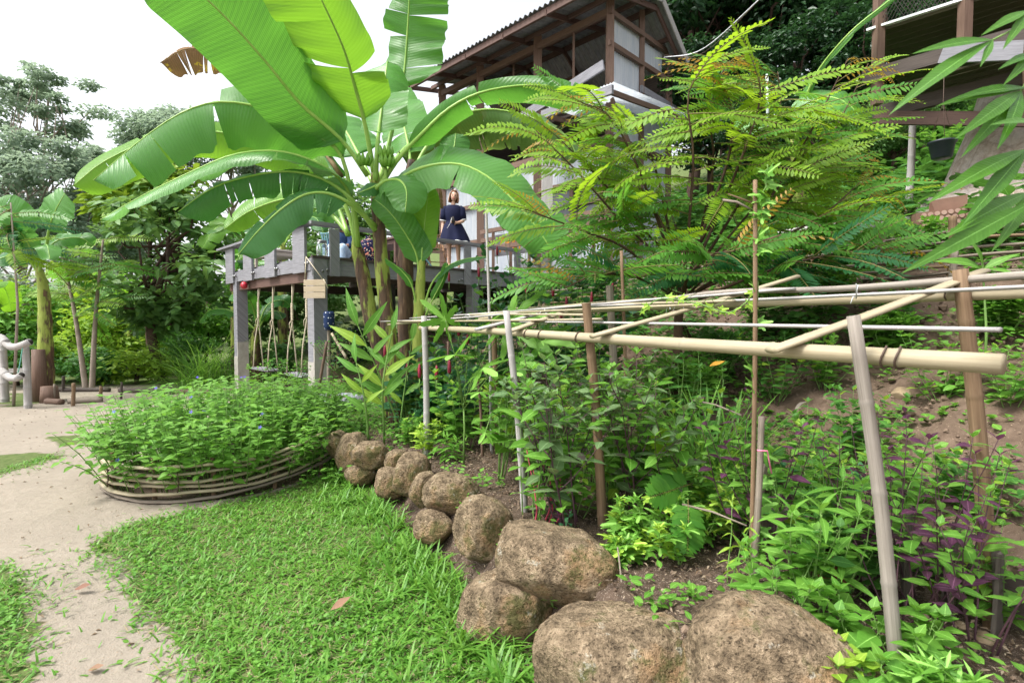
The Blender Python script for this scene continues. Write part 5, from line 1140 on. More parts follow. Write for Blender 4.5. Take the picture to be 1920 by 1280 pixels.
# ------------------------------------------------------------------ lawn
def lawn():
    rs = np.random.default_rng(2); n = 230000
    x = rs.uniform(-5.2, .9, n); y = rs.uniform(1.3, 6.6, n)
    keep = lawn_in(x + rs.normal(0, 1, n) * (.04 + .22 * rs.random(n) ** 5), y + rs.normal(0, 1, n) * (.04 + .22 * rs.random(n) ** 5)) & (rs.random(n) < np.clip(2.4 / y, .2, 1)) & (np.abs(x) < y * 1.02 + .2)
    nz = np.array([noise.noise(Vector((a * 1.1, b * 1.1, 0))) for a, b in zip(x[keep], y[keep])]); k2 = rs.random(keep.sum()) < np.clip(.88 + nz * 1.3, .10, 1)
    x, y, nz = x[keep][k2], y[keep][k2], nz[k2]; N = len(x); z = terr(x, y) + .004
    az = rs.uniform(0, 6.3, N); el = rs.uniform(.15, 1.15, N); X = np.stack([np.cos(az) * np.cos(el), np.sin(az) * np.cos(el), np.sin(el)], -1)
    mb = MB(); mb.inst(T_blade(3, .19, .45), np.stack([x, y, z], -1), X, (0, 0, 1), rs.uniform(.026, .066, N), np.clip(rs.random(N) ** 1.3 + nz * .6, 0, 1))
    o = mb.build('lawn_grass', M['grass'], None, True); tag(o, 'short broad-bladed lawn grass in front of the boulders', 'grass', kind='stuff')
    w = rs.random(N) < np.clip(.05 + .25 * (nz < -.1), 0, 1); a = rs.uniform(0, 6.3, w.sum()); mb = MB(); mb.inst(TL['rnd'], np.stack([x[w], y[w], z[w] + rs.uniform(.012, .04, w.sum())], -1), np.stack([np.cos(a), np.sin(a), rs.normal(.1, .3, w.sum())], -1), np.stack([rs.normal(0, .3, w.sum()), rs.normal(0, .3, w.sum()), np.ones(w.sum())], -1), rs.uniform(.014, .034, w.sum()), rs.random(w.sum())); tag(mb.build('lawn_weeds', M['lf_fresh'], None), 'small round-leaved weeds mixed into the lawn', 'weeds', kind='stuff')
    # dry thatch between the blades
    m = rs.random(N) < .2; mb = MB(); P_ = np.stack([x[m], y[m], z[m]], -1); a = rs.uniform(0, 6.3, m.sum()); mb.inst(T_blade(2, .06, .1), P_, np.stack([np.cos(a), np.sin(a), .25 * np.ones(m.sum())], -1), (0, 0, 1), rs.uniform(.05, .10, m.sum()), rs.random(m.sum()))
    tag(mb.build('dry_grass', M['grass_dry'], None), 'dry straw-coloured blades scattered through the lawn', 'grass', kind='stuff')
    # taller tufts against the boulders and along the path
    pos = []; X = []; sc = []; rn = []
    for k in range(260):
        s = rs.uniform(-1.2, 3.7); q = -.02 - abs(rs.normal(0, .2)); kk = .87 * .87 + .25; px_ = (.87 * q - .5 * s) / kk - .08; py_ = (.5 * q + .87 * s) / kk + 2.6
        g = np.array([px_, py_, tz(px_, py_)])
        for b in range(int(rs.integers(6, 13))):
            a = rs.uniform(0, 6.3); e = rs.uniform(.6, 1.4); pos.append(g + rs.normal(0, .012, 3) * (1, 1, 0)); X.append((math.cos(a) * math.cos(e), math.sin(a) * math.cos(e), math.sin(e))); sc.append(rs.uniform(.07, .17)); rn.append(rs.random())
    mb = MB(); mb.inst(T_blade(5, .095, .45), np.array(pos), np.array(X), (0, 0, 1), np.array(sc), np.array(rn)); tag(mb.build('tall_grass', M['grass'], None), 'taller grass tufts growing at the foot of the boulders', 'grass', kind='stuff')
lawn()
def litter():
    rs = np.random.default_rng(9); n = 9000; s = rs.uniform(-2.6, 4.5, n); q = rs.uniform(0, 1.7, n); kk = .87 * .87 + .25; x = (.87 * q - .5 * s) / kk - .08; y = (.5 * q + .87 * s) / kk + 2.6
    z = terr(x, y) + .012 + rs.uniform(0, .02, n); a = rs.uniform(0, 6.3, n)
    mb = MB(); mb.inst(T_diamond(.35, .15), np.stack([x, y, z], -1), np.stack([np.cos(a), np.sin(a), rs.normal(0, .3, n)], -1), np.stack([rs.normal(0, .3, n), rs.normal(0, .3, n), np.ones(n)], -1), rs.uniform(.008, .035, n), rs.random(n) ** 1.4)
    tag(mb.build('leaf_litter', M['litter'], None), 'dry husks and leaf litter on the soil of the vegetable bed', 'litter', kind='stuff')
    n = 1500; x = rs.uniform(-9, -1.5, n); y = rs.uniform(2.2, 11, n); k = ~lawn_in(x, y) & ~bed_in(x, y, 1.05); x, y = x[k], y[k]; n = len(x); a = rs.uniform(0, 6.3, n)
    mb = MB(); mb.inst(T_diamond(.4, .2), np.stack([x, y, terr(x, y) + .012], -1), np.stack([np.cos(a), np.sin(a), rs.normal(0, .2, n)], -1), (0, 0, 1), rs.uniform(.008, .04, n), rs.random(n) * .5)
    tag(mb.build('path_litter', M['litter'], None), 'small dry leaf scraps strewn on the sandy path', 'litter', kind='stuff')
litter()
def clods():
    rs = np.random.default_rng(33); oc = (np.array([(1, 0, 0), (-1, 0, 0), (0, 1, 0), (0, -1, 0), (0, 0, 1), (0, 0, -1), (.6, .6, .5), (-.6, .5, .5)], float), [(4, 0, 6), (4, 6, 2), (4, 2, 7), (4, 7, 1), (0, 2, 6), (2, 1, 7), (4, 1, 3), (4, 3, 0), (5, 2, 0), (5, 1, 2), (5, 3, 1), (5, 0, 3)], np.zeros((8, 2)))
    n = 15000; s = rs.uniform(-3, 8, n); q = rs.uniform(.1, 6, n); kk = .87 * .87 + .25; x = (.87 * q - .5 * s) / kk - .08; y = (.5 * q + .87 * s) / kk + 2.6; k = (y > 1.2) & (np.abs(x) < y * 1.1 + .5) & (rs.random(n) < np.clip(4.5 / y, 0, 1)); x, y, q = x[k], y[k], q[k]; n = len(x); a = rs.uniform(0, 6.3, n)
    mb = MB(); mb.inst(oc, np.stack([x, y, terr(x, y) + np.where(q > 1.6, .012, .004)], -1), np.stack([np.cos(a), np.sin(a), rs.normal(0, .3, n)], -1), np.stack([rs.normal(0, .3, n), rs.normal(0, .3, n), np.ones(n)], -1), rs.uniform(.004, .012, n) * (1 + 1.6 * (rs.random(n) ** 8)) * np.where(q > 1.6, 1.5, 1), rs.random(n))
    m = leaf_mat('soil_clod', (.10, .07, .05), (.26, .19, .14), trans=0.0, rough=.95, spec=.05, nscale=30)
    tag(mb.build('soil_clods', m, None, False), 'crumbs and clods of earth on the bed and the slope', 'soil', kind='stuff')
clods()
def slope_weeds():
    rs = np.random.default_rng(12)
    def patch(name, label, n, cond, tk, size, mk, per, hgt, thr=.0, fr=1.3, seed=0):
        pos = []; X = []; Z = []; sc = []; rn = []
        while n > 0:
            n -= 1; s = rs.uniform(-4, 13); q = rs.uniform(*cond[0]); kk = .87 * .87 + .25; x = (.87 * q - .5 * s) / kk - .08; y = (.5 * q + .87 * s) / kk + 2.6
            if y < 1.3 or abs(x) > y * 1.1 + 1 or not cond[1](s, q, x, y): continue
            if noise.noise(Vector((x * fr, y * fr, 5 + seed))) < thr: continue
            g = np.array([x, y, tz(x, y)]); h = hgt * rs.uniform(.4, 1.2)
            for k in range(per):
                a = rs.uniform(0, 6.3); e = rs.uniform(-.1, .6); u = rs.random(); pos.append(g + np.array([rs.normal(0, .4) * h, rs.normal(0, .4) * h, h * u])); X.append((math.cos(a) * math.cos(e), math.sin(a) * math.cos(e), math.sin(e))); Z.append((rs.normal(0, .3), rs.normal(0, .3) - .2, 1)); sc.append(size * rs.uniform(.6, 1.3)); rn.append(rs.random())
        mb = MB(); mb.inst(TL[tk], np.array(pos), np.array(X), np.array(Z), np.array(sc), np.array(rn)); tag(mb.build(name, M[mk], None), label, 'weeds', kind='stuff')
    patch('slope_weeds', 'low clover-like weeds creeping over the bare slope', 4200, ((1.75, 6), lambda s, q, x, y: True), 'rnd', .05, 'lf_fresh', 9, .10, -.08)
    patch('slope_weeds', 'dark leafy weeds massed on the upper slope by the woven fence', 4200, ((3.4, 10), lambda s, q, x, y: True), 'ov', .10, 'lf_mid', 10, .28, -.05, .7, 3)
    patch('hill_undergrowth', 'dark leafy undergrowth covering the wooded hillside', 5200, ((6.5, 20), lambda s, q, x, y: not (-1 < s < 12 and 6 < q < 9.5 and x < 4.2)), 'ov', .24, 'lf_mid', 9, .7, -.5, .4, 11)
    patch('bed_weeds', 'fresh green weeds among the plants of the vegetable bed', 900, ((.25, 1.7), lambda s, q, x, y: True), 'ov', .045, 'lf_fresh', 9, .12, .05, 1.6, 7)
    patch('bank_weeds', 'bright weeds covering the bank between the boulders and the tyre', 2600, ((-.35, 2.4), lambda s, q, x, y: s > 2.6 and s < 9), 'ov', .06, 'lf_fresh', 11, .20, -.35, 1.2, 9)
slope_weeds()
def slope_bushes():
    labs = ['leafy shrub on the slope right of the feathery stems', 'leafy shrub before the woven fence', 'dark shrub beyond the woven fence left of the log rail', 'shrub at the foot of the wooden pole', 'shrub between log rail and woven fence', 'shrub left of the patterned trough', 'low shrub above the far trellis rail', 'low shrub on the slope at the right edge', 'shrub under the feathery fronds left of the vine stake', 'shrub beside the landing fascia under the fronds', 'shrub behind the lemongrass on the slope', 'shrub above the woven fence near the tree trunk']
    for i, (px, d, h, mk) in enumerate(((1420, 5.6, .7, 'lf_mid'), (1540, 5.3, .55, 'lf_fresh'), (1480, 8.0, .9, 'lf_mid'), (1690, 7.8, .7, 'lf_fresh'), (1600, 6.6, .6, 'lf_mid'), (1720, 6.2, .5, 'lf_fresh'), (1660, 4.4, .35, 'lf_fresh'), (1880, 4.0, .35, 'lf_fresh'), (1340, 5.0, .6, 'lf_mid'), (1160, 7.6, 1.0, 'lf_mid'), (1290, 4.6, .6, 'lf_fresh'), (1850, 5.6, .5, 'lf_mid'))):
        herb('slope_shrub', labs[i], 'shrub', GD(px, d), h, 12, 'ov', .12, mk, 200 + i, 'leafy shrubs on the slope', spread=.9, pairs=8, sr=.005, indiv=False, branch=1)
# ------------------------------------------------------------------ the oval flower bed
def flower_bed():
    rs = np.random.default_rng(21); t = thing('flower_bed', 'oval bed of dense fresh green herb with a few blue flowers', 'flower bed', BEDC)
    sb = MB(); pos = []; X = []; Z = []; sc = []; rn = []; tops = []
    for k in range(640):
        r = math.sqrt(rs.random()); a = rs.uniform(0, 6.3); x = BEDC.x + BEDA * r * math.cos(a); y = BEDC.y + BEDB * r * math.sin(a)
        h = (.76 - .18 * r ** 3) * rs.uniform(.82, 1.12); out = Vector((math.cos(a), math.sin(a), 0)) * (.06 + .26 * r ** 3)
        if r > .8 and rs.random() < .35: h *= .6
        p0 = Vector((x, y, .05)); p2 = p0 + UP * h + out * rs.uniform(.6, 1.2); p1 = p0.lerp(p2, .5) + UP * .05; C = spline([p0, p1, p2], 9); sb.tube([Vector(c) for c in C[::2]], [.005, .004, .004, .003, .002], 4); tops.append(Vector(C[-1]))
        for i in range(2, 9):
            az = i * 1.57 + k
            for w in (0, math.pi):
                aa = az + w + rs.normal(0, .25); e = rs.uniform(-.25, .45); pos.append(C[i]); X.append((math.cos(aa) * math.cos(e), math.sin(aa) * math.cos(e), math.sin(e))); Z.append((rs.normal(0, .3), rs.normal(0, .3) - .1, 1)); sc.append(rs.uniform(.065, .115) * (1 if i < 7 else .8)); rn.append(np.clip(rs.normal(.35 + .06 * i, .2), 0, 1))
    sb.build('stems', M['st_green'], t, True, 'stuff'); mb = MB(); mb.inst(TL['ov'], np.array(pos), np.array(X), np.array(Z), np.array(sc), np.array(rn)); mb.build('foliage', M['lf_fresh'], t, True, 'stuff')
    fm = plain_mat('blue_petal', (.09, .05, .55), (.13, .08, .65), 9, .5)
    fl = MB()
    for k in range(5):
        a = k * 1.257; fl.add([(0, 0, 0), (.6 * math.cos(a - .3), .6 * math.sin(a - .3), .2), (math.cos(a), math.sin(a), .1), (.6 * math.cos(a + .3), .6 * math.sin(a + .3), .2)], [(0, 1, 2, 3)])
    fl.tube([Vector((0, 0, -1.2)), Vector((0, 0, .05))], [.08, .15], 5); o = fl.build('f_tmp', fm); me = o.data; bpy.data.objects.remove(o)
    for (px, py) in ((447, 707), (458, 709), (372, 708), (216, 773), (351, 742), (355, 777), (368, 776), (492, 792), (188, 900), (176, 903), (495, 809), (358, 752), (286, 731)):
        best = min(tops, key=lambda q: ((q.x / q.y * F + 960 - px) ** 2 + (603 - (q.z - EYE) / q.y * F - py) ** 2)); mkobj('blue_flower', me, t, frame(best + UP * .02, (1, .2, .1), (0, -.8, .6), .019))
flower_bed()

slope_bushes()
# ------------------------------------------------------------------ plants of the vegetable bed, one by one
def ginger():
    rs = np.random.default_rng(3); b = GD(705, 5.3); t = thing('ginger_plant', 'clump of broad glossy lance-shaped ginger leaves in front of the banana stems', 'ginger', b)
    for (p0, p1, p2, nl, L) in (((745, 790, 5.3), (710, 700, 5.2), (672, 612, 5.1), 9, .40), ((720, 800, 5.2), (718, 720, 5.1), (735, 620, 5.2), 8, .34), ((690, 800, 5.1), (682, 740, 5.0), (668, 680, 5.0), 6, .28), ((750, 800, 5.5), (760, 720, 5.5), (772, 640, 5.5), 7, .30)):
        C = spline([P(*p0), P(*p1), P(*p2)], 20); C[0][2] = min(C[0][2], tz(C[0][0], C[0][1])); MB().tube([Vector(c) for c in C], list(np.linspace(.012, .004, 20)), 6).build('stalk', M['st_green'], t)
        for k in range(nl):
            i = int(5 + 14 * k / (nl - 1)); s = 1 if k % 2 else -1; d = Vector(C[min(i + 1, 19)] - C[i - 1]).normalized(); X = (d * .75 + Vector((s * .8, -.15, .05))).normalized() if k < nl - 1 else d
            mkobj('leaf', leaf_mesh('lan', 'lf_fresh' if rs.random() < .75 else 'lf_lime')[int(rs.integers(3))], t, frame(C[i], X, (rs.normal(0, .2), -.9, .45), L * rs.uniform(.75, 1.05), 1.05))
ginger()
def papaya(px, d, leaves, label, seed):
    rs = np.random.default_rng(seed); b = GD(px, d); t = thing('papaya_plant', label, 'papaya plant', b); top = b + UP * .55
    MB().tube([b - UP * .03, b + UP * .3 + Vector((.01, 0, 0)), top], [.010, .008, .006], 7).build('stem', M['st_green'], t)
    for (lx, ly, ld, L) in leaves:
        q = P(lx, ly, ld); MB().tube([top - UP * rs.uniform(0, .12), (top + q) / 2 + UP * .05, q], [.005, .004, .003], 5).build('leaf_stalk', M['st_green'], t)
        X = (q - top); X.z *= .3; X = X.normalized() + Vector((0, -.25, -.15)); mkobj('leaf', leaf_mesh('pap', 'lf_fresh')[int(rs.integers(3))], t, frame(q, X, (rs.normal(0, .15), -.85, .6), L))
papaya(868, 4.35, [(885, 625, 4.1, .32), (958, 600, 4.2, .42), (850, 665, 4.0, .26), (1015, 640, 4.1, .32), (905, 690, 3.95, .26), (835, 600, 4.3, .26), (975, 680, 4.0, .26)], 'papaya seedling with deeply cut leaves below the left end of the trellis', 5)
papaya(935, 3.9, [(900, 735, 3.7, .13), (960, 700, 3.7, .15), (910, 810, 3.6, .13)], 'small lobed-leaf plant between the two grey near stakes', 6)
H = herb
H('eggplant', 'eggplant with broad soft leaves beside the second grey stake', 'eggplant', GD(925, 3.9), .78, 4, 'br', .21, 'lf_fresh', 31, spread=.45, pairs=5, stalk=.05, sr=.007, whorl=1, lo=.25)
H('eggplant', 'eggplant with wide pale leaves touching the board edging', 'eggplant', GD(985, 3.75), .70, 4, 'br', .20, 'lf_fresh', 32, spread=.5, pairs=5, stalk=.05, sr=.007, whorl=1, mk2='lf_lime', p2=.3)
H('holy_basil', 'dark grey-green holy basil bush round the brown trellis stake', 'basil', GD(1085, 2.95), 1.02, 6, 'bas', .145, 'lf_basil', 33, spread=.65, pairs=7, stem='st_purple', sr=.006, branch=1, indiv=False, mk2='lf_fresh', p2=.3)
H('holy_basil', 'holy basil with purple stems rising through the trellis slats', 'basil', GD(1040, 3.3), 1.15, 4, 'bas', .12, 'lf_basil', 34, spread=.25, pairs=9, stem='st_purple', sr=.005, mk2='lf_fresh', p2=.45)
H('holy_basil', 'green holy basil bush left of the lemongrass', 'basil', GD(1215, 3.05), 1.0, 6, 'bas', .14, 'lf_basil', 35, spread=.5, pairs=7, stem='st_purple', sr=.006, branch=1, indiv=False, mk2='lf_fresh', p2=.55)
H('holy_basil', 'light green basil shoots in front of the dark bush', 'basil', GD(1005, 3.1), .7, 6, 'bas', .115, 'lf_fresh', 36, spread=.5, pairs=6, sr=.005)
H('basil', 'fresh green basil shoots under the middle of the long rail', 'basil', GD(1160, 3.5), .95, 9, 'ov', .11, 'lf_fresh', 37, spread=.4, pairs=8, sr=.005)
H('basil', 'leafy green basil behind the lemongrass', 'basil', GD(1300, 3.9), .95, 9, 'ov', .115, 'lf_mid', 38, spread=.5, pairs=8, sr=.005)
for i, (px, d, h, n, lab) in enumerate(((1235, 2.62, .34, 7, 'bushy lobed-leaf plant left of the fan frond'), (1300, 2.75, .42, 8, 'dense lobed-leaf plant against the edging boards'), (1195, 2.75, .22, 6, 'low lobed-leaf seedling at the foot of the brown stake'), (1345, 2.9, .40, 7, 'lobed-leaf clump between fan frond and vine stake'), (1170, 2.55, .12, 5, 'creeping lobed leaves on the soil above the slab boulder'))):
    H('lobed_leaf_plant', lab, 'plant', GD(px, d), h, n, 'lob', .075, 'lf_fresh', 40 + i, 'lobed-leaf plants of the bed', spread=.8, pairs=4, stalk=.05, sr=.003, whorl=2, up=.15, mk2='lf_lime', p2=.4)
for i, (px, d, h, n, tk, ls, mk, lab) in enumerate(((870, 4.9, .75, 9, 'br', .13, 'lf_fresh', 'leafy green vegetable behind the papaya seedling'), (960, 4.6, .8, 9, 'ov', .13, 'lf_fresh', 'leafy green vegetable behind the second grey stake'), (1020, 4.3, .85, 9, 'ov', .12, 'lf_lime', 'light leafy vegetable behind the dark basil bush'), (1110, 3.9, .9, 10, 'ov', .12, 'lf_fresh', 'leafy green vegetable under the middle of the trellis'), (1180, 3.3, .8, 9, 'bas', .11, 'lf_fresh', 'green basil between the two dark bushes'), (1250, 3.4, .85, 10, 'ov', .11, 'lf_fresh', 'leafy green vegetable left of the lemongrass'), (1380, 3.0, .6, 8, 'ov', .09, 'lf_fresh', 'leafy vegetable behind the vine stake'), (1520, 2.5, .75, 8, 'ov', .095, 'lf_fresh', 'tall leafy vegetable between vine stake and near stake'), (1590, 2.6, .75, 8, 'bas', .095, 'lf_mid', 'dark leafy vegetable just left of the near stake'), (1440, 3.2, .7, 8, 'br', .10, 'lf_mid', 'broad-leaved vegetable right of the vine stake on the slope'), (1540, 3.0, .45, 7, 'br', .10, 'lf_bluegreen', 'blue-green leafy plant on the slope behind the near stake'), (770, 5.0, .35, 9, 'ov', .08, 'lf_fresh', 'low leafy plant between ginger and end stake'), (735, 4.75, .3, 9, 'ov', .07, 'lf_mid', 'low dark leafy plant above the light oval boulder'), (650, 5.6, .35, 10, 'ov', .08, 'lf_fresh', 'low leafy plant above the smallest dark boulder'), (1075, 3.15, .5, 7, 'bas', .10, 'lf_fresh', 'low green basil at the foot of the brown stake'))):
    H('leafy_vegetable', lab, 'vegetable', GD(px, d), h, n, tk, ls, mk, 160 + i, 'leafy vegetables of the bed', spread=.6, pairs=7, sr=.004, lo=.2, mk2='lf_lime', p2=.15)
def lemongrass(px, d, n, L, label, seed, nm='lemongrass', w=.022, droop=.5, mk='grass', emin=.7, rad=.07):
    rs = np.random.default_rng(seed); b = GD(px, d); a = rs.uniform(0, 6.3, n); e = rs.uniform(emin, 1.5, n)
    mb = MB(); mb.inst(T_blade(8, w, droop), np.stack([b.x + rs.normal(0, rad, n), b.y + rs.normal(0, rad, n), np.full(n, b.z)], -1), np.stack([np.cos(a) * np.cos(e), np.sin(a) * np.cos(e), np.sin(e)], -1), (0, 0, 1), rs.uniform(.55, 1, n) * L, rs.random(n))
    t = thing(nm, label, 'grass clump', b); mb.build('blades', M[mk], t, True, 'stuff')
lemongrass(1345, 3.35, 150, .95, 'tall lemongrass clump behind the middle of the trellis', 51, w=.020, droop=.28, emin=1.0)
lemongrass(1290, 3.7, 80, .8, 'smaller lemongrass clump beside the basil', 52, w=.02, droop=.3, emin=1.0)
lemongrass(375, 12.3, 320, 1.7, 'big fountain-like grass clump left of the far swing post', 53, w=.014, droop=.75, emin=.5, rad=.25)
lemongrass(430, 12.8, 200, 1.3, 'grass clump just behind the far swing post', 54, w=.014, droop=.75, emin=.5, rad=.2)
lemongrass(940, 6.4, 110, .8, 'fine grass under the costus shrubs', 55, w=.012, droop=.7, emin=.5, rad=.2)
H('chilli_plant', 'thin chilli seedling with drooping leaves before the vine stake', 'chilli', GD(1372, 2.35), .36, 2, 'lan', .075, 'lf_lime', 56, spread=.35, pairs=5, droop=.6, up=-.35, sr=.004)
for i, (px, d, h, n, lab, p2) in enumerate(((1700, 2.05, .82, 6, 'purple-leaved basil bush behind the near trellis stake', .4), (1755, 2.2, .85, 5, 'purple and green basil right of the near stake', .35), (1850, 1.9, .75, 4, 'basil with green tops and purple lower leaves at the far trellis stake', .22), (1450, 2.6, .85, 6, 'sparse purple-tinged basil right of the vine stake', .3), (1640, 2.4, .82, 6, 'green basil with a few purple leaves left of the near stake', .25))):
    H('purple_basil', lab, 'basil', GD(px, d), h, n + 3, 'bas', .085, 'lf_fresh', 60 + i, 'purple basil plants', spread=.55, pairs=7, stem='st_purple', sr=.004, mk2='lf_purple', p2=p2, lo=.35, branch=0)
for i, (px, d, h, n, tk, ls, mk, lab) in enumerate(((1520, 2.05, .34, 4, 'br', .085, 'lf_fresh', 'broad-leaved plant between vine stake and near trellis stake'), (1470, 1.98, .30, 5, 'ov', .07, 'lf_fresh', 'leafy plant on the soil above the tan boulder'), (1560, 2.15, .50, 4, 'lan', .15, 'lf_fresh', 'plant with long spotted leaves beside the terracotta pot'), (1610, 1.85, .22, 4, 'br', .075, 'lf_fresh', 'low round-leaved plant left of the near stake'), (1560, 1.66, .16, 4, 'br', .07, 'lf_lime', 'pale round-leaved seedling right of the tan boulder'), (1730, 1.72, .22, 4, 'br', .08, 'lf_fresh', 'round-leaved plant right of the near stake'), (1765, 1.52, .18, 5, 'okra', .085, 'lf_fresh', 'bright lobed plant at the lower right corner'), (1690, 1.50, .15, 4, 'br', .08, 'lf_fresh', 'round-leaved plant at the bottom edge by the near stake'), (1500, 2.25, .45, 4, 'ov', .075, 'lf_mid', 'dark leafy plant behind the broad-leaved one'), (1600, 2.3, .3, 4, 'br', .085, 'lf_mid', 'dark broad-leaved plant under the purple basil'), (1850, 1.48, .12, 4, 'okra', .07, 'lf_fresh', 'small lobed plant at the lower right edge'))):
    H('broadleaf_plant', lab, 'plant', GD(px, d), h * 1.2, n + 1, tk, ls * 1.2, mk, 80 + i, 'broad-leaved plants of the near bed', spread=.75, pairs=5, sr=.004, stalk=.015, lo=.3)
for i, (px, d, h, n, tk, ls, mk, lab) in enumerate(((1480, 3.4, .6, 9, 'bas', .09, 'lf_mid', 'leafy plant on the slope behind the sparse basil'), (1560, 2.75, .5, 9, 'ov', .085, 'lf_fresh', 'leafy plant on the slope left of the near stake'), (1620, 3.4, .5, 9, 'ov', .10, 'lf_mid', 'dark leafy plant on the slope below the long slats'), (1700, 2.9, .45, 9, 'rnd', .075, 'lf_fresh', 'round-leaved plant on the slope right of the near stake'), (1770, 3.6, .5, 9, 'ov', .09, 'lf_fresh', 'leafy plant on the slope behind the far stake'), (1850, 2.7, .4, 9, 'rnd', .08, 'lf_mid', 'dark round-leaved plant at the right edge of the slope'), (1900, 3.3, .4, 9, 'ov', .08, 'lf_fresh', 'fresh plant at the right edge under the far rail'), (1550, 4.2, .5, 10, 'ov', .10, 'lf_fresh', 'leafy plant high on the slope behind the brown branch pole'), (1680, 4.6, .45, 10, 'rnd', .09, 'lf_mid', 'round-leaved plant high on the slope near the woven fence'), (1460, 4.3, .6, 10, 'ov', .10, 'lf_mid', 'leafy plant high on the slope by the feathery stems'), (1800, 2.35, .42, 8, 'bas', .075, 'lf_fresh', 'green basil by the black edging board at the right'), (1890, 2.15, .42, 8, 'bas', .075, 'lf_fresh', 'green basil at the right edge behind the far stake'))):
    H('slope_plant', lab, 'plant', GD(px, d), h, n, tk, ls, mk, 180 + i, 'leafy plants on the bare slope', spread=.85, pairs=7, sr=.003, lo=.15, mk2='lf_lime', p2=.12, indiv=False)
for i, (px, py, d, h, lab) in enumerate(((1240, 1150, 2.2, .13, 'peanut-like plant with oval leaflets on the big boulder'), (1290, 1130, 2.25, .10, 'small oval-leaflet plant right of the peanut-like one'), (1275, 1050, 2.5, .08, 'tiny seedling on the soil above the orange rock'), (870, 960, 3.2, .10, 'little weed rooted in the gap by the oval boulder'), (1040, 1130, 2.45, .12, 'small weed growing from the dark gap under the slab'), (940, 1030, 2.9, .14, 'glossy weed between mossy boulder and slab'), (1410, 1050, 2.3, .1, 'tiny seedling at the foot of the vine stake'))):
    p = P(px, py, d); H('small_weed', lab, 'weed', p, h, 3, 'ov', .045, 'lf_fresh', 95 + i, 'single weeds by the boulders', spread=.7, pairs=3, sr=.0025)
def amaranth():
    b = GD(1005, 3.1); t = thing('red_amaranth', 'red-stemmed amaranth with curved bare stalks by the grey stake', 'amaranth', b); rs = np.random.default_rng(8)
    for (x0, x1, h) in ((1000, 988, .42), (1020, 1030, .36), (1030, 1018, .34), (1040, 1050, .30), (1010, 1000, .3)):
        a = GD(x0, 3.1 + rs.normal(0, .06)); c = P(x1, 603, 3.1); top = Vector((c.x, c.y, a.z + h)); C = spline([a - UP * .02, a.lerp(top, .3) + Vector((.03, -.02, 0)), top], 12); MB().tube([Vector(v) for v in C], list(np.linspace(.006, .003, 12)), 6).build('stalk', M['st_red'], t)
        for k in range(5): mkobj('leaf', leaf_mesh('ov', 'lf_purple' if rs.random() < .5 else 'lf_basil')[k % 3], t, frame(C[5 + k], (rs.normal(), rs.normal(), .2), (0, -.3, 1), .045))
amaranth()
H('dark_seedling', 'small dark purple seedling at the foot of the red stalks', 'seedling', GD(1060, 2.95), .13, 3, 'ov', .05, 'lf_bluegreen', 111, spread=.5, pairs=3, stem='st_purple', sr=.003, mk2='lf_purple', p2=.5)
def fan_frond(pts, L, label, mk, seed):
    A, B = P(*pts[0]), P(*pts[1]); t = thing('low_frond', label, 'frond', A); me = frond_mesh(20, .15, mk, .42, .1, .0, seed, .6); n = Vector((0.1, -1, .35)); mkobj('frond_blade', me, t, frame(A, B - A, n, (B - A).length, 1.0))
fan_frond(((1290, 935, 2.6), (1295, 1030, 2.45)), .3, 'bright fan-shaped fern-like frond hanging above the bed soil', 'fr_green', 3)
fan_frond(((1262, 850, 2.9), (1235, 815, 2.8)), .3, 'small yellow-green frond under the dark basil', 'fr_lime', 4)
fan_frond(((1300, 905, 2.75), (1230, 930, 2.6)), .3, 'green fern-like frond left of the fan-shaped one', 'fr_green', 6)
H('okra_plant', 'young okra with lobed grey-green leaves in front of the ginger', 'okra', GD(690, 4.9), .36, 2, 'lob', .12, 'lf_bluegreen', 112, spread=.4, pairs=4, stalk=.06, stem='st_red', sr=.005)
H('lime_seedling', 'lime-coloured lobed seedling at the foot of the end stake', 'seedling', GD(793, 4.6), .36, 4, 'lob', .075, 'lf_lime', 113, spread=.4, pairs=4, stalk=.04, sr=.003)
H('lily_like_plant', 'rosette of narrow green leaves right of the end stake', 'plant', GD(838, 4.5), .25, 6, 'lan', .15, 'lf_fresh', 114, spread=.9, pairs=4, sr=.003)
H('feathery_herb', 'dark fine-leaved herb at the foot of the banana stems', 'herb', GD(765, 5.4), .5, 8, 'ov', .06, 'lf_bluegreen', 115, spread=.6, pairs=8, sr=.003, indiv=False)
H('shrub', 'slender lime shrub with small glossy leaves in front of the swings', 'shrub', GD(590, 7.3), 1.35, 3, 'ov', .085, 'lf_mid', 116, spread=.55, pairs=8, stem='twig', sr=.009, branch=2, lo=.4, indiv=False)
H('shrub', 'thin glossy-leaved shrub before the left swing', 'shrub', GD(510, 7.6), 1.1, 3, 'ov', .08, 'lf_fresh', 117, spread=.4, pairs=8, stem='twig', sr=.007, branch=1, lo=.4, indiv=False)
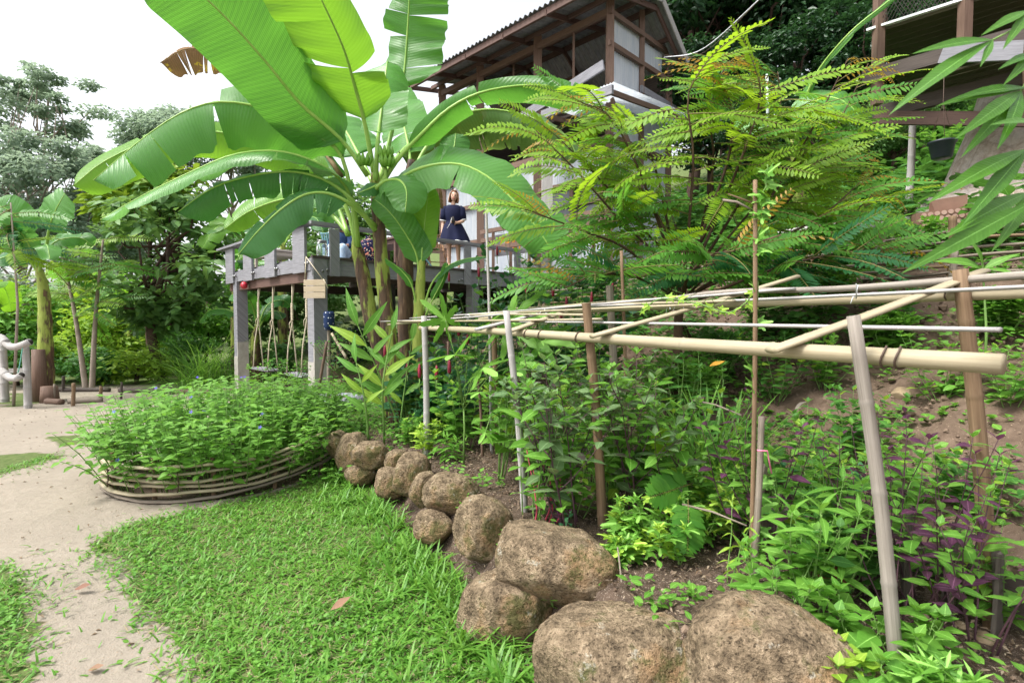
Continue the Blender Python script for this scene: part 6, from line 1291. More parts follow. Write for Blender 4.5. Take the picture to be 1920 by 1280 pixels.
for i, (px, d, h, lab) in enumerate(((800, 5.9, .9, 'dark glossy costus right of the banana sucker'), (850, 7.4, 1.35, 'leftmost costus shrub under the deck edge'), (895, 7.7, 1.55, 'costus shrub left of the pale pole'), (945, 7.9, 1.9, 'tall costus shrub with red cones right of the pale pole'), (990, 8.0, 1.95, 'costus shrub below the landing rail'), (1040, 8.0, 1.9, 'costus shrub below the house column'), (1090, 7.6, 1.6, 'costus shrub beside the feathery tree'), (820, 5.2, .6, 'low dark-leaved costus behind the end stake'), (860, 5.6, .75, 'dark costus leaves behind the papaya'), (1130, 6.0, 1.0, 'costus shrub half behind feathery fronds'), (760, 5.9, .75, 'costus with one red cone between the banana stems'), (875, 6.5, 1.0, 'front costus shrub left of the pale pole'), (930, 6.6, 1.15, 'front costus shrub right of the pale pole'), (985, 6.6, 1.2, 'front costus shrub below the taller ones'), (1040, 6.3, 1.05, 'front costus shrub above the brown stake'), (1090, 6.0, .95, 'front costus shrub near the feathery stems'))):
    t = H('costus_shrub', lab, 'shrub', GD(px, d), h, 9, 'rnd', .185, 'lf_deep', 120 + i, 'costus shrubs with red cones', spread=.4, pairs=10, whorl=1, stem='st_green', sr=.008, mk2='lf_fresh', p2=.2, up=.35, lo=.3, indiv=True)
    rs = np.random.default_rng(i); cm = M.setdefault('cone', plain_mat('red_cone', (.30, .02, .05), (.18, .012, .03), 30, .45, .4, .6)); b = Vector(WL[t.name])
    for k in range(2):
        p = b + Vector((rs.normal(0, .17), -.1 + rs.normal(0, .1), h * rs.uniform(.75, 1.1))); MB().tube([p - UP * .12, p], .006, 5).build('cone_stalk', M['st_green'], t); MB().tube([p, p + UP * .02, p + UP * .07, p + UP * .12, p + UP * .14], [.008, .017, .018, .012, .003], 9).build('red_cone', cm, t)
def vine(label, pts, n, ls, seed, mk='lf_fresh'):
    rs = np.random.default_rng(seed); C = spline([P(*p) for p in pts], 60); t = thing('climbing_vine', label, 'vine', C[0]); MB().tube([Vector(c) + Vector((rs.normal(0, .004), rs.normal(0, .004), 0)) for c in C], .0035, 5).build('vine_stem', M['st_green'], t)
    for k in range(n):
        i = int(rs.integers(1, 59)); a = rs.uniform(0, 6.3); X = Vector((math.cos(a), -.4 * abs(math.sin(a)), rs.uniform(-.4, .3))); mkobj('leaf', leaf_mesh('vine', mk)[k % 3], t, frame(Vector(C[i]) + X * .02, X, (0, -.75, .6), ls * rs.uniform(.6, 1.15)))
    for k in range(5):
        c = Vector(C[int(rs.integers(20, 59))]); MB().tube([c, c + Vector((rs.normal(0, .04), -.02, .02)), c + Vector((rs.normal(0, .07), -.02, .05)), c + Vector((rs.normal(0, .07), -.02, .03))], .0012, 4).build('tendril', M['st_green'], t)
vine('climbing gourd vine with lobed leaves running up the tall thin stake', [(1420, 1060, 2.32), (1424, 850, 2.36), (1414, 700, 2.4), (1418, 560, 2.42), (1420, 450, 2.43), (1432, 370, 2.44), (1438, 310, 2.44)], 26, .065, 140)
vine('vine strand with pale leaves trailing along the trellis slats', [(1420, 545, 2.5), (1370, 585, 2.6), (1310, 570, 2.7), (1240, 560, 2.9), (1200, 585, 3.0)], 12, .05, 141, 'lf_lime')
def front_leaves():
    rs = np.random.default_rng(6); t = thing('overhanging_shrub', 'large blurred hand-shaped leaves hanging in from the right edge close to the camera', 'shrub', P(1990, 300, 1.25))
    br = MB().tube([P(2080, 900, 1.35), P(1990, 500, 1.3), P(1935, 300, 1.25), P(1925, 120, 1.25), P(1940, -60, 1.3)], [.012, .011, .010, .008, .006], 8).build('branch', M['twig'], t)
    M['lf_front'] = leaf_mat('leaf_front', (.05, .155, .015), (.085, .22, .022), tcol=(.16, .38, .02), trans=.28, rough=.35, spec=.4, veins=9)
    TL['fr'] = T_leaf(8, .26, .45, .15, .18)
    for (x0, y0, d0, tips) in ((1862, 75, 1.15, ((1738, 75, 1.12), (1690, 168, 1.1), (1845, 112, 1.12))), (1925, 165, 1.2, ((1820, 160, 1.15), (1790, 170, 1.15))), (1915, 170, 1.2, ((1830, 225, 1.1), (1835, 262, 1.12), (1900, 250, 1.1))), (1925, 280, 1.2, ((1778, 338, 1.1), (1835, 385, 1.1))), (1930, 360, 1.2, ((1805, 412, 1.1), (1895, 448, 1.1))), (1935, 380, 1.15, ((1735, 485, 1.1),)), (1930, 20, 1.2, ((1862, 42, 1.15), (1895, 70, 1.15))), (1940, 100, 1.2, ((1890, 110, 1.15), (1900, 140, 1.15))), (1945, 230, 1.15, ((1880, 215, 1.1),))):
        a = P(x0, y0, d0); MB().tube([a, a.lerp(P(1935, y0 - 20, 1.25), .5) + UP * .01, P(1935, y0 - 25, 1.25)], [.002, .0025, .003], 5).build('leaf_stalk', M['st_green'], t)
        for tp in tips:
            b = P(*tp); mkobj('leaf', leaf_mesh('fr', 'lf_front')[int(rs.integers(3))], t, frame(a, b - a, (rs.normal(0, .2), -.8, .5), (b - a).length * 1.05, min(.9, .48 + .02 / (b - a).length)))
front_leaves()
t = thing('ginger_plant', 'young ginger shoot at the right edge above the far trellis rail', 'ginger', GD(1850, 3.6)); b = GD(1850, 3.6)
MB().tube([b, b + UP * .35, P(1842, 490, 3.6)], [.01, .008, .005], 6).build('stalk', M['st_green'], t)
for (x, y, d) in ((1790, 470, 3.5), (1840, 440, 3.5), (1900, 470, 3.5), (1880, 510, 3.5), (1800, 515, 3.5), (1910, 500, 3.4)):
    a = P(1843, 505, 3.6); q = P(x, y, d); mkobj('leaf', leaf_mesh('lan', 'lf_fresh')[1], t, frame(a, q - a, (0, -.7, .7), (q - a).length * 1.1, 1.3))
H('pot_plant', 'trailing leafy plant growing in the hanging black pot', 'plant', POTC + UP * .06, .34, 6, 'ov', .10, 'lf_fresh', 150, spread=1.2, pairs=4, droop=.9, sr=.003)
for i, (px, py, ang, c, lab, s) in enumerate(((620, 1165, .6, (.24, .14, .09), 'curled brown fallen leaf on the lawn', .11), (140, 1112, 0, (.20, .11, .08), 'dark brown fallen leaf on the sandy path', .10), (1330, 690, .3, (.62, .33, .05), 'orange yellowing leaf in front of the lemongrass', .10), (1490, 770, .2, (.42, .36, .30), 'pale dry leaf lying on the slope', .13), (165, 1265, .2, (.24, .15, .1), 'small brown leaf at the bottom of the path', .07))):
    g = G(px, py) if i != 2 else P(px, py, 3.25); m = leaf_mat('fallen_leaf_%d' % i, c, tuple(v * 1.3 for v in c), trans=.15, rough=.7, spec=.15)
    mb = MB(); T_ = T_leaf(6, .5, .45, .5, -.25); mb.add(T_[0], T_[1], .5, T_[2]); o = mb.build('fallen_leaf', m); o.matrix_basis = frame(g + UP * (.05 if i == 0 else .012), (math.cos(ang), math.sin(ang) * .6, .25 if i in (0, 3) else .08), (0, -.4, 1), s); tag(o, lab, 'leaf')
pt = GD(1575, 2.4); t = thing('terracotta_pot', 'small terracotta pot among the plants behind the edging slats', 'pot', pt); MB().tube([pt, pt + UP * .02, pt + UP * .13, pt + UP * .135, pt + UP * .16, pt + UP * .16, pt + UP * .11], [.06, .065, .085, .097, .10, .085, .08], 20).build('pot', plain_mat('terracotta_red', (.36, .12, .06), (.28, .09, .05), 8, .8), t)
# ------------------------------------------------------------------ trees behind the garden
TR = dict(trans=.3, rough=.5, spec=.3, nscale=1.5)
M['tr_haze'] = leaf_mat('tree_leaf_haze_tint', (.19, .28, .20), (.33, .42, .31), tcol=(.45, .58, .36), **{**TR, 'trans': .45})  # pale grey-green: distance haze is mixed into the leaf colour itself
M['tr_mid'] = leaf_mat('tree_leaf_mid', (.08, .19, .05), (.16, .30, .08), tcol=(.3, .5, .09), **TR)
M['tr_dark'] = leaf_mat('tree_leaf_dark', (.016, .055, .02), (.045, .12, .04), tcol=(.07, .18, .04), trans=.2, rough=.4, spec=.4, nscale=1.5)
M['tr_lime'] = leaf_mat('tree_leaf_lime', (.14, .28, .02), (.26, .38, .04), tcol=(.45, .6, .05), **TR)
M['tr_bark'] = plain_mat('grey_bark', (.36, .30, .25), (.22, .18, .15), 6, .9, .1, .4)
M['tr_barkd'] = plain_mat('dark_bark', (.055, .035, .028), (.10, .065, .05), 8, .85, .15, .5)
TD_, TO_ = T_diamond(.5, .14), T_leaf(3, .5, .42, .15, .2)
def crown_parts(h, cc, cr, n, ls, clumps, seed, trunk_r, hollow=.55, tmpl=None, csz=.34, flatz=.7, limbs=True):
    """returns MBs (trunk, limbs, leaves) about the origin at the trunk foot"""
    rs = np.random.default_rng(seed); cc = np.array(cc, float); cr = np.array(cr, float)
    tm = MB(); pts = [Vector((0, 0, -.3)), Vector((rs.normal(0, .03) * h, rs.normal(0, .02) * h, h * .3)), Vector((cc[0] * .6, cc[1] * .6, h * .6)), Vector((cc[0], cc[1], cc[2] + cr[2] * .3))]
    C = spline(pts, 16); tm.tube([Vector(c) for c in C], list(np.linspace(trunk_r, trunk_r * .3, 16)), 9)
    d = rs.normal(0, 1, (clumps, 3)); d /= np.linalg.norm(d, axis=1, keepdims=True); r = rs.uniform(hollow, 1, clumps) ** .7
    ce = cc + d * r[:, None] * cr * (1 - csz * .5); lm = MB()
    for c in ce[: min(clumps, 26)]:
        k = int(rs.integers(5, 14)); s = C[k]; m = (s + c) / 2 + np.array([rs.normal(0, .05) * h, rs.normal(0, .05) * h, -.04 * h]); lm.tube([Vector(s), Vector(m), Vector(c)], [trunk_r * .35, trunk_r * .22, trunk_r * .08], 5)
    idx = rs.integers(0, clumps, n); e = rs.normal(0, 1, (n, 3)); e /= np.linalg.norm(e, axis=1, keepdims=True); rad = rs.random(n) ** .45 * csz * rs.uniform(.6, 1.25, clumps)[idx]
    pos = ce[idx] + e * rad[:, None] * cr.mean() * np.array([1.15, 1.15, flatz]); az = rs.uniform(0, 6.3, n); el = rs.uniform(-.7, .25, n)
    X = np.stack([np.cos(az) * np.cos(el), np.sin(az) * np.cos(el), np.sin(el)], -1) + e * .5; Z = e * .7 + np.array([0, -.1, .8]) + rs.normal(0, .35, (n, 3))
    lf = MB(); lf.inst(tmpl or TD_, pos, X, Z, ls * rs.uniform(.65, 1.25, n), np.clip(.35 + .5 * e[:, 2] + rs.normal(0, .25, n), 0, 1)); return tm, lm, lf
def tree(name, label, base, h, cc, cr, n, ls, mk, clumps, seed, trunk_r=.2, bark='tr_bark', group=None, cat='tree', **kw):
    base = Vector(base); t = thing(name, label, cat, base, group)
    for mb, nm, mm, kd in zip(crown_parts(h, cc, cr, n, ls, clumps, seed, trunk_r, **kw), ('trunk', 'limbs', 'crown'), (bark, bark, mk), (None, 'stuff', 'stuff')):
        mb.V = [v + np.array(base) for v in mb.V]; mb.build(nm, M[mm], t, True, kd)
    return t
# left background
tree('tall_tree', 'tall open-crowned tree against the sky at the upper left', GD(62, 28), 14.6, (1.2, 0, 12.6), (3.8, 2.6, 2.1), 4600, .26, 'tr_haze', 34, 1, .16, csz=.2, flatz=.5, hollow=.3)
tree('dense_tree', 'dense grey-green tree below the tall open one at the left edge', GD(45, 24), 9.8, (0, 0, 7.2), (4.2, 3, 3.0), 13000, .24, 'tr_haze', 60, 2, .16, csz=.24)
tree('dense_tree', 'grey-green tree behind the left banana leaves', GD(170, 25), 7.6, (0, 0, 5.6), (3.0, 2.6, 2.4), 8000, .25, 'tr_haze', 40, 3, .14, csz=.26)
tree('far_tree', 'sparse far tree right of the dense left trees', GD(205, 38), 14.6, (0, 0, 12.2), (2.8, 2, 2.0), 3200, .36, 'tr_haze', 18, 4, .2, csz=.28)
tree('far_tree', 'rounded far tree crown behind the drooping banana tips', GD(345, 42), 18.5, (0, 0, 15.5), (4.8, 3.5, 2.8), 10000, .36, 'tr_haze', 30, 5, .25, csz=.32)
tree('far_tree', 'far tree crown peeking out left of the leaf stalks', GD(440, 45), 18, (0, 0, 15.6), (3.6, 3, 2.4), 6000, .36, 'tr_haze', 22, 6, .25, csz=.32)
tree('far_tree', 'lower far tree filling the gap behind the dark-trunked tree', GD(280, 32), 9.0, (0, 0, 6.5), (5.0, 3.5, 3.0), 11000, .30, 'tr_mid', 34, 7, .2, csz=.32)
tree('bushy_tree', 'bushy large-leaved tree with a dark trunk left of the swings', GD(308, 13.2), 4.9, (.15, 0, 3.0), (1.75, 1.6, 1.95), 2700, .30, 'tr_mid', 38, 8, .13, 'tr_barkd', tmpl=TO_, csz=.30)
tree('lime_tree', 'tree with bright yellow-green young leaves above the dark-trunked one', GD(285, 14.2), 5.8, (0, 0, 4.9), (1.7, 1.2, .85), 1700, .32, 'tr_lime', 20, 9, .09, 'tr_barkd', tmpl=TO_, csz=.34)
for i, (px, d, h, w, n, ls, mk, lab) in enumerate(((20, 15, 3.6, 1.6, 2600, .22, 'lf_fresh', 'green thicket bush behind the bamboo rail'), (130, 17, 3.4, 2.0, 3200, .22, 'tr_lime', 'thicket bush behind the two thin sapling stems'), (200, 14.5, 2.3, 1.3, 2200, .20, 'lf_lime', 'light green bush left of the dark trunk'), (250, 18, 3.5, 2.2, 3500, .24, 'lf_fresh', 'tall thicket bush behind the dark trunk'), (380, 18, 3.6, 2.2, 3500, .24, 'lf_fresh', 'thicket bush between dark trunk and deck'), (480, 20, 4.2, 2.4, 3500, .26, 'tr_mid', 'dark bush behind the far swing post'), (560, 19, 4.6, 2.4, 3500, .26, 'tr_mid', 'bush on the bank behind the right swing'), (-40, 20, 5, 3, 4000, .26, 'tr_haze', 'grey-green bush at the far left edge'), (90, 13.2, 1.1, 1.2, 1500, .16, 'lf_lime', 'low weeds bush behind the edging logs'), (170, 12.6, .9, 1.0, 1500, .14, 'lf_mid', 'low bush at the foot of the sapling stems'), (250, 13, 1.0, 1.2, 1700, .15, 'lf_lime', 'low bush right of the sapling stems'), (340, 15, 1.4, 1.4, 1700, .16, 'lf_mid', 'low bush behind the fountain grass'), (620, 24, 6.5, 3, 4500, .3, 'tr_mid', 'bush seen behind the deck table'), (700, 26, 7.0, 3, 4500, .3, 'tr_mid', 'bush seen between banana stems over the deck'), (660, 13.5, 1.2, 1.4, 1700, .14, 'tr_dark', 'dark weeds bush beneath the deck'), (500, 13.6, 1.1, 1.1, 1500, .14, 'lf_mid', 'low weeds bush behind the left swing seat'), (30, 12.5, 1.3, 1.2, 1500, .15, 'lf_mid', 'low bush behind the bamboo rail posts'))):
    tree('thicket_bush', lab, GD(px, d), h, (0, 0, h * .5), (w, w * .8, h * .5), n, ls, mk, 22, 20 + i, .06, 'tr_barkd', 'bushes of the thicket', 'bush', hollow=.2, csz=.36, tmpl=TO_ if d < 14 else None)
def sapling(px, d, h, lean, label, seed):
    rs = np.random.default_rng(seed); b = GD(px, d); t = thing('sapling', label, 'sapling', b, 'thin saplings by the path'); C = spline([b - UP * .1, b + UP * h * .5 + Vector((lean * .4, 0, 0)), b + UP * h + Vector((lean, 0, 0))], 20); MB().tube([Vector(c) for c in C], list(np.linspace(.06, .02, 20)), 8).build('trunk', M['tr_bark'], t)
    for k in range(22):
        i = int(rs.integers(9, 20)); a = rs.uniform(0, 6.3); X = (math.cos(a), math.sin(a) * .5, rs.uniform(-.2, .5)); mkobj('frond', FR[str(rs.choice(['fr_green', 'fr_lime', 'fr_green', 'fr_lime']))][0], t, frame(C[i], X, (0, -1.1, 1), rs.uniform(.8, 1.2)))
sapling(158, 11.8, 3.3, -.5, 'left of two thin pale sapling stems with feathery leaves', 1)
sapling(168, 11.8, 3.3, .35, 'right of two thin pale sapling stems with feathery leaves', 2)
for i, (px, py, d, n, lab) in enumerate(((20, 380, 9.5, 12, 'feathery branch hanging in at the left edge'),)):
    rs = np.random.default_rng(40 + i); b = GD(px, d); t = thing('feathery_shrub', lab, 'shrub', b); c = P(px, py, d); MB().tube([b, (b + c) / 2 + Vector((.1, 0, 0)), c], [.025, .02, .01], 7).build('stem', M['tr_bark'], t)
    for k in range(n * 2):
        a = rs.uniform(0, 6.3); mkobj('frond', FR[['fr_green', 'fr_lime', 'fr_deep'][k % 3]][k % 2], t, frame(c - UP * rs.uniform(0, .9), (math.cos(a), math.sin(a) * .5, rs.uniform(-.4, .4)), (0, -1.1, 1), rs.uniform(.7, 1.2)))
# wooded hill on the right and behind the house: a few crowns, copied
protos = []
for i, (h, cc, cr, n, ls, mk) in enumerate(((9, (0, 0, 6.0), (3.0, 2.8, 3.4), 11000, .26, 'tr_dark'), (10, (.4, 0, 7.0), (3.4, 3, 3.2), 11000, .24, 'tr_dark'), (7, (0, 0, 4.6), (2.6, 2.4, 2.6), 8000, .24, 'tr_mid'))):
    ms = []
    for mb, nm, mm in zip(crown_parts(h, cc, cr, n, ls, 40, 60 + i, .2, hollow=.45, csz=.3), ('trunk', 'limbs', 'crown'), ('tr_barkd', 'tr_barkd', mk)):
        o = mb.build(nm, M[mm]); ms.append((nm, o.data)); bpy.data.objects.remove(o)
    protos.append(ms)
hill = [(1000, 24, 2, .8, 'mid-green tree behind the ridge of the corrugated roof'), (860, 27, 2, .95, 'hazy tree left of the roof edge'), (800, 30, 2, .8, 'small tree far behind the upright banana leaf'), (930, 30, 2, 1.25, 'tall tree rising over the left half of the roof'), (1290, 19, 0, 1.1, 'dark tree just right of the house gable'), (1360, 22, 1, 1.1, 'dark tree above the feathery tree'), (1440, 18, 0, 1.05, 'dark tree in the middle of the wooded hill'), (1520, 21, 1, 1.15, 'tall dark tree left of the platform'), (1590, 17, 0, 1.0, 'dark tree beside the platform corner'), (1680, 20, 1, 1.1, 'dark tree behind the netted railing'), (1760, 16, 0, .9, 'dark tree behind the hanging pot'), (1850, 19, 1, 1.1, 'dark tree behind the large trunk'), (1930, 15, 0, .9, 'dark tree at the right edge of the hill'), (1230, 24, 1, 1.2, 'dark tree behind the house gable'), (1400, 27, 1, 1.3, 'far dark tree high on the hill'), (1620, 27, 0, 1.4, 'far dark tree above the platform'), (1800, 26, 1, 1.4, 'far dark tree at the upper right'), (1330, 14.5, 0, .55, 'low dark tree beneath the hill trees right of the house'), (1480, 13.5, 0, .5, 'low dark tree behind the raised banana leaf'), (1620, 13, 0, .5, 'low dark tree left of the wooden pole'), (1730, 12.5, 2, .38, 'low light tree right of the wooden pole'), (1540, 12.0, 2, .32, 'low leafy tree above the log rail'), (1660, 11.0, 2, .30, 'low leafy bush under the platform'), (1420, 11.5, 0, .36, 'low dark bush above the woven fence')]
for i, (px, d, k, s, lab) in enumerate(hill):
    b = GD(px, d); t = thing('hill_tree', lab, 'tree', b, 'trees of the wooded hill'); Mx = Matrix.Translation(b) @ Matrix.Rotation(i * 2.1, 4, 'Z') @ Matrix.Scale(s, 4)
    for nm, me in protos[k]:
        o = mkobj(nm, me, t, Mx)
        if nm != 'trunk': o['kind'] = 'stuff'
# ------------------------------------------------------------------ people and furniture on the deck
M['skin'] = plain_mat('skin', (.58, .36, .26), (.54, .32, .23), 7, .5, .35, .03)
M['skin_tan'] = plain_mat('skin_tan', (.36, .19, .12), (.32, .17, .11), 7, .5, .35, .03)
M['hair_brown'] = plain_mat('hair_light_brown', (.26, .13, .07), (.36, .20, .12), 40, .4, .5, .4)
M['hair_black'] = plain_mat('hair_black', (.012, .010, .014), (.03, .025, .035), 40, .35, .5, .4)
M['navy'] = plain_mat('navy_cloth', (.007, .009, .03), (.012, .015, .045), 5, .8, .15, .2)
M['white_trim'] = plain_mat('white_trim', (.75, .75, .73), None, 8, .8)
M['denim'] = plain_mat('dark_denim', (.02, .04, .09), (.035, .06, .13), 20, .85, .1, .3)
M['jeans'] = plain_mat('pale_jeans', (.28, .40, .55), (.50, .60, .70), 9, .85, .1, .3)
M['eye'] = plain_mat('eye_dark', (.02, .012, .01), None, 5, .2)
M['lips'] = plain_mat('lips', (.45, .12, .12), None, 5, .4)
def skin_mesh(J, E, m, name, parent, sub=2):
    """one continuous skinned surface: J name -> (position, radius)"""
    ks = list(J); me = bpy.data.meshes.new(name); me.from_pydata([tuple(J[k][0]) for k in ks], [(ks.index(a), ks.index(b)) for a, b in E], [])
    o = bpy.data.objects.new('skin_tmp', me); COL.objects.link(o); o.modifiers.new('Skin', 'SKIN'); o.modifiers['Skin'].use_smooth_shade = True
    sv_ = me.skin_vertices[0].data
    for i, k in enumerate(ks): r = J[k][1]; sv_[i].radius = (r, r) if np.isscalar(r) else r
    sv_[0].use_root = True
    s = o.modifiers.new('Sub', 'SUBSURF'); s.levels = sub; s.render_levels = sub
    bpy.context.view_layer.update(); dg = bpy.context.evaluated_depsgraph_get(); out = bpy.data.meshes.new_from_object(o.evaluated_get(dg)); bpy.data.objects.remove(o)
    out.materials.clear(); out.materials.append(M[m])
    for p in out.polygons: p.use_smooth = True
    return out
def head(parent, c, yaw, tilt, sk, hair, long_):
    """head with face and hair about centre c; yaw 0 looks to the camera"""
    Rm = Matrix.Rotation(yaw, 4, 'Z') @ Matrix.Rotation(tilt, 4, 'Y'); c = Vector(c)
    def tr(v): return c + Rm @ Vector(v)
    hd = MB(); nu, nv = 26, 18; V = []
    for j in range(nv + 1):
        ph = math.pi * j / nv; z = math.cos(ph)
        for i in range(nu):
            th = 2 * math.pi * i / nu; x, y = math.sin(ph) * math.sin(th), -math.sin(ph) * math.cos(th)
            w = 1 if z > -.1 else 1 - .42 * ((-.1 - z) / .9) ** 1.2
            X, Y, Z = x * .075 * w, y * .093 * (w if y > 0 else min(1, w + .08)), z * .115
            if y < -.5:
                Y -= .026 * math.exp(-((x / .17) ** 2) - ((z + .12) / .16) ** 2)           # nose
                Y += .008 * math.exp(-(((abs(x) - .42) / .16) ** 2) - ((z - .05) / .12) ** 2)  # eye sockets
                Y -= .006 * math.exp(-((x / .3) ** 2) - ((z + .48) / .09) ** 2)
            V.append(tr((X, Y, Z)))
    hd.add([list(v) for v in V], [(j * nu + i, j * nu + (i + 1) % nu, (j + 1) * nu + (i + 1) % nu, (j + 1) * nu + i) for j in range(nv) for i in range(nu)])
    H_ = hd.build('head', M[sk], parent)
    for s in (-1, 1):
        def ell(x, y, z, a, b, cc, m, nm):
            e = MB(); e.tube([tr((x, y + k * b, z)) for k in (-1, -.6, 0, .6, 1)], [.001, a * .8, a, a * .8, .001], 10); e.build(nm, M[m], H_)
        ell(.031 * s, -.079, .006, .010, .006, .006, 'eye', 'eye'); ell(.074 * s, .01, -.01, .02, .012, .02, sk, 'ear')
        MB().tube([tr((.016 * s, -.090, .030)), tr((.032 * s, -.087, .036)), tr((.048 * s, -.078, .028))], .003, 5).build('eyebrow', M[hair], H_)
    MB().tube([tr((-.026, -.080, -.048)), tr((-.012, -.091, -.055)), tr((0, -.094, -.056)), tr((.012, -.091, -.055)), tr((.026, -.080, -.048))], [.003, .007, .008, .007, .003], 6).build('mouth', M['lips'], H_)
    hb = MB(); V = []; nu, nv = 30, 14; keep = []
    for j in range(nv + 1):
        f = j / nv
        for i in range(nu):
            th = 2 * math.pi * i / nu; fr = math.cos(th)              # 1 = front
            ph = f * 1.75
            if f < .72: x, y, z = math.sin(ph / .72 * .9) * .092 * math.sin(th), -math.sin(ph / .72 * .9) * .112 * math.cos(th), math.cos(ph / .72 * .9) * .128
            else: k = (f - .72) / .28; x, y, z = .097 * math.sin(th) * (1 + .06 * math.sin(k * 3)), -.112 * math.cos(th) * (1 - .15 * k), -.0 - k * long_
            n_ = .004 * math.sin(th * 17 + j); V.append(tr((x * (1 + n_ * 3), y, z + n_))); keep.append(not (fr > .62 and f > .34))
    fs = [(j * nu + i, j * nu + (i + 1) % nu, (j + 1) * nu + (i + 1) % nu, (j + 1) * nu + i) for j in range(nv) for i in range(nu)]
    hb.add([list(v) for v in V], [f_ for f_ in fs if all(keep[q] for q in f_)]); ho = hb.build('hair', M[hair], H_); sm = ho.modifiers.new('Solid', 'SOLIDIFY'); sm.thickness = .014
    return tr
def hand(J, E, nm, wrist, d, side, r=.014, curl=.3):
    d = Vector(d).normalized(); sd = Vector(side).normalized(); n = d.cross(sd); w = Vector(wrist); J[nm + 'p'] = (w + d * .045, (.030, .016)); 
    for k, (o, L) in enumerate(((-.024, .058), (-.008, .066), (.008, .062), (.023, .050))):
        J[f'{nm}k{k}'] = (w + d * .08 + sd * o, .009); J[f'{nm}f{k}'] = (w + d * (.08 + L * .55) + sd * o * 1.1 + n * L * curl, .008); J[f'{nm}t{k}'] = (w + d * (.08 + L * .85) + sd * o * 1.1 + n * L * curl * 2.2, .006); E += [(nm + 'p', f'{nm}k{k}'), (f'{nm}k{k}', f'{nm}f{k}'), (f'{nm}f{k}', f'{nm}t{k}')]
    J[nm + 'h0'] = (w + d * .03 - sd * .036, .010); J[nm + 'h1'] = (w + d * .065 - sd * .052 + n * .012, .008); E += [(nm + 'p', nm + 'h0'), (nm + 'h0', nm + 'h1')]
def standing_woman():
    o = P(850, 500, 11.45); o.z = ZF + .01; t = thing('person', 'standing person in a short navy dress holding a phone at the deck rail', 'person', o)
    L = lambda x, y, z: o + Vector((x, y, z)) * 1.06
    J = {'pel': (L(0, 0, .84), .13), 'wai': (L(0, 0, .98), .105), 'che': (L(.0, 0, 1.13), .12), 'nkb': (L(.0, 0, 1.25), .055), 'nk': (L(.005, -.005, 1.31), .045), 'hdb': (L(.008, -.01, 1.37), .05),
         'shl': (L(-.155, 0, 1.20), .052), 'ell': (L(-.20, .01, .95), .040), 'wrl': (L(-.215, -.06, .74), .026), 'shr': (L(.155, 0, 1.20), .052), 'elr': (L(.205, .0, .96), .042), 'wrr': (L(.10, -.17, .90), .028),
         'hil': (L(-.085, 0, .78), .09), 'knl': (L(-.085, -.02, .44), .058), 'anl': (L(-.085, .01, .08), .038), 'tol': (L(-.095, -.13, .03), .03), 'hir': (L(.085, 0, .78), .09), 'knr': (L(.10, -.02, .44), .058), 'anr': (L(.11, .01, .08), .038), 'tor': (L(.13, -.13, .03), .03)}
    E = [('pel', 'wai'), ('wai', 'che'), ('che', 'nkb'), ('nkb', 'nk'), ('nk', 'hdb'), ('che', 'shl'), ('shl', 'ell'), ('ell', 'wrl'), ('che', 'shr'), ('shr', 'elr'), ('elr', 'wrr'), ('pel', 'hil'), ('hil', 'knl'), ('knl', 'anl'), ('anl', 'tol'), ('pel', 'hir'), ('hir', 'knr'), ('knr', 'anr'), ('anr', 'tor')]
    hand(J, E, 'hl', J['wrl'][0], (-.05, -.15, -1), (.2, -.9, .1)); E.append(('wrl', 'hlp')); hand(J, E, 'hr', J['wrr'][0], (-.95, -.25, .2), (0, -.3, .9), curl=.5); E.append(('wrr', 'hrp'))
    me = skin_mesh(J, E, 'skin', 'body', t); mkobj('body', me, t, Matrix.Identity(4))
    head(t, L(.02, -.02, 1.445), .12, .10, 'skin', 'hair_brown', .115)
    # dress: blouse, sleeves, flared skirt with trim
    def rings(prof, n=36, wav=0): 
        V = []
        for (cx, cy, z, rx, ry) in prof:
            for k in range(n):
                a = 2 * math.pi * k / n; w = 1 + wav * max(0, (.95 - z)) * (math.sin(a * 9) + .5 * math.sin(a * 5 + 1)); V.append(L(cx + math.cos(a) * rx * w, cy + math.sin(a) * ry * w, z + wav * .25 * max(0, .8 - z) * math.sin(a * 9 + 1)))
        return [list(v) for v in V], [(i * n + k, i * n + (k + 1) % n, (i + 1) * n + (k + 1) % n, (i + 1) * n + k) for i in range(len(prof) - 1) for k in range(n)]
    d = MB(); V, F_ = rings([(0, 0, 1.275, .115, .085), (0, 0, 1.25, .16, .10), (0, 0, 1.20, .19, .125), (0, 0, 1.10, .18, .135), (0, 0, 1.0, .165, .13), (0, 0, .965, .145, .118), (0, 0, .945, .145, .118), (.0, 0, .88, .19, .16), (.005, 0, .78, .235, .2), (.015, 0, .66, .275, .235), (.02, 0, .545, .31, .265)], 54, .12); d.add(V, F_); dr = d.build('dress', M['navy'], t)
    V, F_ = rings([(.02, 0, .545, .312, .267), (.02, 0, .522, .317, .272)], 54, .12); m = MB(); m.add(V, F_); m.build('hem_trim', M['white_trim'], dr)
    for s, sh, el in ((-1, J['shl'][0], J['ell'][0]), (1, J['shr'][0], J['elr'][0])):
        a = sh + Vector((-.03 * s, 0, .03)); b = sh.lerp(el, .88); MB().tube([a, sh + Vector((.01 * s, 0, 0)), sh.lerp(el, .45), b], [.06, .085, .088, .075], 16).build('sleeve', M['navy'], dr); MB().tube([b, b + (el - sh).normalized() * .015], .078, 16).build('sleeve_trim', M['white_trim'], dr)
    tag(MB().box(L(.02, -.225, .945), (.075, .012, .13), (Vector((.8, -.3, .3)).normalized(), Vector((.3, .9, .1)).normalized(), Vector((-.3, 0, .95)).normalized())).build('phone', M['dark']), 'dark phone in the hand of the standing person', 'phone')
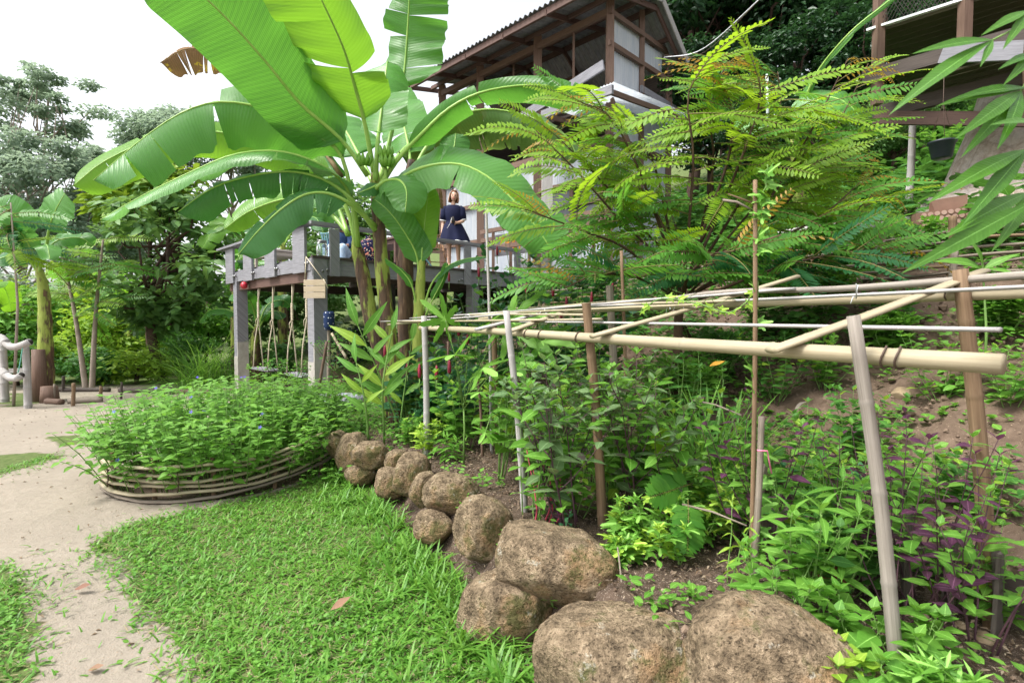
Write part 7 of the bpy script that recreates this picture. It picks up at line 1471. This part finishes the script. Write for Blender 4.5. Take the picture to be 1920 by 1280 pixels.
    MB().tube([L(.0, -.235, .98), L(-.03, -.25, .88), L(-.09, -.24, .78)], .005, 5).build('wrist_strap', M['white_trim'], t)
    for k in (-1, 1): MB().tube([L(.02, -.02, 1.575), L(.02 + k * .03, -.03, 1.60), L(.02 + k * .05, -.03, 1.575), L(.02, -.03, 1.572)], [.008, .022, .018, .006], 8).build('hair_bow', M['white_trim' if k > 0 else 'dark'], t)
standing_woman()
def seated_woman():
    o = P(640, 500, 11.7); o.z = ZF + .01; t = thing('person', 'seated dark-haired person in denim jacket and ripped pale jeans behind the rail', 'person', o); L = lambda x, y, z: o + Vector((x, y, z))
    J = {'pel': (L(-.02, .12, .36), .14), 'wai': (L(-.02, .10, .52), .12), 'che': (L(.0, .07, .70), .125), 'nkb': (L(.01, .05, .83), .06), 'nk': (L(.03, .03, .89), .048), 'hdb': (L(.04, .02, .95), .05),
         'shl': (L(-.18, .06, .77), .055), 'ell': (L(-.235, .0, .53), .045), 'wrl': (L(-.20, -.06, .30), .028), 'shr': (L(.18, .06, .77), .055), 'elr': (L(.23, -.05, .55), .045), 'wrr': (L(.12, -.20, .50), .028),
         'hil': (L(-.11, .05, .36), .085), 'knl': (L(-.10, -.32, .45), .068), 'anl': (L(-.10, -.36, .08), .045), 'tol': (L(-.1, -.48, .03), .035), 'hir': (L(.10, .05, .36), .085), 'knr': (L(.13, -.32, .44), .068), 'anr': (L(.13, -.34, .08), .045), 'tor': (L(.13, -.46, .03), .035)}
    E = [('pel', 'wai'), ('wai', 'che'), ('che', 'nkb'), ('nkb', 'nk'), ('nk', 'hdb'), ('che', 'shl'), ('shl', 'ell'), ('ell', 'wrl'), ('che', 'shr'), ('shr', 'elr'), ('elr', 'wrr'), ('pel', 'hil'), ('hil', 'knl'), ('knl', 'anl'), ('anl', 'tol'), ('pel', 'hir'), ('hir', 'knr'), ('knr', 'anr'), ('anr', 'tor')]
    hand(J, E, 'hl', J['wrl'][0], (0, -.1, -1), (.3, -.9, 0)); E.append(('wrl', 'hlp')); hand(J, E, 'hr', J['wrr'][0], (-.8, -.4, 0), (.4, -.8, .2), curl=.5); E.append(('wrr', 'hrp'))
    mkobj('body', skin_mesh(J, E, 'skin_tan', 'body', t), t, Matrix.Identity(4)); head(t, L(.06, .0, 1.02), .95, -.05, 'skin_tan', 'hair_black', .16)
    jk = MB(); jk.tube([L(-.02, .11, .34), L(-.02, .10, .5), L(0, .07, .70), L(.0, .06, .80), L(.01, .055, .84)], [.165, .155, .175, .15, .09], 20); j = jk.build('jacket', M['denim'], t)
    for a, b, c in (('shl', 'ell', 'wrl'), ('shr', 'elr', 'wrr')):
        A, B, Cc = (Vector(J[q][0]) for q in (a, b, c)); MB().tube([A, A.lerp(B, .5), B, B.lerp(Cc, .25)], [.085, .075, .066, .062], 14).build('sleeve', M['denim'], j); MB().tube([B.lerp(Cc, .2), B.lerp(Cc, .38)], .066, 14).build('cuff', M['denim'], j)
    for a, b, c in (('hil', 'knl', 'anl'), ('hir', 'knr', 'anr')):
        A, B, Cc = (Vector(J[q][0]) for q in (a, b, c)); g = MB().tube([Vector(x) for x in spline([A, A.lerp(B, .6) + UP * .02, B + UP * .012, B.lerp(Cc, .25) + Vector((0, -.012, 0)), Cc], 14)], list(np.linspace(.115, .062, 14)), 16).build('jeans_leg', M['jeans'], t); MB().box(B + Vector((0, -.07, .045)), (.06, .02, .03)).build('rip', M['white_trim'], g, False)
seated_woman()
def fold_chair(px, d, yaw, col, label, slat):
    o = P(px, 500, d); o.z = ZF; t = thing('folding_chair', label, 'chair', o, 'folding chairs on the deck'); Rm = Matrix.Rotation(yaw, 3, 'Z'); L = lambda x, y, z: o + Rm @ Vector((x, y, z))
    for s in (-1, 1):
        MB().bar(L(.2 * s, .22, 0), L(.2 * s, -.18, .44), .028, .028).build('leg', col, t, False); MB().bar(L(.185 * s, -.2, 0), L(.185 * s, .2, .88), .028, .028).build('leg', col, t, False)
    for k in range(6): MB().bar(L(-.19, -.18 + k * .066, .45), L(.19, -.18 + k * .066, .45), .045, .016, rnd=rng.random()).build('seat_slat', slat, t, False)
    for k in range(7): MB().bar(L(-.16 + k * .053, .14, .56), L(-.16 + k * .053, .2, .86), .028, .014, rnd=rng.random()).build('back_slat', slat, t, False)
    for z, y in ((.86, .2), (.56, .13)): MB().bar(L(-.2, y, z), L(.2, y, z), .05, .018).build('back_rail', slat, t, False)
    MB().bar(L(-.2, -.02, .22), L(.2, -.02, .22), .02, .02).build('stretcher', col, t, False)
teal = plain_mat('teal_paint', (.16, .34, .38), (.22, .42, .46), 9, .5); lw = wood_mat('chair_wood', (.34, .19, .11), (.5, .32, .2), (3, 3, 12), .5)
fold_chair(818, 12.0, .5, lw, 'brown slatted wooden folding chair left of the standing person', lw)
fold_chair(790, 11.7, -.9, teal, 'teal-framed folding chair behind the banana sucker leaf', teal)
fold_chair(626, 12.15, 2.9, plain_mat('sky_paint', (.35, .55, .62), None, 8, .5), 'pale blue chair behind the seated person', teal)
fold_chair(980, 14.0, .3, lw, 'wooden chair behind the landing rail near the lettered sign', lw)
def table(px, d, w, label, m, h=.74):
    o = P(px, 500, d); o.z = ZF; t = thing('deck_table', label, 'table', o, 'tables on the deck'); MB().box(o + UP * h, (w, .7, .04), (D1, D2, UP)).build('table_top', m, t, False)
    for a in (-1, 1):
        for b in (-1, 1): MB().box(o + D1 * a * (w / 2 - .06) + D2 * b * .28 + UP * h / 2, (.06, .06, h), (D1, D2, UP)).build('leg', m, t, False)
    MB().box(o + UP * (h - .07), (w - .12, .6, .08), (D1, D2, UP)).build('apron', m, t, False); return o + UP * (h + .02)
tt = table(735, 11.7, 1.3, 'dark red-brown table behind the thick banana stems', M['wood_red'], .62)
tl = table(520, 12.6, 1.2, 'pale-topped table seen above the left railing plates', wood_mat('table_pale', (.5, .42, .36), (.62, .55, .48), (3, 3, 10), .6), .5)
gl = bpy.data.materials.new('clear_glass'); gl.use_nodes = True; gp_ = gl.node_tree.nodes['Principled BSDF']; gp_.inputs['Base Color'].default_value = (.85, .95, .93, 1); gp_.inputs['Roughness'].default_value = .05; gp_.inputs['Transmission Weight'].default_value = .9; gp_.inputs['IOR'].default_value = 1.2
j = P(604, 478, 9.7); j.z = ZF + .02; t = thing('glass_jar', 'large clear glass drink jar at the deck corner', 'jar', j); MB().tube([j, j + UP * .01, j + UP * .24, j + UP * .28, j + UP * .31], [.085, .1, .1, .08, .08], 20).build('glass', gl, t); MB().tube([j + UP * .31, j + UP * .335], .083, 20).build('lid', M['metal'], t)
cm_, N, Lk = mat('floral_cloth'); n1 = noise_tex(N, Lk, 16, 2); n2 = noise_tex(N, Lk, 23, 2); c = mixc(N, Lk, math_n(N, Lk, 'GREATER_THAN', n1, .60), (.014, .014, .045), (.65, .25, .17)); c = mixc(N, Lk, math_n(N, Lk, 'GREATER_THAN', n2, .64), c, (.70, .62, .45)); finish(N, Lk, c, .85, .1)
b = P(690, 465, 10.6); b.z = ZF + .02; t = thing('floral_bundle', 'dark floral fabric bundle on the deck between the banana stems', 'fabric', b); MB().tube([b, b + UP * .06, b + UP * .3, b + UP * .46, b + UP * .52], [.16, .22, .2, .14, .04], 18).build('fabric', cm_, t); MB().tube([b + UP * .48, b + UP * .56], [.03, .05], 8).build('knot', cm_, t)
for i, (px, r, h, m, lab) in enumerate(((470, .035, .12, 'white_trim', 'white cup at the left on the pale deck table'), (530, .05, .07, 'white_trim', 'low white bowl on the pale deck table'), (500, .03, .18, 'metal', 'metal bottle on the pale deck table'))):
    q = tl + D1 * ((520 - px) * .008); t = thing('tableware', lab, 'tableware', q, 'dishes on the deck tables'); MB().tube([q, q + UP * h * .1, q + UP * h * .8, q + UP * h], [r * .8, r, r * 1.05, r * .9], 12).build('vessel', M[m], t); MB().tube([q + UP * h, q + UP * (h + .008)], r * .92, 12).build('rim', M[m], t)
